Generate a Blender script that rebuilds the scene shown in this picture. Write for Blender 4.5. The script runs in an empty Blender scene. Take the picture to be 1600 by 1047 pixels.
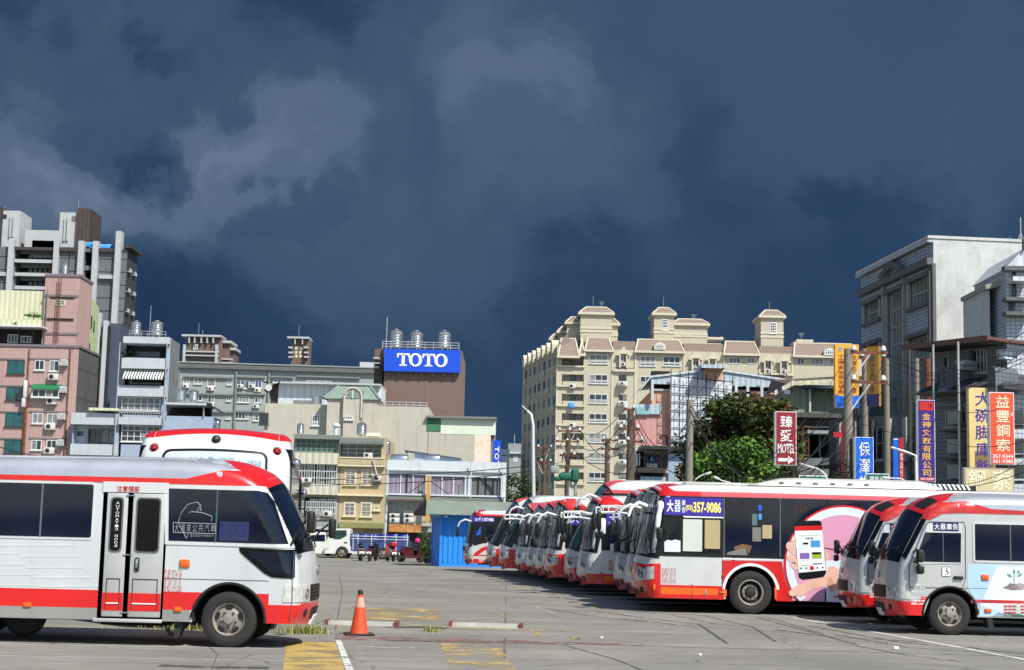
import bpy, bmesh, math, random
from mathutils import Vector, Matrix
random.seed(7)
R = math.radians
sc = bpy.context.scene
COL = sc.collection
# ------------------------------------------------------------------ camera
F = 2420.0; HOR = 837.0; ROLL = R(1.35); CAMH = 1.63
cam = bpy.data.cameras.new('camera'); camo = bpy.data.objects.new('camera', cam); COL.objects.link(camo)
cam.sensor_width = 36; cam.lens = 36*F/1600; cam.clip_end = 6000; cam.clip_start = .1
PITCH = math.atan((HOR-523.5)*math.cos(ROLL)/F)
CM = Matrix.Rotation(R(90)+PITCH, 4, 'X') @ Matrix.Rotation(ROLL, 4, 'Z')
CM.translation = Vector((0, 0, CAMH)); camo.matrix_world = CM
sc.camera = camo
CAM = Vector((0, 0, CAMH)); C3 = CM.to_3x3()
def ray(px, py): return (C3 @ Vector(((px-800)/F, -(py-523.5)/F, -1))).normalized()
def P(px, py, Y):
    d = ray(px, py); return CAM + d*(Y/d.y)
def G(px, py):
    d = ray(px, py); return CAM + d*(-CAMH/d.z)
# ------------------------------------------------------------------ sun, sky, exposure
SUN = Vector((.52, -.62, 1.0)).normalized()
sun = bpy.data.lights.new('sun', 'SUN'); suno = bpy.data.objects.new('sun', sun); COL.objects.link(suno)
sun.energy = 4.6; sun.angle = R(.5); sun.color = (1, .955, .88)
suno.rotation_euler = SUN.to_track_quat('Z', 'Y').to_euler()
sc.view_settings.view_transform = 'Standard'; sc.view_settings.look = 'None'
sc.view_settings.exposure = .48; sc.view_settings.gamma = 1
w = bpy.data.worlds.new('World'); sc.world = w; w.use_nodes = True
def world_nodes():
    nt = w.node_tree; nt.nodes.clear(); N = nt.nodes; L = nt.links
    def nd(t, **k):
        n = N.new(t)
        for a, b in k.items(): setattr(n, a, b)
        return n
    def val(n, i, v):
        if hasattr(v, 'type') and hasattr(v, 'is_linked'): L.new(v, n.inputs[i])
        else: n.inputs[i].default_value = v
    def mth(op, a, b=0.0, c=0.0, clamp=False):
        n = nd('ShaderNodeMath', operation=op, use_clamp=clamp); val(n, 0, a); val(n, 1, b); val(n, 2, c); return n.outputs[0]
    def mr(x, a, b, c=0.0, d=1.0):
        n = nd('ShaderNodeMapRange', interpolation_type='SMOOTHSTEP'); val(n, 0, x)
        for i, v in enumerate((a, b, c, d)): n.inputs[i+1].default_value = v
        return n.outputs[0]
    tc = nd('ShaderNodeTexCoord').outputs['Generated']
    sky = nd('ShaderNodeTexSky', sky_type='NISHITA'); sky.sun_disc = False
    sky.sun_elevation = math.asin(SUN.z); sky.sun_rotation = math.atan2(SUN.x, SUN.y)
    sky.air_density = 1.0; sky.dust_density = .6; sky.ozone_density = 1.5
    b1 = nd('ShaderNodeBackground'); L.new(sky.outputs[0], b1.inputs[0]); b1.inputs[1].default_value = .12
    # warp the direction so that the cloud masses get ragged edges
    def noise(vec, scale, det, rough=.55, dist=0.0):
        n = nd('ShaderNodeTexNoise'); L.new(vec, n.inputs['Vector'])
        n.inputs['Scale'].default_value = scale; n.inputs['Detail'].default_value = det
        n.inputs['Roughness'].default_value = rough; n.inputs['Distortion'].default_value = dist
        return n
    wn = noise(tc, 8, 9, .6)
    sub = nd('ShaderNodeVectorMath', operation='SUBTRACT'); L.new(wn.outputs['Color'], sub.inputs[0]); sub.inputs[1].default_value = (.5, .5, .5)
    scl = nd('ShaderNodeVectorMath', operation='SCALE'); L.new(sub.outputs[0], scl.inputs[0]); scl.inputs['Scale'].default_value = .25
    add = nd('ShaderNodeVectorMath', operation='ADD'); L.new(tc, add.inputs[0]); L.new(scl.outputs[0], add.inputs[1])
    nrm = nd('ShaderNodeVectorMath', operation='NORMALIZE'); L.new(add.outputs[0], nrm.inputs[0])
    wv = nrm.outputs[0]
    n1 = noise(wv, 5, 7, .5).outputs['Fac']; n2 = noise(tc, 2.3, 4, .5).outputs['Fac']
    tot = mth('MULTIPLY_ADD', mth('SUBTRACT', n1, .5), .5, mth('MULTIPLY', mth('SUBTRACT', n2, .5), .35))
    # cloud masses: (direction, inner and outer angle, weight)
    blobs = [(0, 165, 1, 7, .16), (150, 125, 1, 4, .10), (300, 130, 1, 6, .11), (50, 280, .5, 4, .19), (150, 290, .3, 3.2, .20), (240, 340, .4, 3, .12), (400, 215, .3, 3, .07), (395, 300, .5, 4, .12), (340, 340, .5, 4, .12), (560, 300, 1, 8, .13),
             (270, 195, .1, 2.6, -.17), (330, 225, .1, 1.8, -.17), (310, 258, .1, 1.4, -.14), (190, 195, .1, 2.2, -.10), (110, 235, .2, 2.0, -.10), (470, 355, .2, 1.6, -.15), (800, 55, .6, 4, .20), (870, 210, .4, 4.5, .17), (700, 180, 1.5, 7, .05),
             (640, 420, 1, 5, .07), (1400, 180, 1, 7, .07), (1310, 325, .2, 1.6, -.10), (1390, 335, .3, 2.8, -.10), (150, -10, 1, 4.5, -.16), (420, 0, 1, 4.5, -.16), (620, 60, .5, 3, -.06), (200, 420, 1, 4, -.04),
             (300, 480, 1, 5, -.09), (1100, 110, 2, 9, .05), (1500, 40, 2, 7, -.02), (1100, 430, 3, 8, -.04), (760, 580, 3, 7, -.05)]
    for px, py, a, b, wt in blobs:
        d = ray(px, py)
        n = nd('ShaderNodeVectorMath', operation='DOT_PRODUCT'); L.new(wv, n.inputs[0]); n.inputs[1].default_value = d
        f = mr(n.outputs['Value'], math.cos(R(b)), math.cos(R(a)))
        tot = mth('MULTIPLY_ADD', f, wt, tot)
    sp = nd('ShaderNodeSeparateXYZ'); L.new(tc, sp.inputs[0])
    tot = mth('ADD', tot, mr(sp.outputs['Z'], .0, .30, .22, .36))
    cr = nd('ShaderNodeValToRGB'); L.new(tot, cr.inputs[0]); cr.color_ramp.interpolation = 'EASE'
    e = cr.color_ramp.elements
    e[0].position = 0; e[0].color = (.0088, .0205, .050, 1)
    e[1].position = 1; e[1].color = (.095, .128, .180, 1)
    for p_, c_ in ((.22, (.0130, .0300, .0660, 1)), (.45, (.0270, .0510, .0910, 1)), (.72, (.052, .080, .122, 1))):
        x = e.new(p_); x.color = c_
    b2 = nd('ShaderNodeBackground'); L.new(cr.outputs[0], b2.inputs[0]); b2.inputs[1].default_value = 1.3
    fac = mr(sp.outputs['Y'], -.10, .42)
    mx = nd('ShaderNodeMixShader'); L.new(fac, mx.inputs[0]); L.new(b1.outputs[0], mx.inputs[1]); L.new(b2.outputs[0], mx.inputs[2])
    # low dark hills and town on the side away from the storm
    n3 = noise(tc, 14, 5).outputs['Fac']
    el = mth('SUBTRACT', sp.outputs['Z'], mth('MULTIPLY', n3, .03))
    hill = mth('MULTIPLY', mr(el, -.008, -.003, 1.0, 0.0), mr(sp.outputs['Y'], -.25, .05, 1.0, 0.0))
    b3 = nd('ShaderNodeBackground'); b3.inputs[0].default_value = (.020, .030, .030, 1)
    m2 = nd('ShaderNodeMixShader'); L.new(hill, m2.inputs[0]); L.new(mx.outputs[0], m2.inputs[1]); L.new(b3.outputs[0], m2.inputs[2])
    out = nd('ShaderNodeOutputWorld'); L.new(m2.outputs[0], out.inputs[0])
world_nodes()

# ------------------------------------------------------------------ materials
def s2l(c):
    return tuple(((x/255/12.92) if x/255 <= .04045 else ((x/255+.055)/1.055)**2.4) for x in c)
MATS = {}
def mat(name, rgb, rough=.7, metal=0.0, var=.14, scale=1.2, streak=0.0, dirt=(70, 60, 50), tile=None, corr=None,
        bump=0.0, coat=0.0, spec=.5, mott=0.0, tcol=None, fine=0.0):
    if name in MATS: return MATS[name]
    m = bpy.data.materials.new(name); m.use_nodes = True; nt = m.node_tree; N = nt.nodes; L = nt.links
    p = N['Principled BSDF']; base = s2l(rgb)
    p.inputs['Roughness'].default_value = rough; p.inputs['Metallic'].default_value = metal
    p.inputs['Specular IOR Level'].default_value = spec; p.inputs['Coat Weight'].default_value = coat
    if coat: p.inputs['Coat Roughness'].default_value = .08
    tc = N.new('ShaderNodeTexCoord').outputs['Object']
    def noise(vec, s, d=5, r=.6):
        n = N.new('ShaderNodeTexNoise'); L.new(vec, n.inputs['Vector']); n.inputs['Scale'].default_value = s
        n.inputs['Detail'].default_value = d; n.inputs['Roughness'].default_value = r; return n.outputs['Fac']
    def ramp(x, a, b, c0, c1):
        n = N.new('ShaderNodeMapRange'); L.new(x, n.inputs[0])
        for i, v in enumerate((a, b, c0, c1)): n.inputs[i+1].default_value = v
        return n.outputs[0]
    def mix(f, a, b, mode='MIX'):
        n = N.new('ShaderNodeMix'); n.data_type = 'RGBA'; n.blend_type = mode
        for i, v in ((0, f), (6, a), (7, b)):
            if isinstance(v, (int, float, tuple)): n.inputs[i].default_value = v if i == 0 else (tuple(v)+(1,))[:4]
            else: L.new(v, n.inputs[i])
        return n.outputs[2]
    nz = noise(tc, scale)
    col = mix(ramp(nz, .3, .7, 0, 1), tuple(x*(1-var) for x in base), tuple(min(1, x*(1+var)) for x in base))
    h = None
    sp = N.new('ShaderNodeSeparateXYZ'); L.new(tc, sp.inputs[0])
    ad = N.new('ShaderNodeMath'); ad.operation = 'ADD'; L.new(sp.outputs[0], ad.inputs[0]); L.new(sp.outputs[1], ad.inputs[1])
    if tile:
        cb = N.new('ShaderNodeCombineXYZ'); L.new(ad.outputs[0], cb.inputs[0]); L.new(sp.outputs[2], cb.inputs[1])
        br = N.new('ShaderNodeTexBrick'); L.new(cb.outputs[0], br.inputs['Vector']); br.offset = tile[3] if len(tile) > 3 else 0
        br.inputs['Scale'].default_value = 1; br.inputs['Brick Width'].default_value = tile[0]; br.inputs['Row Height'].default_value = tile[1]
        br.inputs['Mortar Size'].default_value = tile[2]; br.inputs['Mortar Smooth'].default_value = .1
        tcl = s2l(tcol) if tcol else tuple(x*.45 for x in base)
        col = mix(br.outputs['Fac'], col, tcl); h = br.outputs['Fac']
    if streak:
        mp = N.new('ShaderNodeMapping'); L.new(tc, mp.inputs[0]); mp.inputs['Scale'].default_value = (2.2, 2.2, .16)
        s_ = noise(mp.outputs[0], 1.4, 6, .65)
        col = mix(ramp(s_, .50, .72, 0, streak), col, s2l(dirt))
    if mott:
        s_ = noise(tc, .55, 7, .7); col = mix(ramp(s_, .48, .68, 0, mott), col, s2l(dirt))
    if fine:
        s_ = noise(tc, 28, 3, .6); col = mix(ramp(s_, .35, .75, 0, fine), col, tuple(x*.45 for x in base))
    L.new(col, p.inputs['Base Color'])
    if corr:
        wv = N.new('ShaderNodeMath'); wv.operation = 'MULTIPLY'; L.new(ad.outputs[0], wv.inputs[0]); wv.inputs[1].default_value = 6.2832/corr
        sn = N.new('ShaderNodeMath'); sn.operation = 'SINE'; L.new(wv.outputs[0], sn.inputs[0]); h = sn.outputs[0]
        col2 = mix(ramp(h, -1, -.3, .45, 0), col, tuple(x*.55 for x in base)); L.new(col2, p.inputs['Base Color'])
    if bump or h is not None:
        b = N.new('ShaderNodeBump'); b.inputs['Distance'].default_value = .02 if corr else .01
        b.inputs['Strength'].default_value = bump or .6
        L.new(h if h is not None else noise(tc, 9, 6), b.inputs['Height']); L.new(b.outputs[0], p.inputs['Normal'])
    MATS[name] = m; return m
def ramp_rough(m, lo, hi, scale=3):
    nt = m.node_tree; N = nt.nodes; L = nt.links; p = N['Principled BSDF']
    tc = N.new('ShaderNodeTexCoord'); n = N.new('ShaderNodeTexNoise'); n.inputs['Scale'].default_value = scale
    L.new(tc.outputs['Object'], n.inputs['Vector']); r = N.new('ShaderNodeMapRange'); L.new(n.outputs['Fac'], r.inputs[0])
    r.inputs[1].default_value = .3; r.inputs[2].default_value = .7; r.inputs[3].default_value = lo; r.inputs[4].default_value = hi
    L.new(r.outputs[0], p.inputs['Roughness'])
def curtain_mat(name):
    # crumpled silver sun screen hanging behind a windscreen
    m = bpy.data.materials.new(name); m.use_nodes = True; nt = m.node_tree; N = nt.nodes; L = nt.links; p = N['Principled BSDF']
    tc = N.new('ShaderNodeTexCoord'); mp = N.new('ShaderNodeMapping'); L.new(tc.outputs['Object'], mp.inputs[0]); mp.inputs['Scale'].default_value = (2.2, 3.2, .55)
    n = N.new('ShaderNodeTexNoise'); L.new(mp.outputs[0], n.inputs['Vector']); n.inputs['Scale'].default_value = 2.2; n.inputs['Detail'].default_value = 5; n.inputs['Distortion'].default_value = 1.2
    r = N.new('ShaderNodeValToRGB'); L.new(n.outputs['Fac'], r.inputs[0]); e = r.color_ramp.elements
    e[0].position = .34; e[0].color = (.012, .014, .014, 1); e[1].position = .62; e[1].color = (.85, .86, .82, 1)
    x = e.new(.46); x.color = (.06, .065, .06, 1); x = e.new(.52); x.color = (.50, .51, .48, 1); x = e.new(.57); x.color = (.10, .11, .10, 1)
    L.new(r.outputs[0], p.inputs['Base Color']); p.inputs['Roughness'].default_value = .18; p.inputs['Metallic'].default_value = .35
    b = N.new('ShaderNodeBump'); L.new(n.outputs['Fac'], b.inputs['Height']); b.inputs['Distance'].default_value = .05; L.new(b.outputs[0], p.inputs['Normal'])
    MATS[name] = m; return m
M = {}
def dm(k, *a, **kw): M[k] = mat(k, *a, **kw)
dm('bus_white', (198, 200, 197), .28, var=.05, coat=.5, streak=.16, dirt=(150, 140, 125))
dm('sill_grey', (138, 138, 132), .5, var=.1, streak=.3, dirt=(100, 98, 92))
dm('bus_silver_light', (195, 198, 198), .34, .12, var=.06, coat=.4, streak=.22, dirt=(140, 138, 134))
dm('roof_silver', (176, 181, 188), .32, .35, var=.08, coat=.2, streak=.15, dirt=(120, 118, 112), mott=.25)
dm('bus_silver', (184, 184, 180), .34, .2, var=.05, coat=.4, streak=.12, dirt=(125, 122, 118))
dm('bus_cream', (186, 186, 176), .36, var=.06, coat=.3, streak=.18, dirt=(140, 136, 125))
dm('bus_red', (205, 22, 20), .3, var=.10, coat=.5, streak=.18, dirt=(120, 40, 35))
dm('bus_faded_red', (196, 70, 78), .5, var=.12, mott=.35, dirt=(205, 120, 125))
dm('bus_worn_red', (186, 40, 38), .5, var=.2, mott=.8, dirt=(190, 170, 165))
dm('bus_orange', (236, 96, 14), .4, var=.05)
dm('glass', (13, 22, 41), .05, var=.35, scale=.8, spec=.42)
dm('glass_black', (7, 8, 9), .14, var=.2, spec=.3)
dm('glass_dull', (14, 19, 25), .12, var=.4, scale=2, spec=.35)
dm('glass_green', (32, 62, 60), .12, var=.4, scale=1)
dm('glass_blue', (60, 84, 100), .15, var=.35, scale=1)
dm('rubber', (40, 38, 37), .85, var=.2, fine=.25)
dm('rim', (150, 142, 130), .45, .2, var=.2, scale=5, mott=.5, dirt=(70, 60, 50))
dm('rim_dark', (58, 55, 50), .55, .5, var=.3, scale=5)
dm('black', (16, 16, 17), .6, var=.2)
dm('black_gloss', (14, 14, 16), .25, var=.2)
dm('chassis', (22, 21, 21), .9, var=.3)
dm('grey_gasket', (92, 94, 96), .5)
dm('chrome', (200, 202, 205), .12, .95, var=.05)
dm('lamp_clear', (205, 205, 200), .12, .3, var=.25, scale=14)
dm('lamp_amber', (214, 96, 22), .25, var=.1)
dm('lamp_red', (132, 12, 18), .2, var=.15)
dm('banner_blue', (52, 44, 150), .45, var=.06)
dm('banner_navy', (34, 30, 92), .45, var=.06)
dm('paint_white', (232, 232, 228), .5, var=.04)
dm('paint_yellow', (248, 228, 110), .5, var=.04)
dm('paint_grey', (108, 104, 102), .6)
dm('paint_red', (178, 24, 28), .5)
dm('paint_blue', (24, 92, 205), .45, var=.05)
dm('paint_sky', (70, 150, 205), .5)
dm('paper', (198, 204, 194), .8, var=.05)
dm('paper_tan', (176, 160, 118), .8, var=.06)
dm('ad_pink', (214, 150, 178), .45, var=.03)
dm('ad_pale', (214, 226, 236), .42, var=.04)
dm('ad_pale_blue', (170, 200, 228), .42, var=.12, scale=.8)
dm('skin_print', (226, 178, 158), .5, var=.10, scale=3)
dm('skin_print_dark', (205, 148, 128), .5, var=.10, scale=3)
dm('ad_purple', (130, 100, 170), .5); dm('ad_lime', (150, 180, 60), .5)
dm('screen_white', (228, 232, 232), .4)
curtain_mat('silver_screen'); M['silver_screen'] = MATS['silver_screen']
# ------------------------------------------------------------------ mesh builder
TS = bpy.data.scenes.new('text_tmp')
TCACHE = {}
def text_geo(body, bold=0.0, font=None):
    k = (body, bold)
    if k in TCACHE: return TCACHE[k]
    cu = bpy.data.curves.new('t', 'FONT'); cu.body = body; cu.offset = bold; cu.resolution_u = 3; cu.fill_mode = 'FRONT'; cu.size = 1
    ob = bpy.data.objects.new('t', cu); TS.collection.objects.link(ob); vl = TS.view_layers[0]; vl.update()
    me = bpy.data.meshes.new_from_object(ob.evaluated_get(vl.depsgraph))
    vs = [v.co.to_2d() for v in me.vertices]; fs = [tuple(p.vertices) for p in me.polygons]
    bpy.data.objects.remove(ob); bpy.data.curves.remove(cu); bpy.data.meshes.remove(me)
    if not vs: TCACHE[k] = ([], [], 1); return TCACHE[k]
    x0 = min(v.x for v in vs); x1 = max(v.x for v in vs); y0 = min(v.y for v in vs); y1 = max(v.y for v in vs)
    TCACHE[k] = ([((v.x-x0)/(x1-x0), (v.y-y0)/(y1-y0)) for v in vs], fs, (x1-x0)/(y1-y0)); return TCACHE[k]
class MB:
    def __init__(s): s.v = []; s.f = []; s.m = []; s.sm = []; s.mats = []
    def mi(s, m):
        if isinstance(m, str): m = M[m]
        if m not in s.mats: s.mats.append(m)
        return s.mats.index(m)
    def add(s, vs, fs, m, smooth=False):
        o = len(s.v); i = s.mi(m); s.v.extend([tuple(v) for v in vs])
        for f in fs: s.f.append(tuple(x+o for x in f)); s.m.append(i); s.sm.append(smooth)
        return s
    def box(s, x0, x1, y0, y1, z0, z1, m):
        if x0 > x1: x0, x1 = x1, x0
        if y0 > y1: y0, y1 = y1, y0
        if z0 > z1: z0, z1 = z1, z0
        return s.add([(x0,y0,z0),(x1,y0,z0),(x1,y1,z0),(x0,y1,z0),(x0,y0,z1),(x1,y0,z1),(x1,y1,z1),(x0,y1,z1)],
                     [(0,3,2,1),(4,5,6,7),(0,1,5,4),(1,2,6,5),(2,3,7,6),(3,0,4,7)], m)
    def rbox(s, c, sz, m, b=.03, seg=2, rot=None):
        bm = bmesh.new(); bmesh.ops.create_cube(bm, size=1)
        for v in bm.verts: v.co = Vector((v.co.x*sz[0], v.co.y*sz[1], v.co.z*sz[2]))
        bmesh.ops.bevel(bm, geom=bm.edges[:], offset=min(b, min(sz)*.49), segments=seg, affect='EDGES', profile=.5)
        for v in bm.verts:
            if rot: v.co = rot @ v.co
            v.co += Vector(c)
        bm.verts.index_update(); s.add([v.co.copy() for v in bm.verts], [[v.index for v in f.verts] for f in bm.faces], m, True); bm.free(); return s
    def quad(s, a, b, c, d, m): return s.add([a, b, c, d], [(0, 1, 2, 3)], m)
    def tube(s, pts, r, m, n=8, cap=True, r2=None):
        pts = [Vector(p) for p in pts]; vs = []; k = len(pts)
        for i, p in enumerate(pts):
            t = (pts[min(i+1, k-1)]-pts[max(i-1, 0)]).normalized()
            u = t.cross(Vector((0, 0, 1)) if abs(t.z) < .95 else Vector((1, 0, 0))).normalized(); w_ = t.cross(u)
            rr = r if r2 is None else r+(r2-r)*i/(k-1)
            for j in range(n):
                a = 2*math.pi*j/n; vs.append(p+u*math.cos(a)*rr+w_*math.sin(a)*rr)
        fs = [(i*n+j, i*n+(j+1) % n, (i+1)*n+(j+1) % n, (i+1)*n+j) for i in range(k-1) for j in range(n)]
        s.add(vs, fs, m, n > 4)
        if cap: s.add(vs[:n], [tuple(range(n))[::-1]], m); s.add(vs[-n:], [tuple(range(n))], m)
        return s
    def lathe(s, prof, m, c=(0, 0, 0), axis='z', n=24, smooth=True, cap=True):
        vs = []
        for r, h in prof:
            for j in range(n):
                a = 2*math.pi*j/n; x, y = r*math.cos(a), r*math.sin(a)
                v = (x, y, h) if axis == 'z' else ((x, h, y) if axis == 'y' else (h, x, y))
                vs.append((v[0]+c[0], v[1]+c[1], v[2]+c[2]))
        k = len(prof)
        fs = [(i*n+j, i*n+(j+1) % n, (i+1)*n+(j+1) % n, (i+1)*n+j) for i in range(k-1) for j in range(n)]
        s.add(vs, fs, m, smooth)
        if cap and prof[0][0] > 1e-4: s.add(vs[:n], [tuple(range(n))[::-1]], m)
        if cap and prof[-1][0] > 1e-4: s.add(vs[-n:], [tuple(range(n))], m)
        return s
    def prism(s, poly, lo, hi, m, fn=None):
        # polygon (a,b) extruded lo..hi; fn(a,b,h)->xyz (default facade: x,z with y = h)
        fn = fn or (lambda a, b, h: (a, h, b)); n = len(poly)
        vs = [fn(a, b, lo) for a, b in poly]+[fn(a, b, hi) for a, b in poly]
        fs = [tuple(range(n)), tuple(range(n, 2*n))[::-1]]+[(i, (i+1) % n, n+(i+1) % n, n+i) for i in range(n)]
        return s.add(vs, fs, m)
    def text(s, body, fn, m, bold=0.0):
        vs, fs, _ = text_geo(body, bold)
        return s.add([fn(a, b) for a, b in vs], fs, m)
    def ftext(s, body, x0, x1, z0, z1, y, m, bold=0.0):
        return s.text(body, lambda a, b: (x0+(x1-x0)*a, y, z0+(z1-z0)*b), m, bold)
    def wall(s, x0, x1, z0, z1, holes, y, d, m, mr=None, back=None):
        hs = [(max(a, x0), min(b, x1), max(c, z0), min(e, z1)) for a, b, c, e in holes]
        hs = [h for h in hs if h[1]-h[0] > .01 and h[3]-h[2] > .01]
        xs = sorted({x0, x1} | {h[0] for h in hs} | {h[1] for h in hs}); zs = sorted({z0, z1} | {h[2] for h in hs} | {h[3] for h in hs})
        for i in range(len(xs)-1):
            for j in range(len(zs)-1):
                cx, cz = (xs[i]+xs[i+1])/2, (zs[j]+zs[j+1])/2
                if any(h[0] < cx < h[1] and h[2] < cz < h[3] for h in hs): continue
                s.quad((xs[i], y, zs[j]), (xs[i+1], y, zs[j]), (xs[i+1], y, zs[j+1]), (xs[i], y, zs[j+1]), m)
        mr = mr or m
        for a, b, c, e in hs:
            s.quad((a, y, c), (b, y, c), (b, y+d, c), (a, y+d, c), mr); s.quad((a, y, e), (a, y+d, e), (b, y+d, e), (b, y, e), mr)
            s.quad((a, y, c), (a, y+d, c), (a, y+d, e), (a, y, e), mr); s.quad((b, y, c), (b, y, e), (b, y+d, e), (b, y+d, c), mr)
            s.quad((a, y+d, c), (b, y+d, c), (b, y+d, e), (a, y+d, e), back or mr)
        return s
    def build(s, name, parent=None, loc=None):
        me = bpy.data.meshes.new(name); me.from_pydata(s.v, [], s.f)
        for m in s.mats: me.materials.append(m)
        me.polygons.foreach_set('material_index', s.m); me.polygons.foreach_set('use_smooth', s.sm); me.update()
        o = bpy.data.objects.new(name, me); COL.objects.link(o)
        if parent: o.parent = parent
        if loc: o.location = loc
        return o
def smooth_by_angle(o, deg=35):
    me = o.data; bm = bmesh.new(); bm.from_mesh(me); bmesh.ops.remove_doubles(bm, verts=bm.verts, dist=.0008)
    bmesh.ops.recalc_face_normals(bm, faces=bm.faces)
    for f in bm.faces: f.smooth = True
    for e in bm.edges:
        if len(e.link_faces) == 2 and (e.calc_face_angle(0) > R(deg)): e.smooth = False
    bm.to_mesh(me); bm.free()
def tag(o, label, cat, group=None, kind=None):
    if label: o['label'] = label
    if cat: o['category'] = cat
    if group: o['group'] = group
    if kind: o['kind'] = kind
    return o
def thing(name, label, cat, loc, rz=0.0, group=None):
    o = bpy.data.objects.new(name, None); COL.objects.link(o); o.empty_display_size = .5
    o.location = loc; o.rotation_euler = (0, 0, rz); return tag(o, label, cat, group)
def dup(root, loc=None, rz=None, label=None, group=None):
    def cp(o, par):
        c = o.copy(); COL.objects.link(c); c.parent = par
        for ch in list(o.children): cp(ch, c)
        return c
    r = cp(root, None)
    if loc is not None: r.location = loc
    if rz is not None: r.rotation_euler = (0, 0, rz)
    if label: r['label'] = label
    if group: r['group'] = group
    return r
def mtx(loc, rz): return Matrix.Translation(Vector(loc)) @ Matrix.Rotation(rz, 4, 'Z')
def hit(mw, px, py, axis, c):
    inv = mw.inverted(); o = inv @ CAM; d = inv.to_3x3() @ ray(px, py); t = (c-o[axis])/d[axis]; return o+d*t
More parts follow.
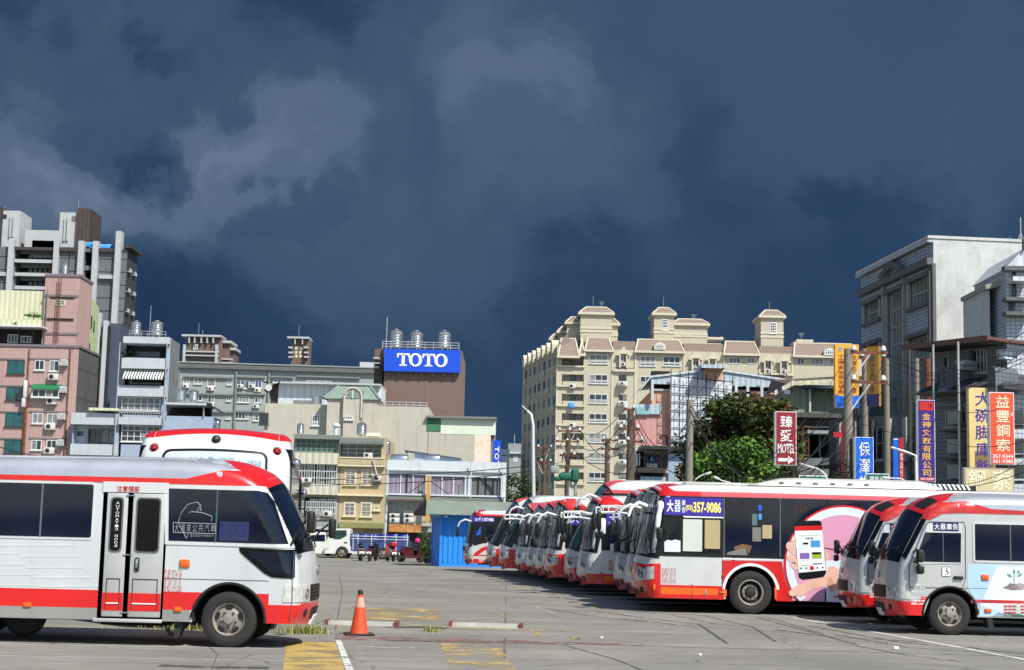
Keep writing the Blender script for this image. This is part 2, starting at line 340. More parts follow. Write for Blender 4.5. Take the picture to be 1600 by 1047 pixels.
# ================================================================== vehicles
class Shape:
    """bus body from a side profile (x forward, z up), rounded over an edge radius r"""
    def __init__(s, prof, W, r, zb, arches, cf=.12, cr=.08, crr=.06):
        s.W, s.r, s.zb, s.arches, s.c = W, r, zb, arches, (cf, cr, crr)
        pts = []
        for i, p in enumerate(prof):
            v = Vector(p[:2]); rad = p[2] if len(p) > 2 else 0
            if rad and 0 < i < len(prof)-1:
                a = Vector(prof[i-1][:2]); b = Vector(prof[i+1][:2])
                a = v+(a-v).normalized()*min(rad, (a-v).length*.5); b = v+(b-v).normalized()*min(rad, (b-v).length*.5)
                for k in range(7): t = k/6; pts.append(a*(1-t)**2+v*2*t*(1-t)+b*t*t)
            else: pts.append(v)
        q = [pts[0]]
        for a, b in zip(pts, pts[1:]):
            n = max(1, int((b-a).length/.5)) if (b-a).length > .5 else 1
            if (b-a).length < 1e-4: continue
            for k in range(1, n+1): q.append(a+(b-a)*k/n)
        s.p = q; n = len(q); s.n = []
        for i in range(n):
            t = (q[min(i+1, n-1)]-q[max(i-1, 0)]).normalized(); s.n.append(Vector((-t.y, t.x)))
        s.S = [0]
        for a, b in zip(q, q[1:]): s.S.append(s.S[-1]+(b-a).length)
    def dist(s, x, z):
        v = Vector((x, z)); best = 9; bp = None
        for a, b in zip(s.p, s.p[1:]):
            ab = b-a; t = max(0, min(1, (v-a).dot(ab)/ab.length_squared)); c = a+ab*t; d = (v-c).length
            if d < best: best = d; bp = c; side = (v-c).dot(Vector((-ab.y, ab.x)))
        return (best if side <= 0 else -best), bp
    def side(s, x, z, off=0):
        d, bp = s.dist(x, z); r = s.r
        if d < 0: x, z = bp; d = 0
        y = s.W/2 if d >= r else s.W/2-r+math.sqrt(max(0, r*r-(r-d)**2))
        if d < r:   # offset along the rounded normal
            th = math.asin(max(-1, min(1, (r-d)/r))); i = min(range(len(s.p)), key=lambda k: (s.p[k]-Vector((x, z))).length_squared)
            x += s.n[i].x*off*math.sin(th); z += s.n[i].y*off*math.sin(th); y += off*math.cos(th)
        else: y += off
        return x, y, z
    def at(s, S, y, off=0):
        S = max(0, min(s.S[-1]-1e-5, S))
        import bisect as bs
        i = max(0, min(len(s.p)-2, bs.bisect_right(s.S, S)-1)); t = (S-s.S[i])/(s.S[i+1]-s.S[i])
        p = s.p[i].lerp(s.p[i+1], t); n = s.n[i].lerp(s.n[i+1], t).normalized(); ye = s.W/2-s.r
        u = min(1, abs(y)/ye); c = s.c[0]*max(0, n.x)+s.c[1]*max(0, n.y)+s.c[2]*max(0, -n.x)
        p = p+n*(c*(1-u*u)+off)
        return Vector((p.x, y, p.y))
    def s_front(s, z):
        for i in range(len(s.p)-1, 0, -1):
            a, b = s.p[i-1], s.p[i]
            if b.y <= z <= a.y: return s.S[i-1]+(s.S[i]-s.S[i-1])*(a.y-z)/max(1e-6, a.y-b.y)
        return s.S[-1]
    def s_rear(s, z):
        for i in range(len(s.p)-1):
            a, b = s.p[i], s.p[i+1]
            if a.y <= z <= b.y: return s.S[i]+(s.S[i+1]-s.S[i])*(z-a.y)/max(1e-6, b.y-a.y)
        return 0
    def s_roof(s, x):
        for i in range(len(s.p)-1):
            a, b = s.p[i], s.p[i+1]
            if a.x <= x <= b.x and b.y > 1.5 and abs(b.x-a.x) > abs(b.y-a.y)*.3: return s.S[i]+(s.S[i+1]-s.S[i])*(x-a.x)/max(1e-6, b.x-a.x)
        return 0
    def body(s, m, mb=None):
        mb = mb or MB(); J = 6; r = s.r; n = len(s.p)
        for sg in (1, -1):
            vs = []
            for i in range(n):
                for j in range(J+1):
                    th = math.pi/2*j/J; d = r*(1-math.cos(th)); q = s.p[i]-s.n[i]*d
                    vs.append((q.x, sg*(s.W/2-r+r*math.sin(th)), q.y))
            fs = [(i*(J+1)+j, i*(J+1)+j+1, (i+1)*(J+1)+j+1, (i+1)*(J+1)+j) for i in range(n-1) for j in range(J)]
            if sg > 0: fs = [f[::-1] for f in fs]
            mb.add(vs, fs, m, True)
            inner = [s.p[i]-s.n[i]*r for i in range(n)]; zb = s.zb
            poly = [(q.x, q.y) for q in inner]
            for xc, zc, ra in sorted(s.arches, key=lambda a: -a[0]):
                a0 = math.asin(max(-1, min(1, (zb-zc)/ra)))
                for k in range(21):
                    a = a0+(math.pi-2*a0)*k/20; poly.append((xc+ra*math.cos(a), zc+ra*math.sin(a)))
            vs = [(x, sg*s.W/2, z) for x, z in poly]; f = tuple(range(len(vs)))
            bm = bmesh.new(); bv = [bm.verts.new(v) for v in vs]; bm.faces.new(bv); bmesh.ops.triangulate(bm, faces=bm.faces[:])
            bm.verts.index_update(); fs = [tuple(v.index for v in fc.verts) for fc in bm.faces]; bm.free()
            mb.add(vs, fs if sg < 0 else [f[::-1] for f in fs], m, False)
            for xc, zc, ra in s.arches:      # dark liner inside the arch
                a0 = math.asin(max(-1, min(1, (zb-zc)/ra))); A = [a0+(math.pi-2*a0)*k/20 for k in range(21)]
                o = [(xc+ra*math.cos(a), sg*s.W/2, zc+ra*math.sin(a)) for a in A]; i_ = [(x, sg*(s.W/2-.42), z) for x, y, z in o]
                mb.add(o+i_, [(k, k+1, 21+k+1, 21+k) for k in range(20)]+[tuple(range(21, 42))], 'chassis')
        T = 12; ye = s.W/2-r; vs = []
        for i in range(n):
            for j in range(T+1): vs.append(s.at(s.S[i], -ye+2*ye*j/T))
        fs = [(i*(T+1)+j, (i+1)*(T+1)+j, (i+1)*(T+1)+j+1, i*(T+1)+j+1) for i in range(n-1) for j in range(T)]
        mb.add(vs, [f[::-1] for f in fs], m, True)
        return mb
    def _tess(s, poly, g, side=False):
        bm = bmesh.new(); vs = [bm.verts.new((a, b, 0)) for a, b in poly]
        bm.faces.new(vs)
        if g:
            for ax in (0, 1):
                lo = min(p[ax] for p in poly); hi = max(p[ax] for p in poly); k = math.ceil(lo/g)
                while k*g < hi-1e-4:
                    if k*g > lo+1e-4:
                        co = [0, 0, 0]; no = [0, 0, 0]; co[ax] = k*g; no[ax] = 1
                        bmesh.ops.bisect_plane(bm, geom=bm.verts[:]+bm.edges[:]+bm.faces[:], plane_co=co, plane_no=no, dist=1e-5)
                    k += 1
        if side:
            h = .0175
            for ax in (0, 1):
                near = [f for f in bm.faces if s.dist(*f.calc_center_median().to_2d())[0] < .12]
                if not near: break
                lo = min(v.co[ax] for f in near for v in f.verts); hi = max(v.co[ax] for f in near for v in f.verts); k = math.ceil(lo/h)
                while k*h < hi-1e-4:
                    fs = [f for f in near if f.is_valid and min(v.co[ax] for v in f.verts) < k*h-1e-4 and max(v.co[ax] for v in f.verts) > k*h+1e-4]
                    if fs:
                        co = [0, 0, 0]; no = [0, 0, 0]; co[ax] = k*h; no[ax] = 1
                        r_ = bmesh.ops.bisect_plane(bm, geom=list({v for f in fs for v in f.verts})+list({e for f in fs for e in f.edges})+fs, plane_co=co, plane_no=no, dist=1e-5)
                        near = [f for f in near if f.is_valid]+[f for f in r_['geom'] if isinstance(f, bmesh.types.BMFace)]; near = list(set(near))
                    k += 1
        bmesh.ops.triangulate(bm, faces=bm.faces[:])
        bm.verts.index_update(); V = [(v.co.x, v.co.y) for v in bm.verts]; Fc = [tuple(v.index for v in f.verts) for f in bm.faces]
        Bd = [tuple(v.index for v in e.verts) for e in bm.edges if len(e.link_faces) == 1]; bm.free(); return V, Fc, Bd
    def sp(s, mb, sg, poly, m, off=.006, g=None):
        if g is None: g = .07 if any(s.dist(*p)[0] < s.r+.02 for p in poly) else 0
        V, Fc, Bd = s._tess(poly, g, g > 0); n = len(V); o = []; i_ = []; off += .003 if g else 0
        for a, b in V:
            x, y, z = s.side(a, b, off); o.append((x, sg*y, z)); x, y, z = s.side(a, b, -.004); i_.append((x, sg*y, z))
        ar = sum(poly[k][0]*poly[(k+1) % len(poly)][1]-poly[(k+1) % len(poly)][0]*poly[k][1] for k in range(len(poly)))
        sm = g > 0
        # triangles come out facing +y or -y depending on winding; recomputed by normal direction of the side
        fx = []
        for f in Fc:
            a, b, c = (Vector(o[k]) for k in f); nn = (b-a).cross(c-a)
            fx.append(f if nn.y*sg > 0 or abs(nn.y) < 1e-9 else f[::-1])
        mb.add(o+i_, fx, m, sm); mb.add(o+i_, [(a, b, b+n, a+n) for a, b in Bd], m, False); return mb
    def fp(s, mb, poly, m, off=.006, g=.12):
        """panel on the nose, roof or tail: poly in (arc length, y)"""
        V, Fc, Bd = s._tess(poly, g); n = len(V)
        o = [s.at(a, b, off) for a, b in V]; i_ = [s.at(a, b, -.004) for a, b in V]
        fx = []
        for f in Fc:
            a, b, c = (o[k] for k in f); nn = (b-a).cross(c-a); ctr = (a+b+c)/3-Vector((s.p[0].x*.5, 0, 1.4))
            fx.append(f if nn.dot(ctr) > 0 else f[::-1])
        mb.add(o+i_, fx, m, True); mb.add(o+i_, [(a, b, b+n, a+n) for a, b in Bd], m, False); return mb
def rect(x0, x1, z0, z1): return [(x0, z0), (x1, z0), (x1, z1), (x0, z1)]
def rrect(x0, x1, z0, z1, r=.06, n=4):
    o = []
    for cx, cz, a0 in ((x1-r, z0+r, -90), (x1-r, z1-r, 0), (x0+r, z1-r, 90), (x0+r, z0+r, 180)):
        for k in range(n+1): a = R(a0+90*k/n); o.append((cx+r*math.cos(a), cz+r*math.sin(a)))
    return o
def circ(cx, cz, r, n=24, a0=0, a1=360):
    return [(cx+r*math.cos(R(a0+(a1-a0)*k/n)), cz+r*math.sin(R(a0+(a1-a0)*k/n))) for k in range(n+(a1-a0 != 360))]

WCACHE = {}
def wheel(parent, x, y, rad, width, kind):
    """tyre mesh with rim child; outer face towards the sign of y"""
    sg = 1 if y > 0 else -1; k = (rad, width, kind, sg)
    if k not in WCACHE:
        w_ = width; rr = rad*.60
        t = MB(); pr = [(rr, -w_*.5), (rad*.86, -w_*.5), (rad*.97, -w_*.42), (rad, -w_*.3), (rad, w_*.3), (rad*.97, w_*.42), (rad*.86, w_*.5), (rad*.74, w_*.52), (rr*1.02, w_*.47), (rr, w_*.36)]
        pr = [(a, b*sg) for a, b in pr]; t.lathe(pr, 'rubber', axis='y', n=36, cap=False)
        a = t.build('wheel'); smooth_by_angle(a, 40)
        r_ = MB(); d = -.02 if kind == 'bus' else .0
        prof = [(rr*1.0, w_*.40), (rr*.96, w_*.44), (rr*.92, w_*.40), (rr*.80, w_*.22), (rr*.74, w_*.26), (rr*.56, w_*.34), (rr*.40, w_*.36), (rr*.30, w_*.36), (rr*.27, w_*.50), (rr*.16, w_*.52), (0.0, w_*.52)]
        if kind == 'bus': r_.lathe([(rr*1.0, w_*.45*sg), (rr*.93, w_*.47*sg), (rr*.86, w_*.40*sg)], 'rim', axis='y', n=36, cap=False); r_.lathe([(rr*.62, w_*.15*sg), (rr*.55, w_*.17*sg), (rr*.42, w_*.17*sg)], 'rim', axis='y', n=36, cap=False)
        if kind == 'bus': prof = [(rr, w_*.42), (rr*.95, w_*.45), (rr*.9, w_*.40), (rr*.84, w_*.12), (rr*.72, w_*.02), (rr*.66, w_*.04), (rr*.60, w_*.12), (rr*.36, w_*.14), (rr*.33, w_*.32), (rr*.2, w_*.36), (0, w_*.36)]
        r_.lathe([(a_, b_*sg) for a_, b_ in prof], 'rim' if kind == 'van' else 'rim_dark', axis='y', n=36, cap=False)
        nh = 5 if kind == 'van' else 8
        for i in range(nh):     # hand holes and wheel nuts
            an = 2*math.pi*i/nh+.3; rc = rr*.74 if kind == 'van' else rr*.69
            if kind == 'van':
                pl = [(rc*math.cos(an+u)*(1+v), rc*math.sin(an+u)*(1+v)) for u, v in ((-.3, -.05), (-.2, -.2), (.2, -.2), (.3, -.05), (.26, .1), (0, .15), (-.26, .1))]
                yy = w_*.37
            else:
                pl = [(rc*math.cos(an)+rr*.05*math.cos(q), rc*math.sin(an)+rr*.05*math.sin(q)) for q in [2*math.pi*z/8 for z in range(8)]]; yy = w_*.13
            r_.prism(pl, (yy-.03)*sg, yy*sg, 'black')
        for i in range(5 if kind == 'van' else 10):
            an = 2*math.pi*i/(5 if kind == 'van' else 10)+(.3+.63 if kind == 'van' else 0); rc = rr*.46 if kind == 'van' else rr*.48
            yy = w_*(.36 if kind == 'van' else .14)
            r_.lathe([(rr*.07 if kind == 'van' else rr*.055, yy*sg), (rr*.06, (yy+.035)*sg), (0, (yy+.04)*sg)], 'rim_dark' if kind == 'van' else 'chrome', c=(rc*math.cos(an), 0, rc*math.sin(an)), axis='y', n=8)
        b = r_.build('rim'); smooth_by_angle(b, 40)
        for q in (a, b): COL.objects.unlink(q)
        WCACHE[k] = (a.data, b.data); bpy.data.objects.remove(a); bpy.data.objects.remove(b)
    a = bpy.data.objects.new('wheel', WCACHE[k][0]); COL.objects.link(a); a.parent = parent; a.location = (x, y-sg*width*.5, rad)
    b = bpy.data.objects.new('rim', WCACHE[k][1]); COL.objects.link(b); b.parent = a
    return a
def chassis(parent, L, W, zb, wr, xs):
    c = MB(); c.box(-L+.3, -.45, -W/2+.45, W/2-.45, zb-.02, zb+.35, 'chassis')
    for x in xs:
        c.tube([(x, -W/2+.25, wr), (x, W/2-.25, wr)], .07, 'chassis'); c.lathe([(0, -.16), (.14, -.1), (.17, 0), (.14, .1), (0, .16)], 'chassis', c=(x-.0, 0, wr-.02), axis='y', n=12)
    c.box(xs[0]-1.9, xs[0]-1.0, -.45, .15, .24, zb+.05, 'chassis'); c.box(xs[0]-2.9, xs[0]-2.3, .1, .7, .28, zb+.05, 'chassis')
    c.tube([(xs[0]-.3, .3, .3), (xs[-1]+.4, .34, .34), (-L+.5, .4, .33)], .045, 'chassis'); c.tube([(xs[0]-.5, -.1, .33), (xs[-1], -.1, .33)], .05, 'chassis')
    # inner shell that closes the body from below
    c.box(-L+.25, -.3, -W/2+.3, W/2-.3, zb+.3, zb+.34, 'chassis')
    return c.build('chassis', parent)
def spec_text(S, mb, sg, x0, x1, z0, z1, rows, m, bold=.01):
    """small lines of writing on the body side"""
    n = len(rows); h = (z1-z0)/n
    for i, t in enumerate(rows):
        za = z1-(i+.85)*h; zb_ = z1-(i+.1)*h
        f = (lambda a, b, za=za, zb_=zb_: (x0+(x1-x0)*a, sg*(S.W/2+.012), za+(zb_-za)*b))
        mb.text(t, f, m, bold)
def stext(S, mb, sg, body, a, b, za, zb_, m, off=.012, bold=0.0):
    mb.text(body, lambda u, v: (a+(b-a)*u, sg*(S.W/2+off), za+(zb_-za)*v), m, bold)

# ------------------------------------------------------------------ minibus (coaster-size)
MINI = [(-6.99, .36), (-6.99, 1.5), (-6.93, 2.42, .35), (-6.3, 2.52, .3), (-1.75, 2.56, .3), (-1.2, 2.53, .3), (-.86, 2.44, .25), (-.56, 2.27, .25),
        (-.13, 1.44, .2), (-.03, 1.15, .2), (.0, .86, .1), (.0, .5, .1), (-.07, .34)]
mini = Shape(MINI, 2.03, .20, .34, [(-.97, .37, .50), (-4.905, .37, .50)], cf=.12, cr=.09)
def arcx(z0, z1, xc, r, d, zc=.37, n=6): return [(xc+d*math.sqrt(max(0, r*r-(z-zc)**2)), z) for z in [z0+(z1-z0)*k/n for k in range(n+1)]]
def minibus_common(root, sg):
    S = mini; mb = S.body('bus_silver' if sg > 0 else 'bus_silver_light'); b = mb.build('body', root); smooth_by_angle(b, 38)
    c = chassis(root, 6.99, 2.03, .34, .385, [-.97, -4.905])
    wheel(root, -.97, 1.0, .385, .23, 'van'); wheel(root, -.97, -1.0, .385, .23, 'van')
    wheel(root, -4.905, 1.0, .385, .23, 'van'); wheel(root, -4.905, -1.0, .385, .23, 'van')
    sw0, sw1 = S.s_front(1.43), S.s_front(2.20)
    ws = MB(); S.fp(ws, [(sw0+.14, -.81), (sw0+.14, .81), (sw0-.02, .815), (sw1, .81), (sw1-.03, 0), (sw1, -.81), (sw0-.02, -.815)], 'glass_black', .004)
    for k in (1, -1) if sg > 0 else (): S.sp(ws, k, [S_pt(S, 1.42, .0005), S_pt(S, 2.18, .0005), S_pt(S, 2.14, .07), S_pt(S, 1.38, .06)], 'glass_black', .004)
    wso = ws.build('windscreen', root)
    g = MB(); S.fp(g, [(sw0-.03, -.76), (sw0-.03, .76), (sw1+.06, .76), (sw1+.06, -.76)], 'glass', .010); g.build('pane', wso)
    wp = MB()
    for y0, y1 in ((-.65, -.05), (.05, .65)):
        wp.tube([S.at(sw0+.10, y0, .03), S.at(sw0-.05, (y0+y1)/2, .05), S.at(sw0-.10, y1, .03)], .012, 'black'); wp.tube([S.at(sw0-.02, y0-.1, .03), S.at(sw0-.14, y1, .03)], .014, 'black')
    wp.build('wiper', wso)
    rf = MB(); S.fp(rf, [(S.s_roof(-6.3), -.81), (S.s_roof(-6.3), .81), (S.s_roof(-1.0), .81), (S.s_roof(-1.0), -.81)], 'roof_silver', .003, .25)
    for k in (1, -1): S.sp(rf, k, [(-6.4, 2.31), (-6.3, 2.515), (-1.75, 2.56), (-1.2, 2.53), (-1.0, 2.48), (-1.2, 2.31)], 'roof_silver', .003, .2)
    rf.build('roof', root)
    cap = MB(); s0, s1 = S.s_roof(-1.25), sw1-.0
    S.fp(cap, [(s0+.25, -.81), (s0, -.4), (s0-.05, 0), (s0, .4), (s0+.25, .81), (s1, .81), (s1-.02, 0), (s1, -.81)], 'bus_red', .005)
    capo = cap.build('front_cap', root)
    for y0 in (-.5, .5) if sg > 0 else (): v = MB(); S.fp(v, rrect(S.s_front(2.42)-.02, S.s_front(2.28), y0-.24, y0+.24, .04), 'black', .012, .06); v.build('roof_vent', capo)
    fr = MB(); sb = S.s_front(.62); se = S.S[-1]
    S.fp(fr, [(sb, -.81), (sb, .81), (se, .81), (se, -.81)], 'bus_red', .008); bo = fr.build('bumper', root)
    for k in (1, -1): S.sp(fr2 := MB(), k, [(0.02, .60), (-.46, .60), (-.46, .345), (-.06, .345)], 'bus_red', .008); fr2.build('bumper_corner', bo)
    d = MB()
    for y in (-.62, .62): S.fp(d, circ(S.s_front(.49), y, .055, 14), 'black', .014, .05)
    S.fp(d, rrect(S.s_front(.56), S.s_front(.42), -.35, .35, .03), 'black', .014, .08); d.build('intake', bo)
    gr = MB()
    for z in (.68, .73, .78, .83): S.fp(gr, rect(S.s_front(z+.018), S.s_front(z-.018), -.42, .42), 'rim_dark', .022)
    S.fp(gr, rect(S.s_front(.87), S.s_front(.645), -.46, .46), 'black', .010); gr.build('grille', root)
    em = MB(); em.lathe([(.06, 0), (.075, .012), (.06, .02), (.045, .012)], 'chrome', axis='x', c=tuple(S.at(S.s_front(1.05), 0, .01)), n=18); em.lathe([(.018, 0), (.03, .01), (.02, .02)], 'chrome', axis='x', c=tuple(S.at(S.s_front(1.05), 0, .01)), n=12); em.build('emblem', root)
    for k in (1, -1):
        h = MB(); S.fp(h, rect(S.s_front(.875), S.s_front(.64), .50*k, .81*k) if k > 0 else rect(S.s_front(.875), S.s_front(.64), -.81, -.50), 'lamp_clear', .012, .08)
        S.sp(h, k, [(.01, .64), (.01, .875), (-.20, .86), (-.23, .64)], 'lamp_clear', .010, .05)
        ho = h.build('headlight', root)
        l = MB(); p = S.at(S.s_front(.75), .62*k, .01); l.lathe([(.075, 0), (.065, .02), (0, .03)], 'chrome', axis='x', c=tuple(p), n=14); l.build('reflector', ho)
    pl = MB(); S.fp(pl, rect(S.s_front(.47), S.s_front(.35), -.16, .16), 'paint_white', .03); pl.build('number_plate', root)
    return S
def S_pt(S, z, inset):
    q = S.s_front(z); p = S.at(q, S.W/2-S.r, 0)
    import bisect as bs
    i = max(0, min(len(S.p)-2, bs.bisect_right(S.S, q)-1)); n = S.n[i]
    return (p.x-n.x*inset, p.z-n.y*inset)
def mirror(root, a, b, sz, m='black', arm='black', name='mirror'):
    """arm from a to b, housing hanging at b"""
    a, b = Vector(a), Vector(b); mid = (a+b)/2+Vector((0, 0, .05)); o = MB(); o.tube([a, mid, b], .016, arm); o.rbox(b-Vector((0, 0, sz[2]*.35)), sz, m, .035)
    mo = o.build(name, root); g = MB(); c = b-Vector((0, 0, sz[2]*.35)); g.box(c.x-sz[0]/2-.004, c.x-sz[0]/2, c.y-sz[1]*.38, c.y+sz[1]*.38, c.z-sz[2]*.4, c.z+sz[2]*.4, 'chrome'); g.build('glass', mo); return mo
def seam(S, mb, sg, x0, x1, z0, z1, m='grey_gasket'): S.sp(mb, sg, rect(x0, x1, z0, z1), m, .003, 0)

# ---- left minibus: nose to the right, right-hand side with the passenger door towards the camera
def left_minibus():
    root = thing('minibus', 'silver and red minibus with folding passenger door, left of the traffic cone', 'minibus', (-2.87, 21.8+1.015, 0), 0, 'silver minibuses')
    S = minibus_common(root, -1); mw = mtx(root.location, 0); sg = -1
    q = lambda px, py: (lambda h: (h.x, h.z))(hit(mw, px, py, 1, -1.015))
    Q = lambda L: [q(*p) for p in L]
    A = lambda L: [q(240+x/2.707, 660+y/2.707) for x, y in L]     # second crop
    B = lambda L: [q(x/2.704, 660+y/2.704) for x, y in L]
    b = MB(); zr = lambda py, px: q(px, py)[1]
    S.sp(b, sg, [(-6.8, 2.315), (-2.6, 2.315), (-1.65, 2.315), (-1.15, 2.44), (-.86, 2.44), (-.56, 2.26), (-.50, 2.12), (-.62, 2.10), (-.78, 2.17), (-1.2, 2.235), (-6.8, 2.25)], 'bus_red', .005, .09); b.build('roof_stripe', root)
    b = MB(); z1, z0 = q(200, 923)[1], q(200, 951)[1]
    S.sp(b, sg, [(-6.7, z1), (-6.7, z0)]+arcx(z0, z1, -.97, .51, -1), 'bus_red', .004, 0)
    S.sp(b, sg, [(-.42, z1), (-.42, z0)]+arcx(z0, z1, -.97, .51, 1), 'bus_red', .004, 0); b.build('red_stripe', root)
    b = MB(); S.sp(b, sg, [(-6.7, .345), (-6.7, z0), (-.97-.54, z0), (-.97-.53, .345)], 'sill_grey', .0035, 0); S.sp(b, sg, [(-.97+.52, .345), (-.97+.54, z0), (-.42, z0), (-.42, .345)], 'sill_grey', .0035, 0); b.build('sill', root)
    # front corner pillar between cab window and windscreen in white, side windows
    wz0, wz1 = q(100, 839)[1], q(100, 756)[1]
    def window(x0, x1, split, poly=None):
        f = MB(); P_ = poly or rrect(x0-.035, x1+.035, wz0-.035, wz1+.035, .05)
        S.sp(f, sg, P_, 'bus_white', .008, 0 if not poly else None); fo = f.build('window', root)
        return fo
    f = window(-6.6, q(143, 800)[0], 0); g = MB(); S.sp(g, sg, rrect(-6.6, q(144.5, 800)[0], wz0, wz1, .03), 'glass', .012, 0); g.build('pane', f)
    for x in (q(65, 800)[0], q(-60, 800)[0]): g = MB(); g.box(x-.012, x+.012, -1.032, -1.02, wz0, wz1, 'grey_gasket'); g.build('divider', f)
    outer = A([(58, 275), (470, 288), (490, 300), (575, 520), (570, 528), (58, 508)]); 
    f = MB(); S.sp(f, sg, A([(48, 262), (478, 272), (505, 292), (590, 532), (48, 516)]), 'bus_white', .008); f = f.build('window', root)
    g = MB(); S.sp(g, sg, A([(66, 279), (440, 290), (475, 300), (500, 335), (566, 516), (64, 500)]), 'glass', .012); g.build('pane', f)
    g = MB(); x0 = A([(272, 300)])[0][0]; zt = A([(272, 286)])[0][1]; zb_ = A([(268, 506)])[0][1]; g.box(x0-.012, x0+.012, -1.034, -1.02, zb_, zt, 'glass_blue'); g.build('divider', f)
    d = MB()   # route number and faint lettering behind the glass
    a0 = A([(285, 480), (400, 428)]); stext(S, d, sg, '103', a0[0][0], a0[1][0], a0[0][1], a0[1][1], 'banner_navy', .0225, .02)
    r_ = A([(278, 500), (405, 422)]); S.sp(d, sg, rect(r_[0][0], r_[1][0], r_[0][1], r_[1][1]), M.setdefault('window_card', mat('window_card', (40, 52, 84), .3, var=.2, spec=.4)), .019, 0)
    d.build('route_card', f)
    d = MB(); M.setdefault('faint', mat('faint_lettering', (128, 134, 140), .4)); fm = M['faint']
    for i, ch in enumerate('大運來公共汽車'):
        a0 = A([(88+25.5*i, 464), (110+25.5*i, 428)]); stext(S, d, sg, ch, a0[0][0], a0[1][0], a0[0][1], a0[1][1], fm, .019, .0)
    for i, ch in enumerate('請勿將頭手伸出車外'):
        a0 = A([(155+11.3*i, 485), (165+11.3*i, 471)]); stext(S, d, sg, ch, a0[0][0], a0[1][0], a0[0][1], a0[1][1], fm, .019)
    for L_ in ([(84, 424), (262, 430)], [(84, 466), (262, 472)], [(84, 424), (84, 466)], [(262, 430), (262, 472)], [(106, 420), (120, 380), (145, 348), (185, 337), (200, 352), (196, 372)], [(150, 385), (160, 378), (205, 382), (248, 398), (245, 420)], [(104, 424), (140, 492), (148, 470)], [(185, 376), (192, 355), (203, 372)]):
        pts = [Vector((x, -1.036, z)) for x, z in A(L_)]; d.tube(pts, .007, fm, 4)
    d.build('window_sticker', f)
    # quarter glass below the cab window
    f = MB(); S.sp(f, sg, A([(362, 529), (592, 540), (594, 655), (585, 662), (500, 655), (470, 640), (380, 562), (366, 548)]), 'glass_black', .008); f = f.build('quarter_window', root)
    g = MB(); S.sp(g, sg, A([(400, 545), (575, 552), (578, 640), (500, 636), (480, 622), (410, 562)]), 'glass', .012); g.build('pane', f)
    # folding door
    dr = MB(); D0, D1 = B([(425, 810)])[0][0], B([(680, 810)])[0][0]; zt = B([(550, 300)])[0][1]; zb_ = B([(550, 822)])[0][1]
    dr.wall(D0-.05, D1+.02, zb_-.03, zt+.01, [], -1.021, .02, 'rim_dark')
    dr.box(D0-.05, D1+.02, -1.021, -1.010, zb_-.03, zt+.01, 'rim_dark'); do = dr.build('door', root)
    hd = MB(); hd.box(D0-.06, D1+.02, -1.030, -1.012, zt+.012, B([(550, 252)])[0][1], 'bus_white')
    a0 = B([(494, 293), (592, 270)]); hd.text('注意頭部', lambda u, v: (a0[0][0]+(a0[1][0]-a0[0][0])*u, -1.034, a0[0][1]+(a0[1][1]-a0[0][1])*v), 'paint_red', .012); hd.build('door_header', do)
    xm = (B([(545, 500)])[0][0]); w2 = [(D0+.01, xm-.035), (xm+.035, D1-.01)]
    for k, (a, c) in enumerate(w2):
        l = MB(); l.rbox(((a+c)/2, -1.03, (zb_+zt)/2), (c-a, .03, zt-zb_), 'bus_silver', .012)
        lz1, lz0 = z1, z0; l.box(a+.002, c-.002, -1.049, -1.040, lz0-.03, lz1-.03, 'bus_red')
        pz0, pz1 = B([(490, 790)])[0][1], B([(490, 662)])[0][1]
        for e in ((a+.05, c-.05, pz1, pz1+.012), (a+.05, a+.06, pz0, pz1), (c-.06, c-.05, pz0, pz1)): l.box(e[0], e[1], -1.052, -1.04, e[2], e[3], 'rim_dark')
        l.box(a+.06, c-.06, -1.058, -1.04, lz1-.18, lz1-.165, 'paint_white')
        lo = l.build('door_leaf', do)
        g = MB(); gz0, gz1 = B([(497, 547)])[0][1], B([(497, 315)])[0][1]
        g.prism(rrect(a+.055, c-.055, gz0, gz1, .05), -1.056, -1.040, 'grey_gasket'); g.prism(rrect(a+.075, c-.075, gz0+.02, gz1-.02, .045), -1.062, -1.050, 'glass_black')
        if k == 0:
            cx = (a+c)/2+.01; t = 'AUTOMATIC DOOR'; hh = (gz1-gz0-.12)/len(t)
            for i, ch in enumerate(t):
                if ch == ' ': continue
                zc = gz1-.06-(i+.5)*hh
                g.text(ch, lambda u, v, zc=zc: (cx+.045*(.5-u), -1.065, zc+hh*.36*(2*v-1)), 'paint_white', .0)
        g.build('pane', lo)
        if k == 1:
            h = MB(); hx = a+.10; hz0, hz1 = B([(568, 632)])[0][1], B([(568, 570)])[0][1]; h.prism(rrect(hx-.035, hx+.035, hz0, hz1, .03), -1.056, -1.04, 'rim_dark'); h.rbox((hx, -1.062, (hz0+hz1)/2+.02), (.035, .02, (hz1-hz0)*.6), 'chrome', .008); h.build('handle', lo)
    for z in (zt-.03, .5*(zt+zb_)+.0, zb_+.06):
        h = MB(); h.tube([(xm-.06, -1.052, z), (xm+.06, -1.052, z)], .010, 'chrome'); h.build('hinge', do)
    st = MB(); st.rbox(((D0+D1)/2-.04, -1.03, zb_-.05), (D1-D0+.12, .05, .05), 'bus_silver', .01); st.build('door_step', do)
    # lamps and lettering
    for nm, (x0, y0, x1, y1), m in (('side_lamp', (110, 580, 154, 613), 'lamp_amber'), ('side_marker', (85, 781, 119, 801), 'lamp_amber')):
        a0 = A([(x0, y1), (x1, y0)]); l = MB(); l.rbox(((a0[0][0]+a0[1][0])/2, -1.025, (a0[0][1]+a0[1][1])/2), (a0[1][0]-a0[0][0], .03, a0[1][1]-a0[0][1]), m, .01); l.build(nm, root)
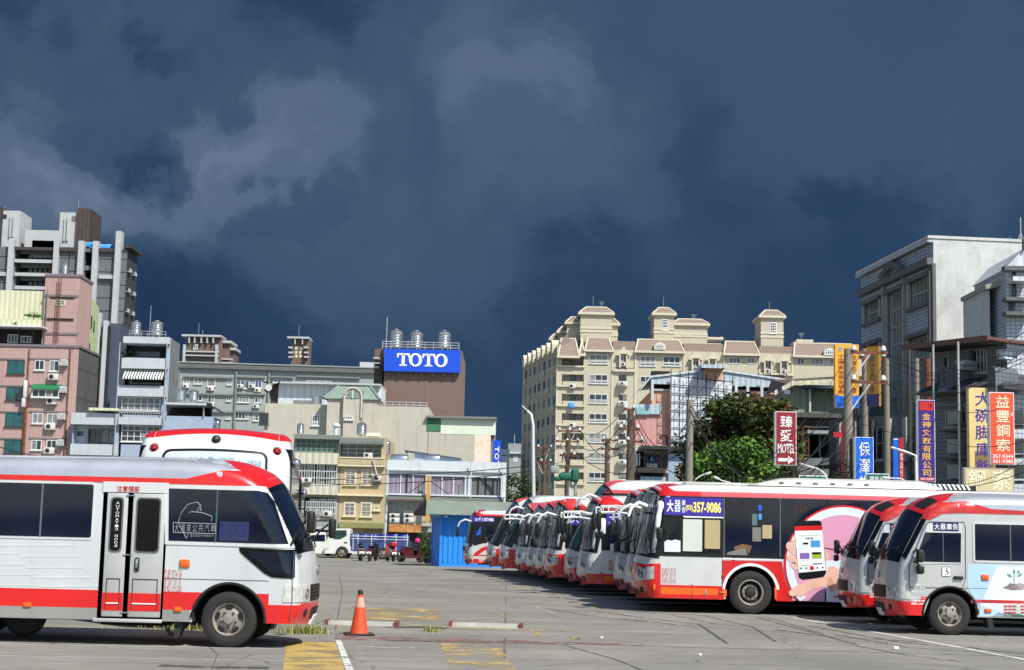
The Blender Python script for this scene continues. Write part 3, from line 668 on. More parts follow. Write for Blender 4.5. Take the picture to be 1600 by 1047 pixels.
    a0 = B([(98, 780), (133, 762)]); l = MB(); l.rbox(((a0[0][0]+a0[1][0])/2, -1.025, (a0[0][1]+a0[1][1])/2), (a0[1][0]-a0[0][0], .03, a0[1][1]-a0[0][1]), 'lamp_amber', .01); l.build('side_marker', root)
    l = MB(); a0 = A([(40, 718), (122, 622)]); spec_text(S, l, sg, a0[0][0], a0[1][0], a0[0][1], a0[1][1], ['車 種 48C-YT', '乙 類 大 客 車', '出廠 2011 年', '座 位 19 人', '立 位 10 人', '長寬 1.810 噸', '總 重 5.5 0噸'], 'paint_red', .0)
    l.build('lettering', root)
    # pressed lines and pale speed stripes
    l = MB(); zc = q(280, 905)[1]; l.box(D1+.02, -.43, -1.019, -1.012, zc, zc+.010, 'grey_gasket'); xc = q(458, 900)[0]
    l.box(xc-.004, xc+.004, -1.019, -1.012, .36, 1.35, 'grey_gasket'); l.build('panel_seam', root)
    l = MB()
    for x0, x1, y0, y1 in ((-300, 320, 516, 524), (-300, 85, 550, 557), (85, 340, 562, 569), (-300, 112, 597, 603), (112, 358, 609, 616), (-300, 140, 640, 646), (140, 400, 652, 659), (-300, 165, 684, 690), (165, 420, 688, 696)):
        p = B([(x0, y0), (x1, y0), (x1-6, y1), (x0, y1)]); S.sp(l, sg, [(a, b) for a, b in p][::-1], 'bus_white', .003, 0)
    l.build('pale_stripe', root)
    # wheel arch lip
    l = MB(); pts = [(-.97+.51*math.cos(R(a)), -1.02, .37+.51*math.sin(R(a))) for a in range(-3, 184, 9)]; l.tube(pts, .024, 'chassis', 6); l.build('arch_lip', root)
    l = MB(); l.prism([(-1.72, .12), (-1.66, .12), (-1.6, .3), (-1.62, .5), (-1.72, .45)], -.96, -.74, 'rubber'); l.tube([(-1.70, -.85, .14), (-1.80, -.85, .16), (-1.84, -.85, .24)], .03, 'rubber'); l.build('mud_flap', root)
    mirror(root, S.side(-.18, 1.42, .0)[:1]+(-.93, 1.38), (.12, -.98, 1.86), (.10, .2, .30)); mirror(root, (-.13, .9, 1.42), (.20, 1.0, 1.78), (.1, .2, .3))
    sp_ = MB(); sp_.lathe([(0, -.1), (.22, -.1), (.3, -.06), (.32, 0), (.3, .06), (.22, .1), (0, .1)], 'rubber', axis='y', c=(-4.0, -.3, .36), n=24); sp_.build('spare_wheel', root)
    # roof rib line
    l = MB(); 
    for y in (-.55, .55): l.tube([S.at(S.s_roof(-6.2), y, .0), S.at(S.s_roof(-4), y, .0), S.at(S.s_roof(-1.6), y*.95, .0)], .012, 'bus_silver', 6)
    l.build('roof_rib', root)
    return root
left_minibus()

# ---- right minibuses: nose to the left, driver's side towards the camera
def right_minibus():
    Ys = 28.95; rz = R(180)
    root = thing('minibus', 'silver minibus with a wheelchair symbol on its door and leaf advert on its side', 'minibus', (7.23, Ys+1.015, 0), rz, 'silver minibuses')
    S = minibus_common(root, 1); mw = mtx(root.location, rz); sg = 1; Y = 1.015
    q = lambda px, py: (lambda h: (h.x, h.z))(hit(mw, px, py, 1, Y))
    A = lambda L: [q(1300+x/3.877, 740+y/3.877) for x, y in L]
    b = MB(); S.sp(b, sg, [(-6.8, 2.30), (-2.6, 2.30), (-1.75, 2.33), (-1.3, 2.46), (-.86, 2.43), (-.56, 2.26), (-.50, 2.12), (-.62, 2.10), (-.85, 2.22), (-1.2, 2.24), (-6.8, 2.235)], 'bus_worn_red', .005, .09); b.build('roof_stripe', root)
    z1, z0 = A([(540, 745)])[0][1], A([(540, 822)])[0][1]
    b = MB(); S.sp(b, sg, [(-.42, z1), (-.42, z0)]+arcx(z0, z1, -.97, .51, 1), 'bus_red', .004, 0); b.build('red_stripe', root)
    b = MB(); S.sp(b, sg, [(-.97+.5, .345), (-.97+.54, z0), (-.42, z0), (-.42, .345)], 'bus_cream', .0035, 0); b.build('sill', root)
    # advert panels behind the front wheel
    b = MB(); x0 = A([(822, 600)])[0][0]; ad = [(x0, A([(830, 548)])[0][1]), (-6.7, A([(830, 548)])[0][1]), (-6.7, .36), (-.97-.53, .36), (-.97-.55, .55), (x0, A([(820, 700)])[0][1])]
    S.sp(b, sg, ad, 'ad_pale_blue', .004, 0)
    p = A([(1000, 560), (1163, 565), (1163, 870), (900, 800)]); S.sp(b, sg, p, 'ad_pale', .006, 0)
    z_ = A([(850, 772)])[0][1]; S.sp(b, sg, rect(-6.7, A([(842, 772)])[0][0], z_-.03, z_+.03), 'bus_worn_red', .008, 0); ad_o = b.build('advert_panel', root)
    l = MB(); cx, cz = A([(1105, 640)])[0]
    for dx, dz, an, ln in ((-.0, .10, 95, .09), (-.07, .04, 150, .11), (.08, .05, 30, .12), (.09, .10, 60, .08)):
        pts = []; 
        for k in range(9):
            t = k/8; pts.append((t*ln, .022*math.sin(math.pi*t)))
        for k in range(7, 0, -1): pts.append((k/8*ln, -.022*math.sin(math.pi*k/8)))
        ca, sa = math.cos(R(an)), math.sin(R(an)); l.prism([(cx-(x*ca-y*sa)-dx*.6, cz+dz+x*sa+y*ca) for x, y in pts], Y+.006, Y+.012, M.setdefault('print_green', mat('print_green', (96, 140, 128), .5)))
    l.tube([(cx, Y+.012, cz-.12), (cx+.01, Y+.012, cz), (cx, Y+.012, cz+.12)], .006, 'print_green' if 'print_green' in M else 'rim_dark', 4)
    hand = [(-.22, -.16), (-.14, -.12), (-.08, -.07), (0, -.09), (.10, -.06), (.2, -.10), (.25, -.15), (.12, -.19), (-.05, -.2)]; l.prism([(cx-x, cz+z) for x, z in hand], Y+.006, Y+.011, M.setdefault('print_sketch', mat('print_sketch', (120, 108, 104), .6, mott=.9, scale=9, dirt=(215, 210, 215)))); l.build('leaf_picture', ad_o)
    b = MB(); p = A([(1035, 785), (1163, 852)]); S.sp(b, sg, rect(p[0][0], p[1][0], p[1][1], p[0][1]), 'bus_white', .008, 0); vo = b.build('side_vent', root)
    b = MB()
    for i in range(5):
        for j in range(3):
            a = A([(1042+25*i+(25*j*5*.0), 790), (1042+25*i+21, 848)]); zt_, zb_ = a[0][1], a[1][1]; h = (zt_-zb_)/9
            for k in range(3): b.box(a[0][0], a[1][0], Y+.008, Y+.016, zb_+h*(3*k+.4), zb_+h*(3*k+1.6), 'bus_red' if i != 3 else 'paint_white')
    b.build('vent_slats', vo)
    # grime along the sill
    b = MB(); M['moss'] = mat('moss', (74, 92, 84), .9, mott=1.0, dirt=(180, 200, 210), scale=14)
    b2 = [(-1.75-.1*i, .37+.05*abs(math.sin(i*1.7))+.03*math.sin(i*.6)) for i in range(40)]; S.sp(b, sg, [(-1.72, .362), (-5.7, .362)]+b2[::-1], 'moss', .0095, 0); b.build('grime', ad_o)
    # windows
    f = MB(); p = A([(850, 290), (1163, 545)]); S.sp(f, sg, rrect(-6.7, p[0][0], p[1][1]-.0, p[0][1], .06), 'bus_white', .010, 0); fo = f.build('window', root)
    g = MB(); p = A([(864, 305), (1163, 531)]); S.sp(g, sg, rrect(-6.6, p[0][0], p[1][1], p[0][1], .02), 'glass', .014, 0); g.build('pane', fo)
    for xx in (A([(1079, 400)])[0][0], -4.6, -5.6): g = MB(); g.box(xx-.01, xx+.01, Y+.014, Y+.022, p[1][1], p[0][1], 'grey_gasket'); g.build('divider', fo)
    # driver door
    d = MB(); outl = A([(590, 292), (800, 295), (808, 330), (808, 640), (790, 692), (470, 690), (468, 560), (550, 350), (565, 310)])
    pts = [Vector((x, Y+.004, z)) for x, z in outl+[outl[0]]]; d.tube(pts, .008, 'grey_gasket', 4); do = d.build('driver_door', root)
    f = MB(); S.sp(f, sg, A([(578, 300), (775, 300), (785, 312), (785, 545), (512, 545), (510, 528), (568, 350)]), 'bus_white', .008); f = f.build('window', do)
    g = MB(); S.sp(g, sg, A([(566, 356), (781, 361), (779, 538), (538, 533), (524, 470)]), 'glass', .012); g.build('pane', f)
    g = MB(); a = A([(671, 358), (655, 535)]); g.box(a[0][0]-.01, a[0][0]+.01, Y+.012, Y+.02, a[1][1], a[0][1], 'glass_blue'); g.build('divider', f)
    g = MB(); a = A([(612, 346), (765, 297)]); g.prism(rect(a[0][0], a[1][0], a[0][1], a[1][1]), Y+.010, Y+.016, 'banner_navy')
    for i, ch in enumerate('大器廣告'):
        c0 = A([(618+37*i, 339), (650+37*i, 304)]); stext(S, g, sg, ch, c0[0][0], c0[1][0], c0[0][1], c0[1][1], 'paint_white', .019, .01)
    g.build('banner', do)
    g = MB(); a = A([(665, 622), (719, 567)]); g.prism(rrect(a[1][0], a[0][0], a[0][1], a[1][1], .02), Y+.003, Y+.009, 'rim_dark'); g.prism(rrect(a[1][0]+.008, a[0][0]-.008, a[0][1]+.008, a[1][1]-.008, .015), Y+.008, Y+.012, 'paint_white')
    cx, cz = (a[0][0]+a[1][0])/2, (a[0][1]+a[1][1])/2
    for L_ in ([(0, .045), (0, 0), (-.025, 0), (-.045, -.04)], [(0, .02), (-.025, .02)]): g.tube([(cx+x, Y+.014, cz+z) for x, z in L_], .006, 'black', 4)
    g.tube([(cx+.008+.034*math.cos(R(t)), Y+.014, cz-.016+.034*math.sin(R(t))) for t in range(110, 330, 20)], .005, 'black', 4); g.lathe([(.012, 0), (0, .004)], 'black', axis='y', c=(cx, Y+.013, cz+.056), n=8); g.build('wheelchair_sign', do)
    g = MB(); a = A([(735, 641), (794, 621)]); g.rbox(((a[0][0]+a[1][0])/2, Y+.02, (a[0][1]+a[1][1])/2), (abs(a[1][0]-a[0][0]), .04, a[1][1]-a[0][1]), 'black', .015); g.build('handle', do)
    for (x0, y0, x1, y1) in ((905, 612, 948, 645), (924, 818, 964, 842)):
        a = A([(x0, y1), (x1, y0)]); l = MB(); l.rbox(((a[0][0]+a[1][0])/2, Y+.012, (a[0][1]+a[1][1])/2), (abs(a[1][0]-a[0][0]), .03, a[1][1]-a[0][1]), 'lamp_amber', .01); l.build('side_lamp', root)
    l = MB(); a = A([(480, 722), (562, 664)]); spec_text(S, l, sg, a[0][0], a[1][0], a[0][1], a[1][1], ['車種48C-FT', '汽缸大客車', '座位 19 人'], 'paint_white', .0)
    a = A([(478, 796), (565, 746)]); spec_text(S, l, sg, a[0][0], a[1][0], a[0][1], a[1][1], ['立位 10 人', '載重1.810噸', '總重5.640噸'], 'paint_white', .01); l.build('lettering', root)
    l = MB(); zc = A([(640, 692)])[0][1]; l.box(-6.9, -.42, Y-.003, Y+.005, zc, zc+.01, 'grey_gasket'); xc = A([(466, 700)])[0][0]; l.box(xc-.004, xc+.004, Y-.003, Y+.004, .36, 1.3, 'grey_gasket'); l.build('panel_seam', root)
    l = MB(); pts = [(-.97+.51*math.cos(R(a)), Y+.005, .37+.51*math.sin(R(a))) for a in range(-3, 184, 9)]; l.tube(pts, .024, 'chassis', 6); l.build('arch_lip', root)
    l = MB(); l.prism([(-1.78, .14), (-1.68, .14), (-1.62, .5), (-1.72, .5)], .74, 1.0, 'rubber'); l.build('mud_flap', root)
    mirror(root, (-.30, 1.0, 1.50), (-.38, 1.16, 1.52), (.12, .16, .24)); mirror(root, (-.3, 1.0, 1.32), (-.38, 1.16, 1.24), (.12, .16, .16)); mirror(root, (-.1, -.85, 1.40), (-.02, -1.12, 1.66), (.10, .18, .30)); mirror(root, (-.1, -.85, 1.40), (.0, -1.1, 1.36), (.1, .14, .14))
    return root
rm = right_minibus()
dup(rm, (7.23, 33.25, 0), None, 'silver minibus half hidden behind the one with the wheelchair symbol')

# ------------------------------------------------------------------ city buses
def bus_shape(H=2.9, kind='city', L=12.0, zb=.33, wb=(-2.75, -8.6)):
    if kind == 'city': pr = [(-L, zb), (-L, 2.0), (-L+.1, H-.25, .3), (-L+.6, H, .35), (-.95, H, .35), (-.45, H-.05, .3), (-.24, H-.32, .3), (-.08, 1.25, .2), (0, .95, .2), (0, .6, .15), (-.10, zb)]
    else: pr = [(-L, zb), (-L, 2.4), (-L+.1, H-.3, .3), (-L+.6, H, .35), (-1.7, H, .4), (-1.15, H-.1, .3), (-.85, H-.5, .3), (-.10, 1.30, .3), (.0, 1.0, .2), (0, .6, .15), (-.12, zb)]
    return Shape(pr, 2.5, .26, zb, [(x, .49, .585) for x in wb], cf=.20, cr=.05)
SHAPES = {}
def make_bus(px, Y, H, kind, label, style, group='buses parked in a row facing left', L=12.0, z_nose=.9, screen=True, name='city_bus', wb=(-2.75, -8.6)):
    """px: picture column of the nose; builds a bus nose to the left with its near side at depth Y"""
    key = (H, kind, L, wb)
    if key not in SHAPES: SHAPES[key] = bus_shape(H, kind, L, wb=wb)
    S = SHAPES[key]; X = P(px, 905, Y+1.25).x+.19; rz = R(180)
    root = thing(name, label, 'bus' if kind == 'city' else 'coach', (X, Y+1.25, 0), rz, group)
    base = style.get('base', 'bus_white'); o = S.body(base).build('body', root); smooth_by_angle(o, 38)
    chassis(root, L, 2.5, S.zb, .485, list(wb))
    for x in wb:
        for y in (1.24, -1.24): wheel(root, x, y, .485, .28, 'bus')
    zt = S.p[0].y; zw0 = 1.22; zw1 = H-.19 if kind == 'city' else H-.22
    s0, s1 = S.s_front(zw0), S.s_front(zw1)
    ws = MB(); S.fp(ws, [(s0, -.98), (s0, .98), (s1, .98), (s1-.03, 0), (s1, -.98)], 'black_gloss', .005)
    for k in (1, -1): S.sp(ws, k, [S_pt(S, zw0, .0005), S_pt(S, (zw0+zw1)/2, .0005), S_pt(S, zw1, .0005), S_pt(S, zw1-.05, .30), S_pt(S, (zw0+zw1)/2, .27), S_pt(S, zw0+.02, .24)], 'black_gloss', .005)
    wso = ws.build('windscreen', root)
    g = MB(); m = 'silver_screen' if screen else 'glass_green'
    mid = S.s_front(2.2 if kind == 'city' else 2.05)
    S.fp(g, [(s0-.06, -.95), (s0-.06, .95), (mid+.02, .95), (mid+.02, -.95)], m, .010)
    S.fp(g, [(mid-.03, -.95), (mid-.03, .95), (s1+.08, .92), (s1+.08, -.92)], m if kind == 'city' else 'glass_blue', .010)
    if screen:
        for k in (1, -1): S.sp(g, k, [S_pt(S, zw0+.1, .0005), S_pt(S, 2.15, .0005), S_pt(S, 2.13, .15), S_pt(S, zw0+.12, .13)], m, .010)
        for k in (1, -1): S.sp(g, k, [S_pt(S, 2.2, .0005), S_pt(S, zw1-.08, .0005), S_pt(S, zw1-.1, .15), S_pt(S, 2.2, .15)], m, .010)
    g.build('pane', wso)
    wp = MB()
    for y0 in (-.55, .15): wp.tube([S.at(s0+.05, y0, .03), S.at(s0-.35, y0+.25, .05), S.at(s0-.75, y0+.28, .04)], .014, 'black')
    wp.build('wiper', wso)
    cap = MB(); cm = style.get('cap', 'bus_red'); r0 = S.s_roof(-.75 if kind == 'city' else -1.55)
    S.fp(cap, [(r0, -.98), (r0, .98), (s1, .98), (s1-.02, 0), (s1, -.98)], cm, .004); cap.build('front_cap', root)
    # nose: red bumper, headlamps, emblem, plate
    fr = MB(); sb = S.s_front(style.get('zn', 1.0)); S.fp(fr, [(sb, -.98), (sb, .98), (S.S[-1], .98), (S.S[-1], -.98)], style.get('nose', 'bus_red'), .005); bo = fr.build('bumper', root)
    if style.get('nose') == 'bus_silver' or style.get('low'):
        fr = MB(); S.fp(fr, [(S.s_front(.58), -.99), (S.s_front(.58), .99), (S.S[-1], .99), (S.S[-1], -.99)], style.get('low', 'bus_red'), .009); fr.build('lower_bumper', bo)
    d = MB(); S.fp(d, rrect(S.s_front(.54), S.s_front(.42), -.5, .5, .03), 'black', .012, .1)
    for y in (-.78, .78): S.fp(d, rrect(S.s_front(.56), S.s_front(.44), y-.09, y+.09, .03), 'black', .014, .1)
    d.build('intake', bo)
    p = MB(); S.fp(p, rect(S.s_front(.72), S.s_front(.58), -.18, .18), 'paint_white', .02); p.build('number_plate', root)
    e = MB(); e.lathe([(.09, 0), (.11, .012), (.09, .024), (.07, .012)], 'chrome', axis='x', c=tuple(S.at(S.s_front(.98), 0, .0)), n=18); e.build('emblem', root)
    for k in (1, -1):
        h = MB(); hl = [(S.s_front(1.0), .62*k), (S.s_front(.95), .98*k), (S.s_front(.70), .98*k), (S.s_front(.68), .55*k), (S.s_front(.78), .48*k)]
        S.fp(h, hl if k < 0 else hl[::-1], 'lamp_clear', .012, .1); S.sp(h, k, [(.015, .70), (.0, .93), (-.06, 1.0), (-.20, 1.02), (-.20, .74)], 'lamp_clear', .010, .05)
        ho = h.build('headlight', root)
        l = MB()
        for y_, z_ in ((.72, .86), (.88, .82)):
            pp = S.at(S.s_front(z_), y_*k, .012); l.lathe([(.06, 0), (.045, .02), (.0, .026)], 'chrome', axis='x', c=tuple(pp), n=12); l.lathe([(.075, -.004), (.062, .012)], 'rim_dark', axis='x', c=tuple(pp), n=12)
        l.build('reflector', ho)
    return root, S, X
def bus_side(root, S, style, px0, tight=False):
    """generic near-side livery in local metres"""
    sg = 1; Y = 1.25; L = -S.p[0].x; H = max(p.y for p in S.p)
    k = style
    wt, wb_ = k.get('wt', H-.40), k.get('wb', 1.28)
    b = MB(); S.sp(b, sg, [(-.45, wt), (-.9, wt+.10), (-.97, wt+.10), (-1.6, wt+.10), (-L+.1, wt+.10), (-L+.1, wt), ], k.get('cap', 'bus_red'), .005, .12)
    if k.get('capside', 1): S.sp(b, sg, [(-.45, wt-.02), (-.32, wt+.1), (-.42, H-.06), (-.7, H-.03), (-.9, H-.10), (-1.15, wt+.11), (-1.15, wt)][::-1], k.get('cap', 'bus_red'), .004, .09)
    b.build('roof_stripe', root)
    w_ = MB(); S.sp(w_, sg, [(-.42, wb_), (-L+.3, wb_), (-L+.3, wt), (-.42, wt)], 'black_gloss', .008, .2); wo = w_.build('window_band', root)
    x = -.55; i = 0
    for wd in k.get('wins', (1.2, 1.45, 1.45, 1.45, 1.45, 1.45, 1.45, 1.3)):
        if -x+wd > L-.4: break
        g = MB(); S.sp(g, sg, rrect(x-wd+.03, x-.03, wb_+.07, wt-.06, .04), 'glass', .012, 0); g.build('window', root); x -= wd; i += 1
    if k.get('banner'):
        g = MB(); S.sp(g, sg, rect(-1.95, -.55, wt-.43, wt-.02), 'banner_blue', .016, 0)
        for j, ch in enumerate('大器'): stext(S, g, sg, ch, -.62-.27*j, -.85-.27*j, wt-.36, wt-.09, 'paint_white', .020, .008)
        stext(S, g, sg, '廣', -1.17, -1.29, wt-.22, wt-.08, 'paint_white', .02, .005); stext(S, g, sg, '告', -1.17, -1.29, wt-.37, wt-.24, 'paint_white', .02, .005)
        stext(S, g, sg, '357-9086', -1.33, -1.92, wt-.34, wt-.12, 'paint_yellow', .02, .02); g.build('banner', root)
    lo = MB(); zr = k.get('zr', .62); c = k.get('skirt', 'bus_red')
    S.sp(lo, sg, [(-.10, .335), (0.01, .6), (-.0, zr), (-.35, zr), (-2.75+.60, zr), (-2.75+.57, .335)][::-1], c, .005, .12)
    S.sp(lo, sg, [(-2.75-.57, .335), (-2.75-.60, zr), (-8.0, zr), (-8.03, .335)], c, .005, 0)
    if k.get('nosered', 1): S.sp(lo, sg, [(.0, .6), (-.0, .95), (-.1, 1.05), (-.3, 1.08), (-.48, 1.08), (-.48, zr), (-.48, .5)], 'bus_red', .006, .08)
    lo.build('skirt', root)
    if k.get('orange'):
        b = MB(); S.sp(b, sg, rect(-2.1, -.5, .42, .56), 'bus_orange', .010, 0); b.build('orange_stripe', root)
    l = MB(); spec_text(S, l, sg, -.62, -1.4, .72, 1.02, ['車 種 大 客 車', '車 重 10.75噸', '座 位 29 人', '總 重 15.4 噸'], 'paint_red', 0); l.build('lettering', root)
    l = MB(); l.rbox((-.42, Y+.01, .62), (.05, .03, .12), 'lamp_amber', .01); l.build('side_marker', root)
def boomerang(root, S, y, z=2.45, m='bus_white', reach=.55):
    """curved hanging mirror arm with a black mirror head"""
    o = MB(); x0 = S.at(S.s_front(z), y*.6).x
    o.tube([(x0-.1, y*.75, z), (x0+reach*.45, y*.9, z+.10), (x0+reach*.85, y*1.0, z-.02), (x0+reach, y*1.02, z-.22)], .05, m, 8, True, .035)
    mo = o.build('mirror_arm', root); h = MB(); h.rbox((x0+reach, y*1.02, z-.46), (.12, .22, .42), 'black', .04); h.build('mirror_head', mo)
def rack_mirror(root, S, y, z=2.35):
    o = MB(); x0 = S.at(S.s_front(z), y*.6).x
    for dz in (0, -.16): o.tube([(x0-.1, y*.8, z+dz), (x0+.3, y, z+dz+.06), (x0+.75, y*1.05, z+dz+.04)], .022, 'paint_white', 6)
    for t in (.3, .55, .75): o.tube([(x0+t, y*1.03, z+.05), (x0+t, y*1.03, z-.12)], .018, 'paint_white', 6)
    mo = o.build('mirror_frame', root); h = MB(); h.rbox((x0+.8, y*1.05, z-.35), (.12, .24, .46), 'black', .04); h.rbox((x0+.72, y*1.0, z-.72), (.10, .2, .2), 'black', .04); h.build('mirror_head', mo)
G2 = 'buses parked in a row facing left'
# main bus with the pink advert
root, S, X0 = make_bus(988, 35.3, 2.88, 'city', 'white city bus with a pink advert of a hand holding a phone', {'nose': 'bus_red', 'zn': 1.05}, G2, wb=(-2.38, -8.2))
def main_bus(root, S):
    sg = 1; Y = 1.25; mw = mtx(root.location, R(180))
    q = lambda px, py: (lambda h: (h.x, h.z))(hit(mw, px, py, 1, Y))
    Q = lambda L: [q(*p) for p in L]
    b = MB(); S.sp(b, sg, Q([(1010, 768), (1013, 761), (1019, 757.8), (1036, 757.8), (1045, 761), (1053, 767), (1075, 767.5), (1180, 769.8), (1340, 774.3), (1600, 782.0), (1800, 788), (1800, 795), (1600, 789), (1340, 781), (1180, 777.5), (1035, 774.5), (1024, 776), (1018, 772)]), 'bus_faded_red', .004, .1)
    S.sp(b, sg, Q([(1008, 769), (1012, 761.5), (1019, 758), (1036, 758), (1045, 761.5), (1054, 767), (1060, 768), (1095, 769), (1095, 775.5), (1036, 774.3), (1029, 776), (1026, 785), (1022, 778), (1014, 770)]), 'bus_red', .007, .07); b.build('roof_stripe', root)
    w_ = MB(); S.sp(w_, sg, Q([(1027, 776), (1036, 774.8), (1180, 778), (1340, 781.5), (1600, 789.5), (1800, 795), (1800, 890), (1600, 884), (1340, 876), (1180, 872), (1026, 868.3), (1022, 820)]), 'black_gloss', .008, .2); wo = w_.build('window_band', root)
    wins = [(1035, 807, 1062, 864), (1066, 808, 1126, 864), (1134, 779, 1217, 867.5), (1221, 780, 1290, 871), (1294, 782, 1380, 872), (1384, 785, 1470, 873), (1474, 787, 1560, 876), (1564, 790, 1650, 879)]
    for x0, y0, x1, y1 in wins:
        g = MB(); a = q(x0, y1); c = q(x1, y0); S.sp(g, sg, rrect(c[0], a[0], q((x0+x1)/2, y1)[1], q((x0+x1)/2, y0)[1], .04), 'glass' if x0 > 1100 else 'glass_dull', .012, 0); wn = g.build('window', root)
    for px in (1131, 1219): l = MB(); a = q(px, 870); c = q(px-1, 779); S.sp(l, sg, rect(a[0]-.012, a[0]+.012, a[1], c[1]), 'grey_gasket', .016, 0); l.build('divider', wo)
    def card(name, px0, py0, px1, py1, m, par=wo, off=.018, r=.015):
        g = MB(); c = q((px0+px1)/2, py0)[1]; d = q((px0+px1)/2, py1)[1]; a = q(px0, (py0+py1)/2)[0]; e = q(px1, (py0+py1)/2)[0]
        g.prism(rrect(min(a, e), max(a, e), d, c, r), Y+.010, Y+off, m); g.build(name, par); return (a, e, d, c)
    card('notice', 1067, 811.5, 1097, 861.5, 'paper'); card('notice', 1101, 812.5, 1125, 857.5, 'paper_tan'); card('notice', 1175.5, 824, 1189, 846, M.setdefault('paper_grey', mat('paper_grey', (120, 120, 112), .8)))
    card('notice', 1191, 820.5, 1206, 841.5, 'paper_tan'); card('notice', 1175, 803, 1183, 821, M.setdefault('paper_teal', mat('paper_teal', (84, 108, 108), .6))); card('notice', 1185, 789, 1190, 798, 'paint_blue'); card('notice', 1185, 803, 1190, 812, 'paint_sky')
    g = MB(); g.prism(Q([(1038, 862), (1038, 847), (1043, 843.5), (1050, 845), (1054, 843), (1063, 845), (1063, 862.5)]), Y+.010, Y+.017, 'ad_pale'); g.build('plastic_bag', wo)
    g = MB(); g.prism(Q([(1135, 867), (1137, 863), (1160, 857), (1165, 857), (1168, 867.5)]), Y+.010, Y+.016, 'paper_grey'); g.prism(Q([(1146, 855), (1160, 850), (1175, 853), (1170, 866), (1165, 857), (1150, 861)]), Y+.0098, Y+.015, M.setdefault('box_brown', mat('box_brown', (120, 84, 58), .8, mott=.6, dirt=(40, 30, 30)))); g.build('boxes', wo)
    g = MB()
    a, c = q(1241, 801), q(1252, 791); 
    a, c = q(1241, 801), q(1262, 791.5); stext(S, g, sg, '317', a[0], c[0], a[1], c[1], M.setdefault('led_red', mat('led_red', (84, 24, 26), .5)), .016, .0)
    g.build('route_number', wo)
    # blue banner
    g = MB(); P4 = Q([(1038, 776.5), (1129.5, 778.8), (1129.5, 807.5), (1038, 804.5)]); g.prism(P4, Y+.008, Y+.022, 'banner_blue')
    def tx(t, x0, y0, x1, y1, m, bold): a, c = q(x0, y1), q(x1, y0); g.text(t, lambda u, v: (a[0]+(c[0]-a[0])*u, Y+.026, a[1]+(c[1]-a[1])*v), m, bold)
    tx('大', 1041.5, 781, 1052.5, 800, 'paint_white', .04); tx('器', 1053.5, 781.5, 1063.5, 800, 'paint_white', .012); tx('廣', 1065, 781, 1070.8, 790, 'paint_white', .01); tx('告', 1065, 792, 1070.8, 801, 'paint_white', .01)
    tx('(03)', 1071, 789, 1082.5, 799.5, 'paint_yellow', .03); tx('357-9086', 1083, 785, 1126.5, 801, 'paint_yellow', .035); g.build('banner', root)
    g = MB(); g.prism(Q([(1067, 806.2), (1130, 808), (1130, 809.8), (1069, 808.6)]), Y+.008, Y+.018, 'paint_white'); g.build('banner_edge', root)
    # lower livery
    lo = MB(); S.sp(lo, sg, Q([(1000, 934), (990, 930), (985, 905), (1000, 890), (1008, 883.3), (1017, 880.8), (1032.3, 880.3), (1032.3, 913.5), (1129, 916), (1129, 875.5), (1222, 877.8), (1226, 905), (1240, 940), (1213, 939), (1213, 925), (1208, 905), (1197, 892), (1185, 885), (1172, 883), (1159, 885), (1147, 892), (1137, 905), (1131.5, 925), (1131, 937), (1032, 934.3)]), 'bus_red', .005, .1); so = lo.build('skirt', root)
    for L_ in ([(1032.3, 917), (1122, 920), (1122, 930), (1032.3, 928)], [(1128.5, 921), (1135.5, 921.3), (1135.5, 932), (1128.5, 931.8)], [(1210, 918), (1213, 918), (1213.5, 936), (1210.5, 936)]):
        o = MB(); S.sp(o, sg, Q(L_), 'bus_orange', .010, 0); o.build('orange_stripe', root)
    xc, zc = -2.38, .49
    o = MB(); S.sp(o, sg, [(xc+.588*math.cos(R(a)), zc+.588*math.sin(R(a))) for a in range(5, 176, 8)]+[(xc+.65*math.cos(R(a)), zc+.65*math.sin(R(a))) for a in range(173, 4, -8)], 'paint_white', .009, 0); o.build('arch_ring', root)
    o = MB(); S.sp(o, sg, Q([(1129, 871.8), (1222, 874.5), (1222, 876.5), (1129, 874)]), 'paint_white', .009, 0); a, c = q(1033, 869.6), q(1300, 876)
    for px, y0, y1 in ((1128.5, 875, 934), (1081, 912, 935)): u, v = q(px, y1), q(px, y0); o.box(u[0]-.006, u[0]+.006, Y+.004, Y+.0105, u[1], v[1], 'rim_dark')
    o.build('panel_seam', root)
    h = MB(); h.rbox((q(1129.5, 900)[0], Y+.01, q(1130, 900)[1]), (.05, .03, .08), 'paint_red', .01); h.build('latch', root)
    h = MB(); h.rbox((q(1022, 918)[0], Y+.012, q(1022, 918)[1]), (.05, .03, .13), 'lamp_amber', .01); h.build('side_marker', root)
    h = MB(); h.rbox((q(1128, 926)[0], Y+.012, q(1127, 926)[1]), (.13, .03, .05), 'lamp_amber', .01); h.build('side_marker', root)
    h = MB(); h.rbox((q(1306.5, 932)[0], Y+.016, q(1306.5, 932)[1]), (.13, .03, .05), 'lamp_amber', .01); h.build('side_marker', root)
    h = MB(); h.rbox((q(1102, 927)[0], Y+.012, q(1102, 927)[1]), (.04, .02, .12), 'chrome', .01); h.build('latch', root)
    l = MB(); a, c = q(1034, 911), q(1056, 887.5); spec_text(S, l, sg, a[0], c[0], a[1], c[1], ['甲 類 大 客 車', '車 種 甲  2016 年', '出廠 BAG-0173 號', '座 位  29 人', '立 位  45 人', '空 重 10.750 噸', '總 重 16.000 噸'], 'paint_red', 0); l.build('lettering', root)
    # pink advert
    cx, cy = 1317, 881.5; yb = 940.8
    def arc(r, a0, a1, n=40): return [(cx-r*math.cos(R(a0+(a1-a0)*k/n)), cy-r*math.sin(R(a0+(a1-a0)*k/n))) for k in range(n+1)]
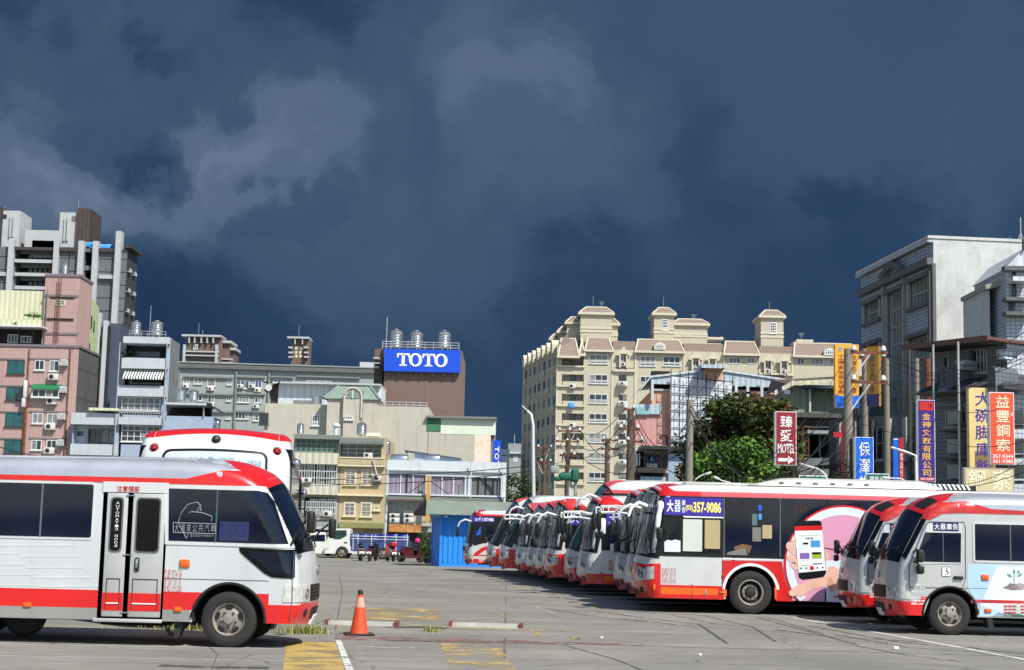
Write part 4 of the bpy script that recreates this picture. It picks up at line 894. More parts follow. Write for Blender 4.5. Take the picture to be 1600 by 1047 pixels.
    def disc(r):   # left boundary runs down to the sill, right side ends at 1600
        a = -math.degrees(math.asin((yb-2-cy)/r)); p = arc(r, a, 180 if r < 79 else 120)
        return [(x, y) for x, y in p]
    ad = MB(); p = Q(disc(92)+[(1420, 945), (1315, 941.5)]); ad.prism(p, Y+.008, Y+.020, 'bus_red'); ado = ad.build('advert_panel', root)
    a2 = MB(); p = Q(disc(89)+[(1420, 944), (1315, 941)]); a2.prism(p, Y+.018, Y+.023, 'ad_pale')
    p = Q(disc(77)+[(1394, 876), (1335, 872), (1315, 874), (1300, 880), (1290, 938)]); a2.prism(p, Y+.022, Y+.0255, 'ad_pink')
    a2.prism(Q([(1290, 875.5), (1420, 879), (1420, 944), (1288, 940)]), Y+.0235, Y+.0275, 'ad_pale')
    a2.prism(Q([(1262, 930), (1290, 921), (1291, 939.5), (1251, 938.5)]), Y+.0235, Y+.0275, 'ad_pink'); a2.build('advert_print', ado)
    hd = MB(); hd.prism(Q([(1232, 925), (1242, 916), (1262, 908), (1290, 900), (1294, 886), (1302, 884), (1312, 890), (1314, 905), (1305, 922), (1298, 927), (1292, 915), (1270, 921), (1252, 932), (1244, 930), (1238, 932), (1233, 930)]), Y+.0265, Y+.031, 'skin_print')
    hd.prism(Q([(1294, 901), (1299, 903), (1303, 912), (1300, 924), (1296, 920), (1291, 914)]), Y+.029, Y+.0325, 'skin_print_dark')
    for L_ in ([(1228, 850), (1232, 846), (1243, 856), (1243, 868), (1238, 867), (1228, 856)], [(1227, 868), (1234, 866), (1246, 875), (1246, 884), (1232, 876)], [(1233, 880), (1240, 878), (1247, 886), (1247, 891), (1239, 889)], [(1236, 845), (1241, 842), (1243, 850), (1240, 853)]): hd.prism(Q(L_), Y+.0265, Y+.031, 'skin_print')
    hd.prism(Q([(1289, 862), (1293, 862), (1296, 870), (1292, 876), (1289, 874)]), Y+.0275, Y+.031, 'skin_print'); hd.build('hand_picture', ado)
    ph = MB(); ph.prism(Q([(1241, 819), (1245, 814), (1279, 813.2), (1283, 816), (1290.6, 895), (1286, 901.5), (1254, 905.5), (1248, 902)]), Y+.030, Y+.035, 'black_gloss')
    ph.prism(Q([(1240.7, 822.5), (1283.8, 821), (1289.6, 891), (1247.6, 895)]), Y+.034, Y+.0375, 'screen_white'); ph.prism(Q([(1240.7, 822.5), (1283.8, 821), (1284.4, 828.4), (1241.4, 829.5)]), Y+.0365, Y+.0395, 'bus_red')
    def blk(x0, y0, x1, y1, m): ph.prism(Q([(x0, y0), (x1, y0-.3), (x1+.5, y1-.3), (x0+.5, y1)]), Y+.0365, Y+.0395, m)
    blk(1247, 847, 1262, 857, 'ad_pale'); blk(1254, 848, 1262, 851, 'black'); blk(1266, 844.5, 1280.5, 855, 'paint_sky'); blk(1249, 864, 1264, 873.5, 'ad_purple'); blk(1268, 863, 1283, 873, 'ad_lime'); blk(1268, 863, 1282, 866.3, 'black')
    blk(1246, 836, 1279, 837.5, 'paper'); blk(1252, 883, 1264, 884, 'ad_lime'); blk(1269, 880.4, 1284, 882, 'banner_navy'); blk(1249, 876, 1262, 877, 'paper')
    a, c = q(1258, 842.5), q(1270, 840); ph.text('會員專區', lambda u, v: (a[0]+(c[0]-a[0])*u, Y+.040, a[1]+(c[1]-a[1])*v), 'black', .02)
    for i, x in enumerate((1251, 1259.5, 1268, 1276.5, 1285)):
        u = q(x, 888-.3*i); rr = .05 if i == 2 else .02; ph.lathe([(rr, 0), (0, .002)], 'bus_red' if i == 2 else 'rim_dark', axis='y', c=(u[0], Y+.040, u[1]), n=14)
    ph.build('phone_picture', ado)
    sm = MB(); u0, u1 = q(1222, 874.6), q(1420, 879.6); sm.box(u1[0], u0[0], Y+.03, Y+.0305, u0[1]-.004, u0[1]+.004, 'rim_dark'); 
    # air conditioner pod, louvred rail and hatch on the roof
    r_ = MB(); zt = S.at(S.s_roof(-3), 0).z; xa, xb = q(1172, 752)[0], q(1478, 760)[0]
    prof = [(xa, zt-.03), (xa-.25, zt+.04), (xa-.75, zt+.15), (xa-1.1, zt+.17), (xb+.5, zt+.17), (xb+.15, zt+.10), (xb, zt-.03)]
    n = len(prof); vs = []
    for yy, f in ((-.98, .0), (-.92, .75), (-.8, 1), (.8, 1), (.92, .75), (.98, .0)):
        for x, z in prof: vs.append((x, yy, zt-.03+(z-zt+.03)*f))
    fs = [(i*n+j, i*n+j+1, (i+1)*n+j+1, (i+1)*n+j) for i in range(5) for j in range(n-1)]; r_.add(vs, fs, 'bus_cream'); ro = r_.build('air_conditioner', root); smooth_by_angle(ro, 25)
    c = MB()
    for px in (1222, 1249, 1275, 1302, 1329, 1355): u = hit(mw, px, 757, 1, .99); c.rbox((u.x, .975, zt+.06), (.12, .03, .03), 'rim', .01)
    c.build('latch', ro)
    v = MB(); xv, xw = q(1440, 765)[0], q(1532, 768)[0]; k = int(abs(xv-xw)/.105)
    for i in range(k):
        x = xv-.105*i; v.prism([(x, zt-.02), (x-.05, zt-.02), (x+.02, zt+.10), (x+.07, zt+.10)], .72, .95, 'paint_white')
    v.box(xw, xv, .76, .93, zt-.04, zt+.07, 'black'); v.build('louvre_rail', root)
    v = MB(); v.rbox((q(1120, 757)[0], .2, zt+.0), (1.3, .9, .05), 'bus_cream', .02); v.build('roof_hatch', root)
    # white hanging mirror on the near corner and boomerang mirror in front
    m_ = MB(); a = q(1031.5, 806); m_.tube([(a[0], Y+.05, a[1]+.27), (a[0]+.01, Y+.20, a[1]+.2), (a[0]+.05, Y+.22, a[1]), (a[0]+.08, Y+.20, a[1]-.24)], .075, 'paint_white', 10, True, .06); mo = m_.build('mirror_arm', root)
    h = MB(); h.rbox((a[0]+.03, Y+.2, a[1]-.40), (.14, .2, .26), 'black', .04); h.build('mirror_head', mo)
    boomerang(root, S, .8, 2.35, 'paint_white', .42)
main_bus(root, S)
def std(px, Y, H, kind, label, style, mir=None, **kw):
    root, S, X = make_bus(px, Y, H, kind, label, style, G2, **kw); bus_side(root, S, style, px)
    for m_ in (mir or ['b']):
        if m_ == 'b': boomerang(root, S, 1.0, H-.55); boomerang(root, S, -1.0, H-.55)
        if m_ == 'r': rack_mirror(root, S, 1.05, min(H-.5, 2.45)); rack_mirror(root, S, -.97, min(H-.5, 2.45))
        if m_ == 'n':
            mirror(root, (-.1, 1.1, 1.6), (.25, 1.3, 1.5), (.12, .2, .26)); mirror(root, (-.1, -1.1, 1.6), (.3, -1.25, 1.5), (.12, .2, .26))
    return root, S
SIL = {'base': 'bus_silver', 'nose': 'bus_silver', 'low': 'bus_worn_red', 'cap': 'bus_worn_red', 'zn': 1.1, 'nosered': 0}
std(977, 38.0, 2.9, 'city', 'silver-nosed bus directly behind the pink advert bus, mostly hidden', SIL, ['b', 'n'])
std(960, 41.0, 2.92, 'city', 'silver-nosed bus with faded red brow, second behind the pink advert bus', dict(SIL, cap='bus_faded_red'), ['r', 'n'])
r_, S_ = std(902, 44.2, 2.80, 'city', 'white city bus with blue banner and orange panel in front of the tall coach', {'nose': 'bus_silver', 'low': 'bus_red', 'zn': 1.15, 'nosered': 0, 'banner': 1, 'orange': 1, 'cap': 'bus_red', 'wins': (.9, 1.8, 1.5, 1.5, 1.5, 1.5, 1.5)}, ['r', 'b'])
k_ = MB(); k_.rbox((-1.0, 1.262, 1.36), (.9, .02, .22), 'ad_pale', .01); k_.build('notice', r_)
k_ = MB(); k_.rbox((-.45, 1.30, 1.95), (.16, .08, .45), 'paint_white', .04); k_.build('mirror_head', r_)
std(882, 47.3, 3.38, 'coach', 'tall white coach with raked blue windscreen, highest roof of the parked row', {'cap': 'bus_faded_red', 'wt': 2.98, 'wb': 1.9, 'zr': .9, 'nose': 'bus_red', 'zn': 1.0}, ['b'], screen=False, L=12.4, name='coach')
r_, S_ = std(851, 50.6, 2.85, 'city', 'white city bus with spotted red brow, just left of the tall coach', {'cap': 'bus_worn_red', 'banner': 1, 'orange': 1, 'zr': .62, 'nose': 'bus_red', 'zn': 1.05}, ['b'])
std(836, 53.7, 2.86, 'city', 'silver-nosed bus behind the one with the spotted red brow', dict(SIL, nose='bus_silver', low='bus_red'), ['b', 'n'])
std(822, 56.6, 2.86, 'city', 'silver-nosed bus with pale red brow, next to the cream-nosed bus', dict(SIL, cap='bus_faded_red'), ['b'])
std(805, 59.6, 2.88, 'city', 'cream-nosed city bus with shiny windscreen beside the orange-nosed coach', {'base': 'bus_cream', 'nose': 'bus_cream', 'low': 'bus_red', 'zn': 1.1, 'nosered': 0, 'cap': 'bus_faded_red'}, ['r', 'b'])
std(779, 62.7, 3.25, 'coach', 'white coach with blue-tinted upper windscreen and orange-red nose', {'cap': 'bus_white', 'wt': 2.7, 'capside': 0, 'nose': 'bus_orange', 'low': 'bus_red', 'zn': .95}, ['b'], screen=False, name='coach')
std(760, 66.0, 3.22, 'coach', 'red-nosed coach with dark raked windscreen, next to the bus by the blue hut', {'cap': 'bus_faded_red', 'wt': 2.7, 'capside': 0, 'nose': 'bus_red', 'zn': 1.0}, ['n'], screen=False, name='coach')
def far_bus():
    root, S, X = make_bus(724, 69.6, 2.72, 'city', 'white bus with slanted window line and red swoosh beside the blue hut', {}, G2, L=11, screen=False)
    sg = 1; Y = 1.25; mw = mtx(root.location, R(180)); q = lambda x, y: (lambda h: (h.x, h.z))(hit(mw, 720+x/7.48, 770+y/7.48, 1, Y)); Q = lambda L: [q(*p) for p in L]
    b = MB(); S.sp(b, sg, Q([(95, 262), (100, 205), (180, 200), (230, 240), (280, 252), (700, 262), (700, 285), (240, 275), (130, 268)]), 'bus_red', .006, .1); b.build('roof_stripe', root)
    b = MB(); S.sp(b, sg, Q([(92, 268), (300, 272), (700, 282), (700, 480), (340, 568), (80, 640)]), 'black_gloss', .007, .15); wo = b.build('window_band', root)
    b = MB(); S.sp(b, sg, Q([(78, 640), (125, 262), (105, 262), (60, 650)][::-1]), 'paint_white', .010, .1); b.build('pillar', root)
    g = MB(); S.sp(g, sg, Q([(162, 385), (235, 390), (232, 490), (180, 498)]), 'paint_blue', .012, 0); g.build('window', root)
    g = MB(); S.sp(g, sg, Q([(300, 380), (380, 382), (380, 520), (290, 560)]), 'glass', .012, 0); g.build('window', root)
    g = MB(); g.prism(Q([(128, 278), (390, 288), (395, 345), (130, 338)]), Y+.007, Y+.018, 'banner_blue')
    for t, x0, x1 in (('大', 165, 200), ('器', 203, 238), ('廣', 243, 262), ('357-9086', 270, 385)):
        a, c = q(x0, 332), q(x1, 295); g.text(t, lambda u, v: (a[0]+(c[0]-a[0])*u, Y+.021, a[1]+(c[1]-a[1])*v), 'paint_white', .03)
    g.build('banner', root)
    g = MB(); S.sp(g, sg, Q([(40, 770), (330, 775), (700, 785), (700, 840), (330, 830), (45, 822)]), 'bus_red', .006, .15); S.sp(g, sg, Q([(130, 742), (180, 690), (240, 645), (300, 625), (340, 620), (340, 645), (250, 690), (190, 742)]), 'bus_red', .006, 0)
    S.sp(g, sg, Q([(205, 740), (330, 740), (330, 728), (215, 725)]), 'bus_red', .006, 0); a, c = q(212, 815), q(290, 775)
    g.text('970', lambda u, v: (a[0]+(c[0]-a[0])*u, Y+.012, a[1]+(c[1]-a[1])*v), 'paint_white', .0); g.build('red_swoosh', root)
    boomerang(root, S, .95, 2.2, 'bus_white', .55); mirror(root, (-.1, 1.1, 1.0), (.15, 1.3, 1.1), (.12, .2, .22))
far_bus()
# ---- coach seen from behind, left of the yard
def rear_coach(loc, rz, label, L, H, base='bus_white'):
    S = Shape([(-L, .35), (-L, 1.6, .3), (-L+.08, H-.3, .4), (-L+.5, H, .4), (-1.2, H, .4), (-.4, H-.3, .3), (0, 1.2, .3), (0, .6, .1), (-.1, .35)], 2.5, .22, .35, [(-2.6, .49, .56), (-L+3.1, .49, .56)], cf=.15, cr=.06, crr=.10)
    root = thing('coach', label, 'coach', loc, rz, 'coaches parked nose to the far end of the yard')
    o = S.body(base).build('body', root); smooth_by_angle(o, 38); chassis(root, L, 2.5, .35, .485, [-2.6, -L+3.1])
    for x in (-2.6, -L+3.1):
        for y in (1.24, -1.24): wheel(root, x, y, .485, .28, 'bus')
    sr = S.s_rear
    t = MB(); S.fp(t, [(sr(H-.14), -1.02), (sr(H-.14), 1.02), (S.s_roof(-L+.9), 1.02), (S.s_roof(-L+.9), -1.02)], 'bus_red', .006)
    for k in (1, -1): S.sp(t, k, [(-L+.06, H-.14), (-L+.10, H-.08), (-L+.25, H-.0), (-L+.8, H+.01), (-L+.8, H-.12), (-L+.3, H-.14)], 'bus_red', .006, .08)
    t.build('roof_trim', root)
    zt, zb = H-.36, 1.72
    g = MB(); S.fp(g, rrect(sr(zb), sr(zt), -.86, .86, .12), 'black_gloss', .008, .1); S.fp(g, rrect(sr(zb+.04), sr(zt-.04), -.82, .82, .10), M.setdefault('rear_film', mat('rear_film', (186, 194, 196), .25, var=.06)), .014, .1); go = g.build('rear_window', root)
    l = MB(); film = M.setdefault('film_teal', mat('film_teal', (112, 164, 178), .5))
    def rt(tx, y0, y1, z0, z1, m, bold): l.text(tx, lambda u, v: S.at(sr(z0+(z1-z0)*v), y0+(y1-y0)*u, .020), m, bold)
    rt('Wi-Fi', .40, .0, zt-.27, zt-.12, film, .01); rt('滿屋', -.06, -.32, zt-.28, zt-.12, film, .0); rt('+', -.35, -.45, zt-.25, zt-.15, film, .01); rt('全部升級', -.52, -.76, zt-.26, zt-.14, film, .0); rt('桃園大客車', .68, .40, zt-.25, zt-.17, 'paint_grey', .0); l.build('lettering', go)
    for y in (1.0, -1.0):
        p = S.at(sr(H-.33), y, 0); h = MB(); h.lathe([(.075, .01), (.07, -.02), (0.0, -.05)], 'lamp_red', axis='x', c=tuple(p), n=16); h.lathe([(.09, .01), (.08, -.012)], 'chrome', axis='x', c=tuple(p), n=16); h.build('rear_lamp', root)
    p = S.at(sr(H-.23), .0, 0); h = MB(); h.lathe([(.08, .01), (.07, -.04), (.04, -.07), (0, -.08)], 'rim_dark', axis='x', c=tuple(p), n=16); h.build('rear_camera', root)
    for k in (1, -1):
        w_ = MB(); S.sp(w_, k, rect(-L+.2, -.5, .95, H-.28), 'black_gloss', .008); wo = w_.build('window_band', root); x = -L+.65
        while x < -1.9:
            g = MB(); S.sp(g, k, rrect(x, x+1.25, 1.52, H-.52, .05), 'glass', .012, 0); g.build('window', root); x += 1.32
        b = MB(); S.sp(b, k, rect(-L+.3, -.6, .5, .85), 'black_gloss', .006, 0); b.build('skirt', root)
    b = MB(); S.fp(b, rect(sr(.42), sr(.8), -.93, .93), 'bus_red', .008); b.build('bumper', root)
    for y in (-.8, .8): h = MB(); S.fp(h, rect(sr(.9), sr(1.3), y-.12, y+.12), 'lamp_red', .012); h.build('tail_light', root)
    mirror(root, (-.3, -1.2, 2.2), (-.1, -1.55, 2.0), (.14, .24, .5)); h = MB(); h.lathe([(.0, -.08), (.07, -.05), (.09, 0), (.07, .05), (0, .08)], 'chrome', axis='z', c=(-L+.3, -1.32, H-.5), n=12); h.tube([(-L+.3, -1.2, H-.5), (-L+.3, -1.32, H-.5)], .02, 'black'); h.build('corner_camera', root)
    return root
hd = R(97.0); L_ = 12.0; c0 = P(327, 900, 25.6)
rear_coach((c0.x+math.cos(hd)*L_, c0.y+math.sin(hd)*L_, 0), hd, 'tall white coach seen from behind with faint writing on its rear window', L_, 3.25)
c1 = P(387, 900, 39.5); hd2 = R(97)
rear_coach((c1.x+math.cos(hd2)*11, c1.y+math.sin(hd2)*11, 0), hd2, 'farther coach, only its dark side showing past the coach with rear writing', 11.0, 3.1, 'black_gloss')
TS_DONE = False
# ================================================================== ground
def ground_mat():
    m = bpy.data.materials.new('yard_concrete'); m.use_nodes = True; nt = m.node_tree; N = nt.nodes; L = nt.links; p = N['Principled BSDF']
    tc = N.new('ShaderNodeTexCoord').outputs['Object']
    def mp(sc_): n = N.new('ShaderNodeMapping'); L.new(tc, n.inputs[0]); n.inputs['Scale'].default_value = sc_; return n.outputs[0]
    def noise(v, s, d=6, r=.6, di=0): n = N.new('ShaderNodeTexNoise'); L.new(v, n.inputs['Vector']); n.inputs['Scale'].default_value = s; n.inputs['Detail'].default_value = d; n.inputs['Roughness'].default_value = r; n.inputs['Distortion'].default_value = di; return n.outputs['Fac']
    def rmp(x, a, b, c=0, d=1): n = N.new('ShaderNodeMapRange'); L.new(x, n.inputs[0]); [setattr(n.inputs[i+1], 'default_value', v) for i, v in enumerate((a, b, c, d))]; return n.outputs[0]
    def mix(f, a, b):
        n = N.new('ShaderNodeMix'); n.data_type = 'RGBA'
        for i, v in ((0, f), (6, a), (7, b)):
            if isinstance(v, tuple): n.inputs[i].default_value = v+(1,)
            elif isinstance(v, float): n.inputs[i].default_value = v
            else: L.new(v, n.inputs[i])
        return n.outputs[2]
    col = mix(rmp(noise(tc, .35, 5), .35, .65), (.175, .167, .146), (.275, .260, .222))
    col = mix(rmp(noise(tc, 3.0, 6, .7), .4, .7, 0, .5), col, (.150, .143, .128))
    col = mix(rmp(noise(mp((.12, 1.1, 1)), 1.5, 5, .6), .52, .64, 0, .5), col, (.150, .146, .138))     # wiped tyre bands
    col = mix(rmp(noise(mp((.2, .7, 1)), .8, 5, .7), .60, .70, 0, .5), col, (.40, .385, .345))
    col = mix(rmp(noise(mp((.5, 1.2, 1)), .7, 4, .6, .5), .66, .70, 0, .5), col, (.085, .082, .077))      # oil
    col = mix(rmp(noise(tc, 60, 2), .35, .75, 0, .4), col, (.14, .136, .128))                         # aggregate
    # cracks
    w1 = N.new('ShaderNodeMix'); w1.data_type = 'VECTOR'
    nz = N.new('ShaderNodeTexNoise'); L.new(tc, nz.inputs['Vector']); nz.inputs['Scale'].default_value = .8; nz.inputs['Detail'].default_value = 6
    ad = N.new('ShaderNodeVectorMath'); ad.operation = 'MULTIPLY_ADD'; L.new(nz.outputs['Color'], ad.inputs[0]); ad.inputs[1].default_value = (1.6, 1.6, 0); L.new(tc, ad.inputs[2])
    vo = N.new('ShaderNodeTexVoronoi'); vo.feature = 'DISTANCE_TO_EDGE'; L.new(ad.outputs[0], vo.inputs['Vector']); vo.inputs['Scale'].default_value = .16
    crk = rmp(vo.outputs['Distance'], .0005, .0035, .55, 0); col = mix(crk, col, (.05, .048, .045))
    # slab joints
    br = N.new('ShaderNodeTexBrick'); br.offset = .37; L.new(tc, br.inputs['Vector']); br.inputs['Scale'].default_value = 1; br.inputs['Brick Width'].default_value = 9; br.inputs['Row Height'].default_value = 4.2; br.inputs['Mortar Size'].default_value = .02
    mj = N.new('ShaderNodeMath'); mj.operation = 'MULTIPLY'; L.new(br.outputs['Fac'], mj.inputs[0]); L.new(rmp(noise(tc, .7), .35, .6, .2, .9), mj.inputs[1]); col = mix(mj.outputs[0], col, (.07, .068, .06))
    L.new(col, p.inputs['Base Color']); p.inputs['Roughness'].default_value = .85; p.inputs['Specular IOR Level'].default_value = .3
    b = N.new('ShaderNodeBump'); b.inputs['Distance'].default_value = .02; b.inputs['Strength'].default_value = .5; L.new(noise(tc, 14, 6, .7), b.inputs['Height']); L.new(b.outputs[0], p.inputs['Normal'])
    return m
g = MB(); g.quad((-3000, -400, 0), (3000, -400, 0), (3000, 5000, 0), (-3000, 5000, 0), ground_mat()); tag(g.build('ground'), None, None, None, 'structure')
def worn(name, rgb, wear, sc_=2.2):
    m = mat(name, rgb, .8, var=.1); nt = m.node_tree; N = nt.nodes; L = nt.links; p = N['Principled BSDF']
    tc = N.new('ShaderNodeTexCoord'); n = N.new('ShaderNodeTexNoise'); L.new(tc.outputs['Object'], n.inputs['Vector']); n.inputs['Scale'].default_value = sc_; n.inputs['Detail'].default_value = 9; n.inputs['Roughness'].default_value = .75
    r = N.new('ShaderNodeMapRange'); L.new(n.outputs['Fac'], r.inputs[0]); r.inputs[1].default_value = wear-.06; r.inputs[2].default_value = wear+.06; r.inputs[3].default_value = 1; r.inputs[4].default_value = 0
    L.new(r.outputs[0], p.inputs['Alpha']); M[name] = m
worn('mark_white', (190, 190, 182), .56); worn('mark_white_faint', (176, 174, 165), .50, 5); worn('mark_yellow', (168, 142, 80), .55, 1.6); worn('mark_yellow_faint', (172, 148, 96), .47, 1.5); worn('mark_red', (134, 84, 80), .48, 2.2)
worn('tar', (74, 72, 68), .54, 3); worn('grit', (150, 138, 112), .50, 1.1)
LAY = [0]
def sheet(name, pts, m, kind='structure'):
    LAY[0] += 1; z = .004+.0006*(LAY[0] % 6); b = MB(); b.add([(*(G(*p).to_2d()), z) for p in pts], [tuple(range(len(pts)))], m); tag(b.build(name), None, None, None, kind)
def strip(name, pts, w0, m):
    LAY[0] += 1; z = .004+.0006*(LAY[0] % 6); P_ = [G(*p).to_2d() for p in pts]; vs = []; b = MB()
    for i, a in enumerate(P_):
        t = (P_[min(i+1, len(P_)-1)]-P_[max(i-1, 0)]).normalized(); n = Vector((-t.y, t.x))*w0/2; vs += [(*(a+n), z), (*(a-n), z)]
    b.add(vs, [(2*i, 2*i+1, 2*i+3, 2*i+2) for i in range(len(P_)-1)], m); tag(b.build(name), None, None, None, 'structure')
sheet('yellow_marking', [(447, 1003), (524, 1004), (541, 1056), (441, 1056)], 'mark_yellow')
sheet('yellow_marking', [(688, 1006), (780, 1008), (812, 1056), (706, 1052)], 'mark_yellow_faint')
sheet('yellow_marking', [(572, 949), (690, 953), (690, 971), (560, 968)], 'mark_yellow_faint')
sheet('white_line', [(524, 1001), (533, 1001.5), (556, 1056), (543, 1056)], 'mark_white')
sheet('red_line', [(524, 993), (1010, 1007), (1010, 1009.5), (522, 999.5)], 'mark_red')
strip('white_line', [(-10, 1007), (530, 1015.5)], .05, 'mark_white'); strip('white_line', [(-10, 1025), (540, 1035.5)], .05, 'mark_white')
strip('white_line', [(1236, 965), (1300, 976), (1450, 1003), (1640, 1038)], .12, 'mark_white'); strip('white_line', [(484, 939), (532, 941)], .09, 'mark_white')
strip('white_line', [(780, 946), (835, 947), (868, 961), (905, 962)], .07, 'mark_white_faint'); strip('white_line', [(1420, 998), (1600, 1003)], .10, 'mark_white_faint')
strip('yellow_line', [(815, 919), (860, 932), (930, 950), (1010, 968)], .10, 'mark_yellow_faint'); strip('yellow_line', [(760, 952), (800, 968), (850, 997)], .10, 'mark_yellow_faint'); strip('yellow_line', [(524, 872), (545, 876)], .3, 'mark_yellow')
strip('yellow_line', [(730, 893), (800, 912), (870, 930)], .08, 'mark_yellow_faint')
for L_ in ([(930, 955), (1010, 966), (1090, 975), (1140, 1006)], [(1050, 961), (1120, 975), (1180, 981)], [(1100, 962), (1180, 980), (1215, 1003)], [(1180, 965), (1260, 985), (1340, 1007)], [(1260, 978), (1400, 1003), (1470, 1010)], [(1130, 958), (1200, 966), (1290, 991)], [(1300, 990), (1420, 1012), (1560, 1022)], [(1500, 1010), (1560, 1018), (1640, 1026)], [(1000, 957), (1060, 960), (1110, 962)], [(1340, 1010), (1420, 1024), (1500, 1034)], [(970, 967), (1060, 977), (1150, 984), (1240, 989)], [(1210, 984), (1300, 996), (1380, 1000), (1450, 1004)], [(850, 950), (920, 962), (1000, 972)]):
    strip('tar_seam', [(x+random.uniform(-4, 4), y) for x, y in L_], random.uniform(.035, .08), 'tar')
strip('slab_joint', [(600, 1001), (800, 1005.5), (1000, 1009.5), (1300, 1018), (1640, 1027)], .05, 'tar'); strip('slab_joint', [(-10, 998), (200, 1001), (530, 1003)], .03, 'tar')
strip('slab_joint', [(530, 897), (535, 925), (531, 945), (524, 985)], .018, 'tar'); strip('slab_joint', [(880, 1008), (960, 1030), (1010, 1050)], .03, 'tar'); strip('slab_joint', [(325, 1010), (340, 1022), (330, 1050)], .012, 'tar')
strip('oil_stain', [(610, 981), (650, 980), (700, 982)], .45, 'tar'); strip('oil_stain', [(250, 1040), (330, 1043), (420, 1044)], .25, 'tar'); strip('oil_stain', [(560, 1010), (600, 1012), (650, 1013)], .12, 'mark_white_faint'); strip('oil_stain', [(560, 1021), (615, 1025)], .12, 'mark_white_faint')
strip('grit', [(500, 975), (620, 976), (760, 983), (900, 986)], .5, 'grit')
# low concrete wheel stops
def stop(px0, px1, py, label):
    a, b = G(px0, py), G(px1, py+(px1-px0)*.028); L_ = (b-a).length; an = math.atan2(b.y-a.y, b.x-a.x)
    t = thing('wheel_stop', label, 'wheel stop', (a.x, a.y, 0), an, 'low wheel stops'); c = MB()
    c.prism([(0, .0), (.26, .0), (.20, .06), (.15, .075), (.08, .075), (.04, .06)], .06, L_-.06, 'stop_concrete', lambda y, z, x: (x, y, z)); c.build('beam', t)
    for x in (0, L_-.06): e = MB(); e.box(x, x+.06, -.01, .27, 0, .09, 'stop_rust'); e.build('end_plate', t)
dm('stop_concrete', (150, 149, 140), .8, var=.25, mott=1.0, dirt=(110, 106, 98), scale=4); dm('stop_rust', (112, 66, 48), .9, var=.4, scale=8)
stop(507, 621, 976, 'weathered pale concrete wheel stop behind the orange cone'); stop(701, 816, 979, 'weathered pale concrete wheel stop to the right of the cone')
# traffic cone
def cone():
    p = G(561, 992.5); t = thing('traffic_cone', 'scuffed orange traffic cone with black tip beside the left minibus', 'traffic cone', (p.x, p.y, 0), R(12))
    dm('cone_orange', (214, 72, 34), .55, var=.18, scale=9, streak=.25, dirt=(120, 60, 45)); dm('cone_band', (206, 150, 130), .5, mott=.8, dirt=(190, 70, 45), scale=12)
    b = MB(); b.rbox((0, 0, .018), (.46, .46, .034), 'rubber', .015); b.build('base', t)
    c = MB(); H = .70; c.lathe([(.150, .03), (.142, .06), (.134, .10), (.068, .50), (.043, .635), (.040, .66)], 'cone_orange', n=32); co = c.build('cone_body', t)
    c = MB(); c.lathe([(.0800, .44), (.0665, .52), (.0530, .60)], 'cone_band', n=32); c.build('reflective_band', t)
    c = MB(); c.lathe([(.044, .64), (.042, .66), (.038, .70), (.030, .715), (0, .715)], 'black', n=24); c.build('tip', t)
cone()
# grass tufts
dm('grass', (120, 132, 58), .8, var=.35, scale=6); dm('grass_dry', (178, 168, 110), .8, var=.25, scale=6)
def tuft(cx, cy, rx, n, h, label, flat=False):
    o = G(cx, cy); b = MB()
    for i in range(n):
        x, y = random.gauss(0, rx*.45), random.gauss(0, rx*.2); an = random.uniform(0, 6.28); hh = h*random.uniform(.4, 1.1); le = random.uniform(.2, 1.0)*hh
        w_ = .006; dx, dy = math.cos(an), math.sin(an); pts = [(x, y, 0), (x+dx*le*.3, y+dy*le*.3, hh*.6), (x+dx*le, y+dy*le, hh)]
        b.add([(pts[0][0]-dy*w_, pts[0][1]+dx*w_, 0), (pts[0][0]+dy*w_, pts[0][1]-dx*w_, 0), (pts[1][0]+dy*w_*.8, pts[1][1]-dx*w_*.8, pts[1][2]), (pts[1][0]-dy*w_*.8, pts[1][1]+dx*w_*.8, pts[1][2]), pts[2]], [(0, 1, 2, 3), (3, 2, 4)], random.choice(['grass', 'grass', 'grass_dry']))
    ob = b.build('grass', None, (o.x, o.y, 0)); tag(ob, label, 'grass', None, 'stuff')
tuft(475, 990, .42, 420, .16, 'dry grass growing under the nose of the left minibus'); tuft(672, 988, .16, 110, .13, 'small grass tuft growing in the joint right of the cone')
tuft(900, 999, .12, 40, .05, 'tiny weeds in the slab joint'); tuft(300, 984, 1.2, 260, .10, 'low weeds beneath the left minibus'); tuft(500, 868, 2.2, 500, .35, 'green weeds beside the white truck')
def litter():
    for px, py, s_ in ((1094, 1025, .03), (940, 998, .03), (560, 942, .03), (1400, 1015, .05)):
        p = G(px, py); b = MB(); b.rbox((0, 0, s_*.5), (s_*1.6, s_, s_), 'paint_white', .01); o = b.build('litter', None, (p.x, p.y, 0.002)); tag(o, {1094: 'white scrap lying alone on the front right asphalt', 940: 'pale pebble in the slab joint ahead of the bus row', 560: 'pale pebble above the orange cone', 1400: 'crushed white cup lying before the right minibus'}[px], 'litter')
litter()
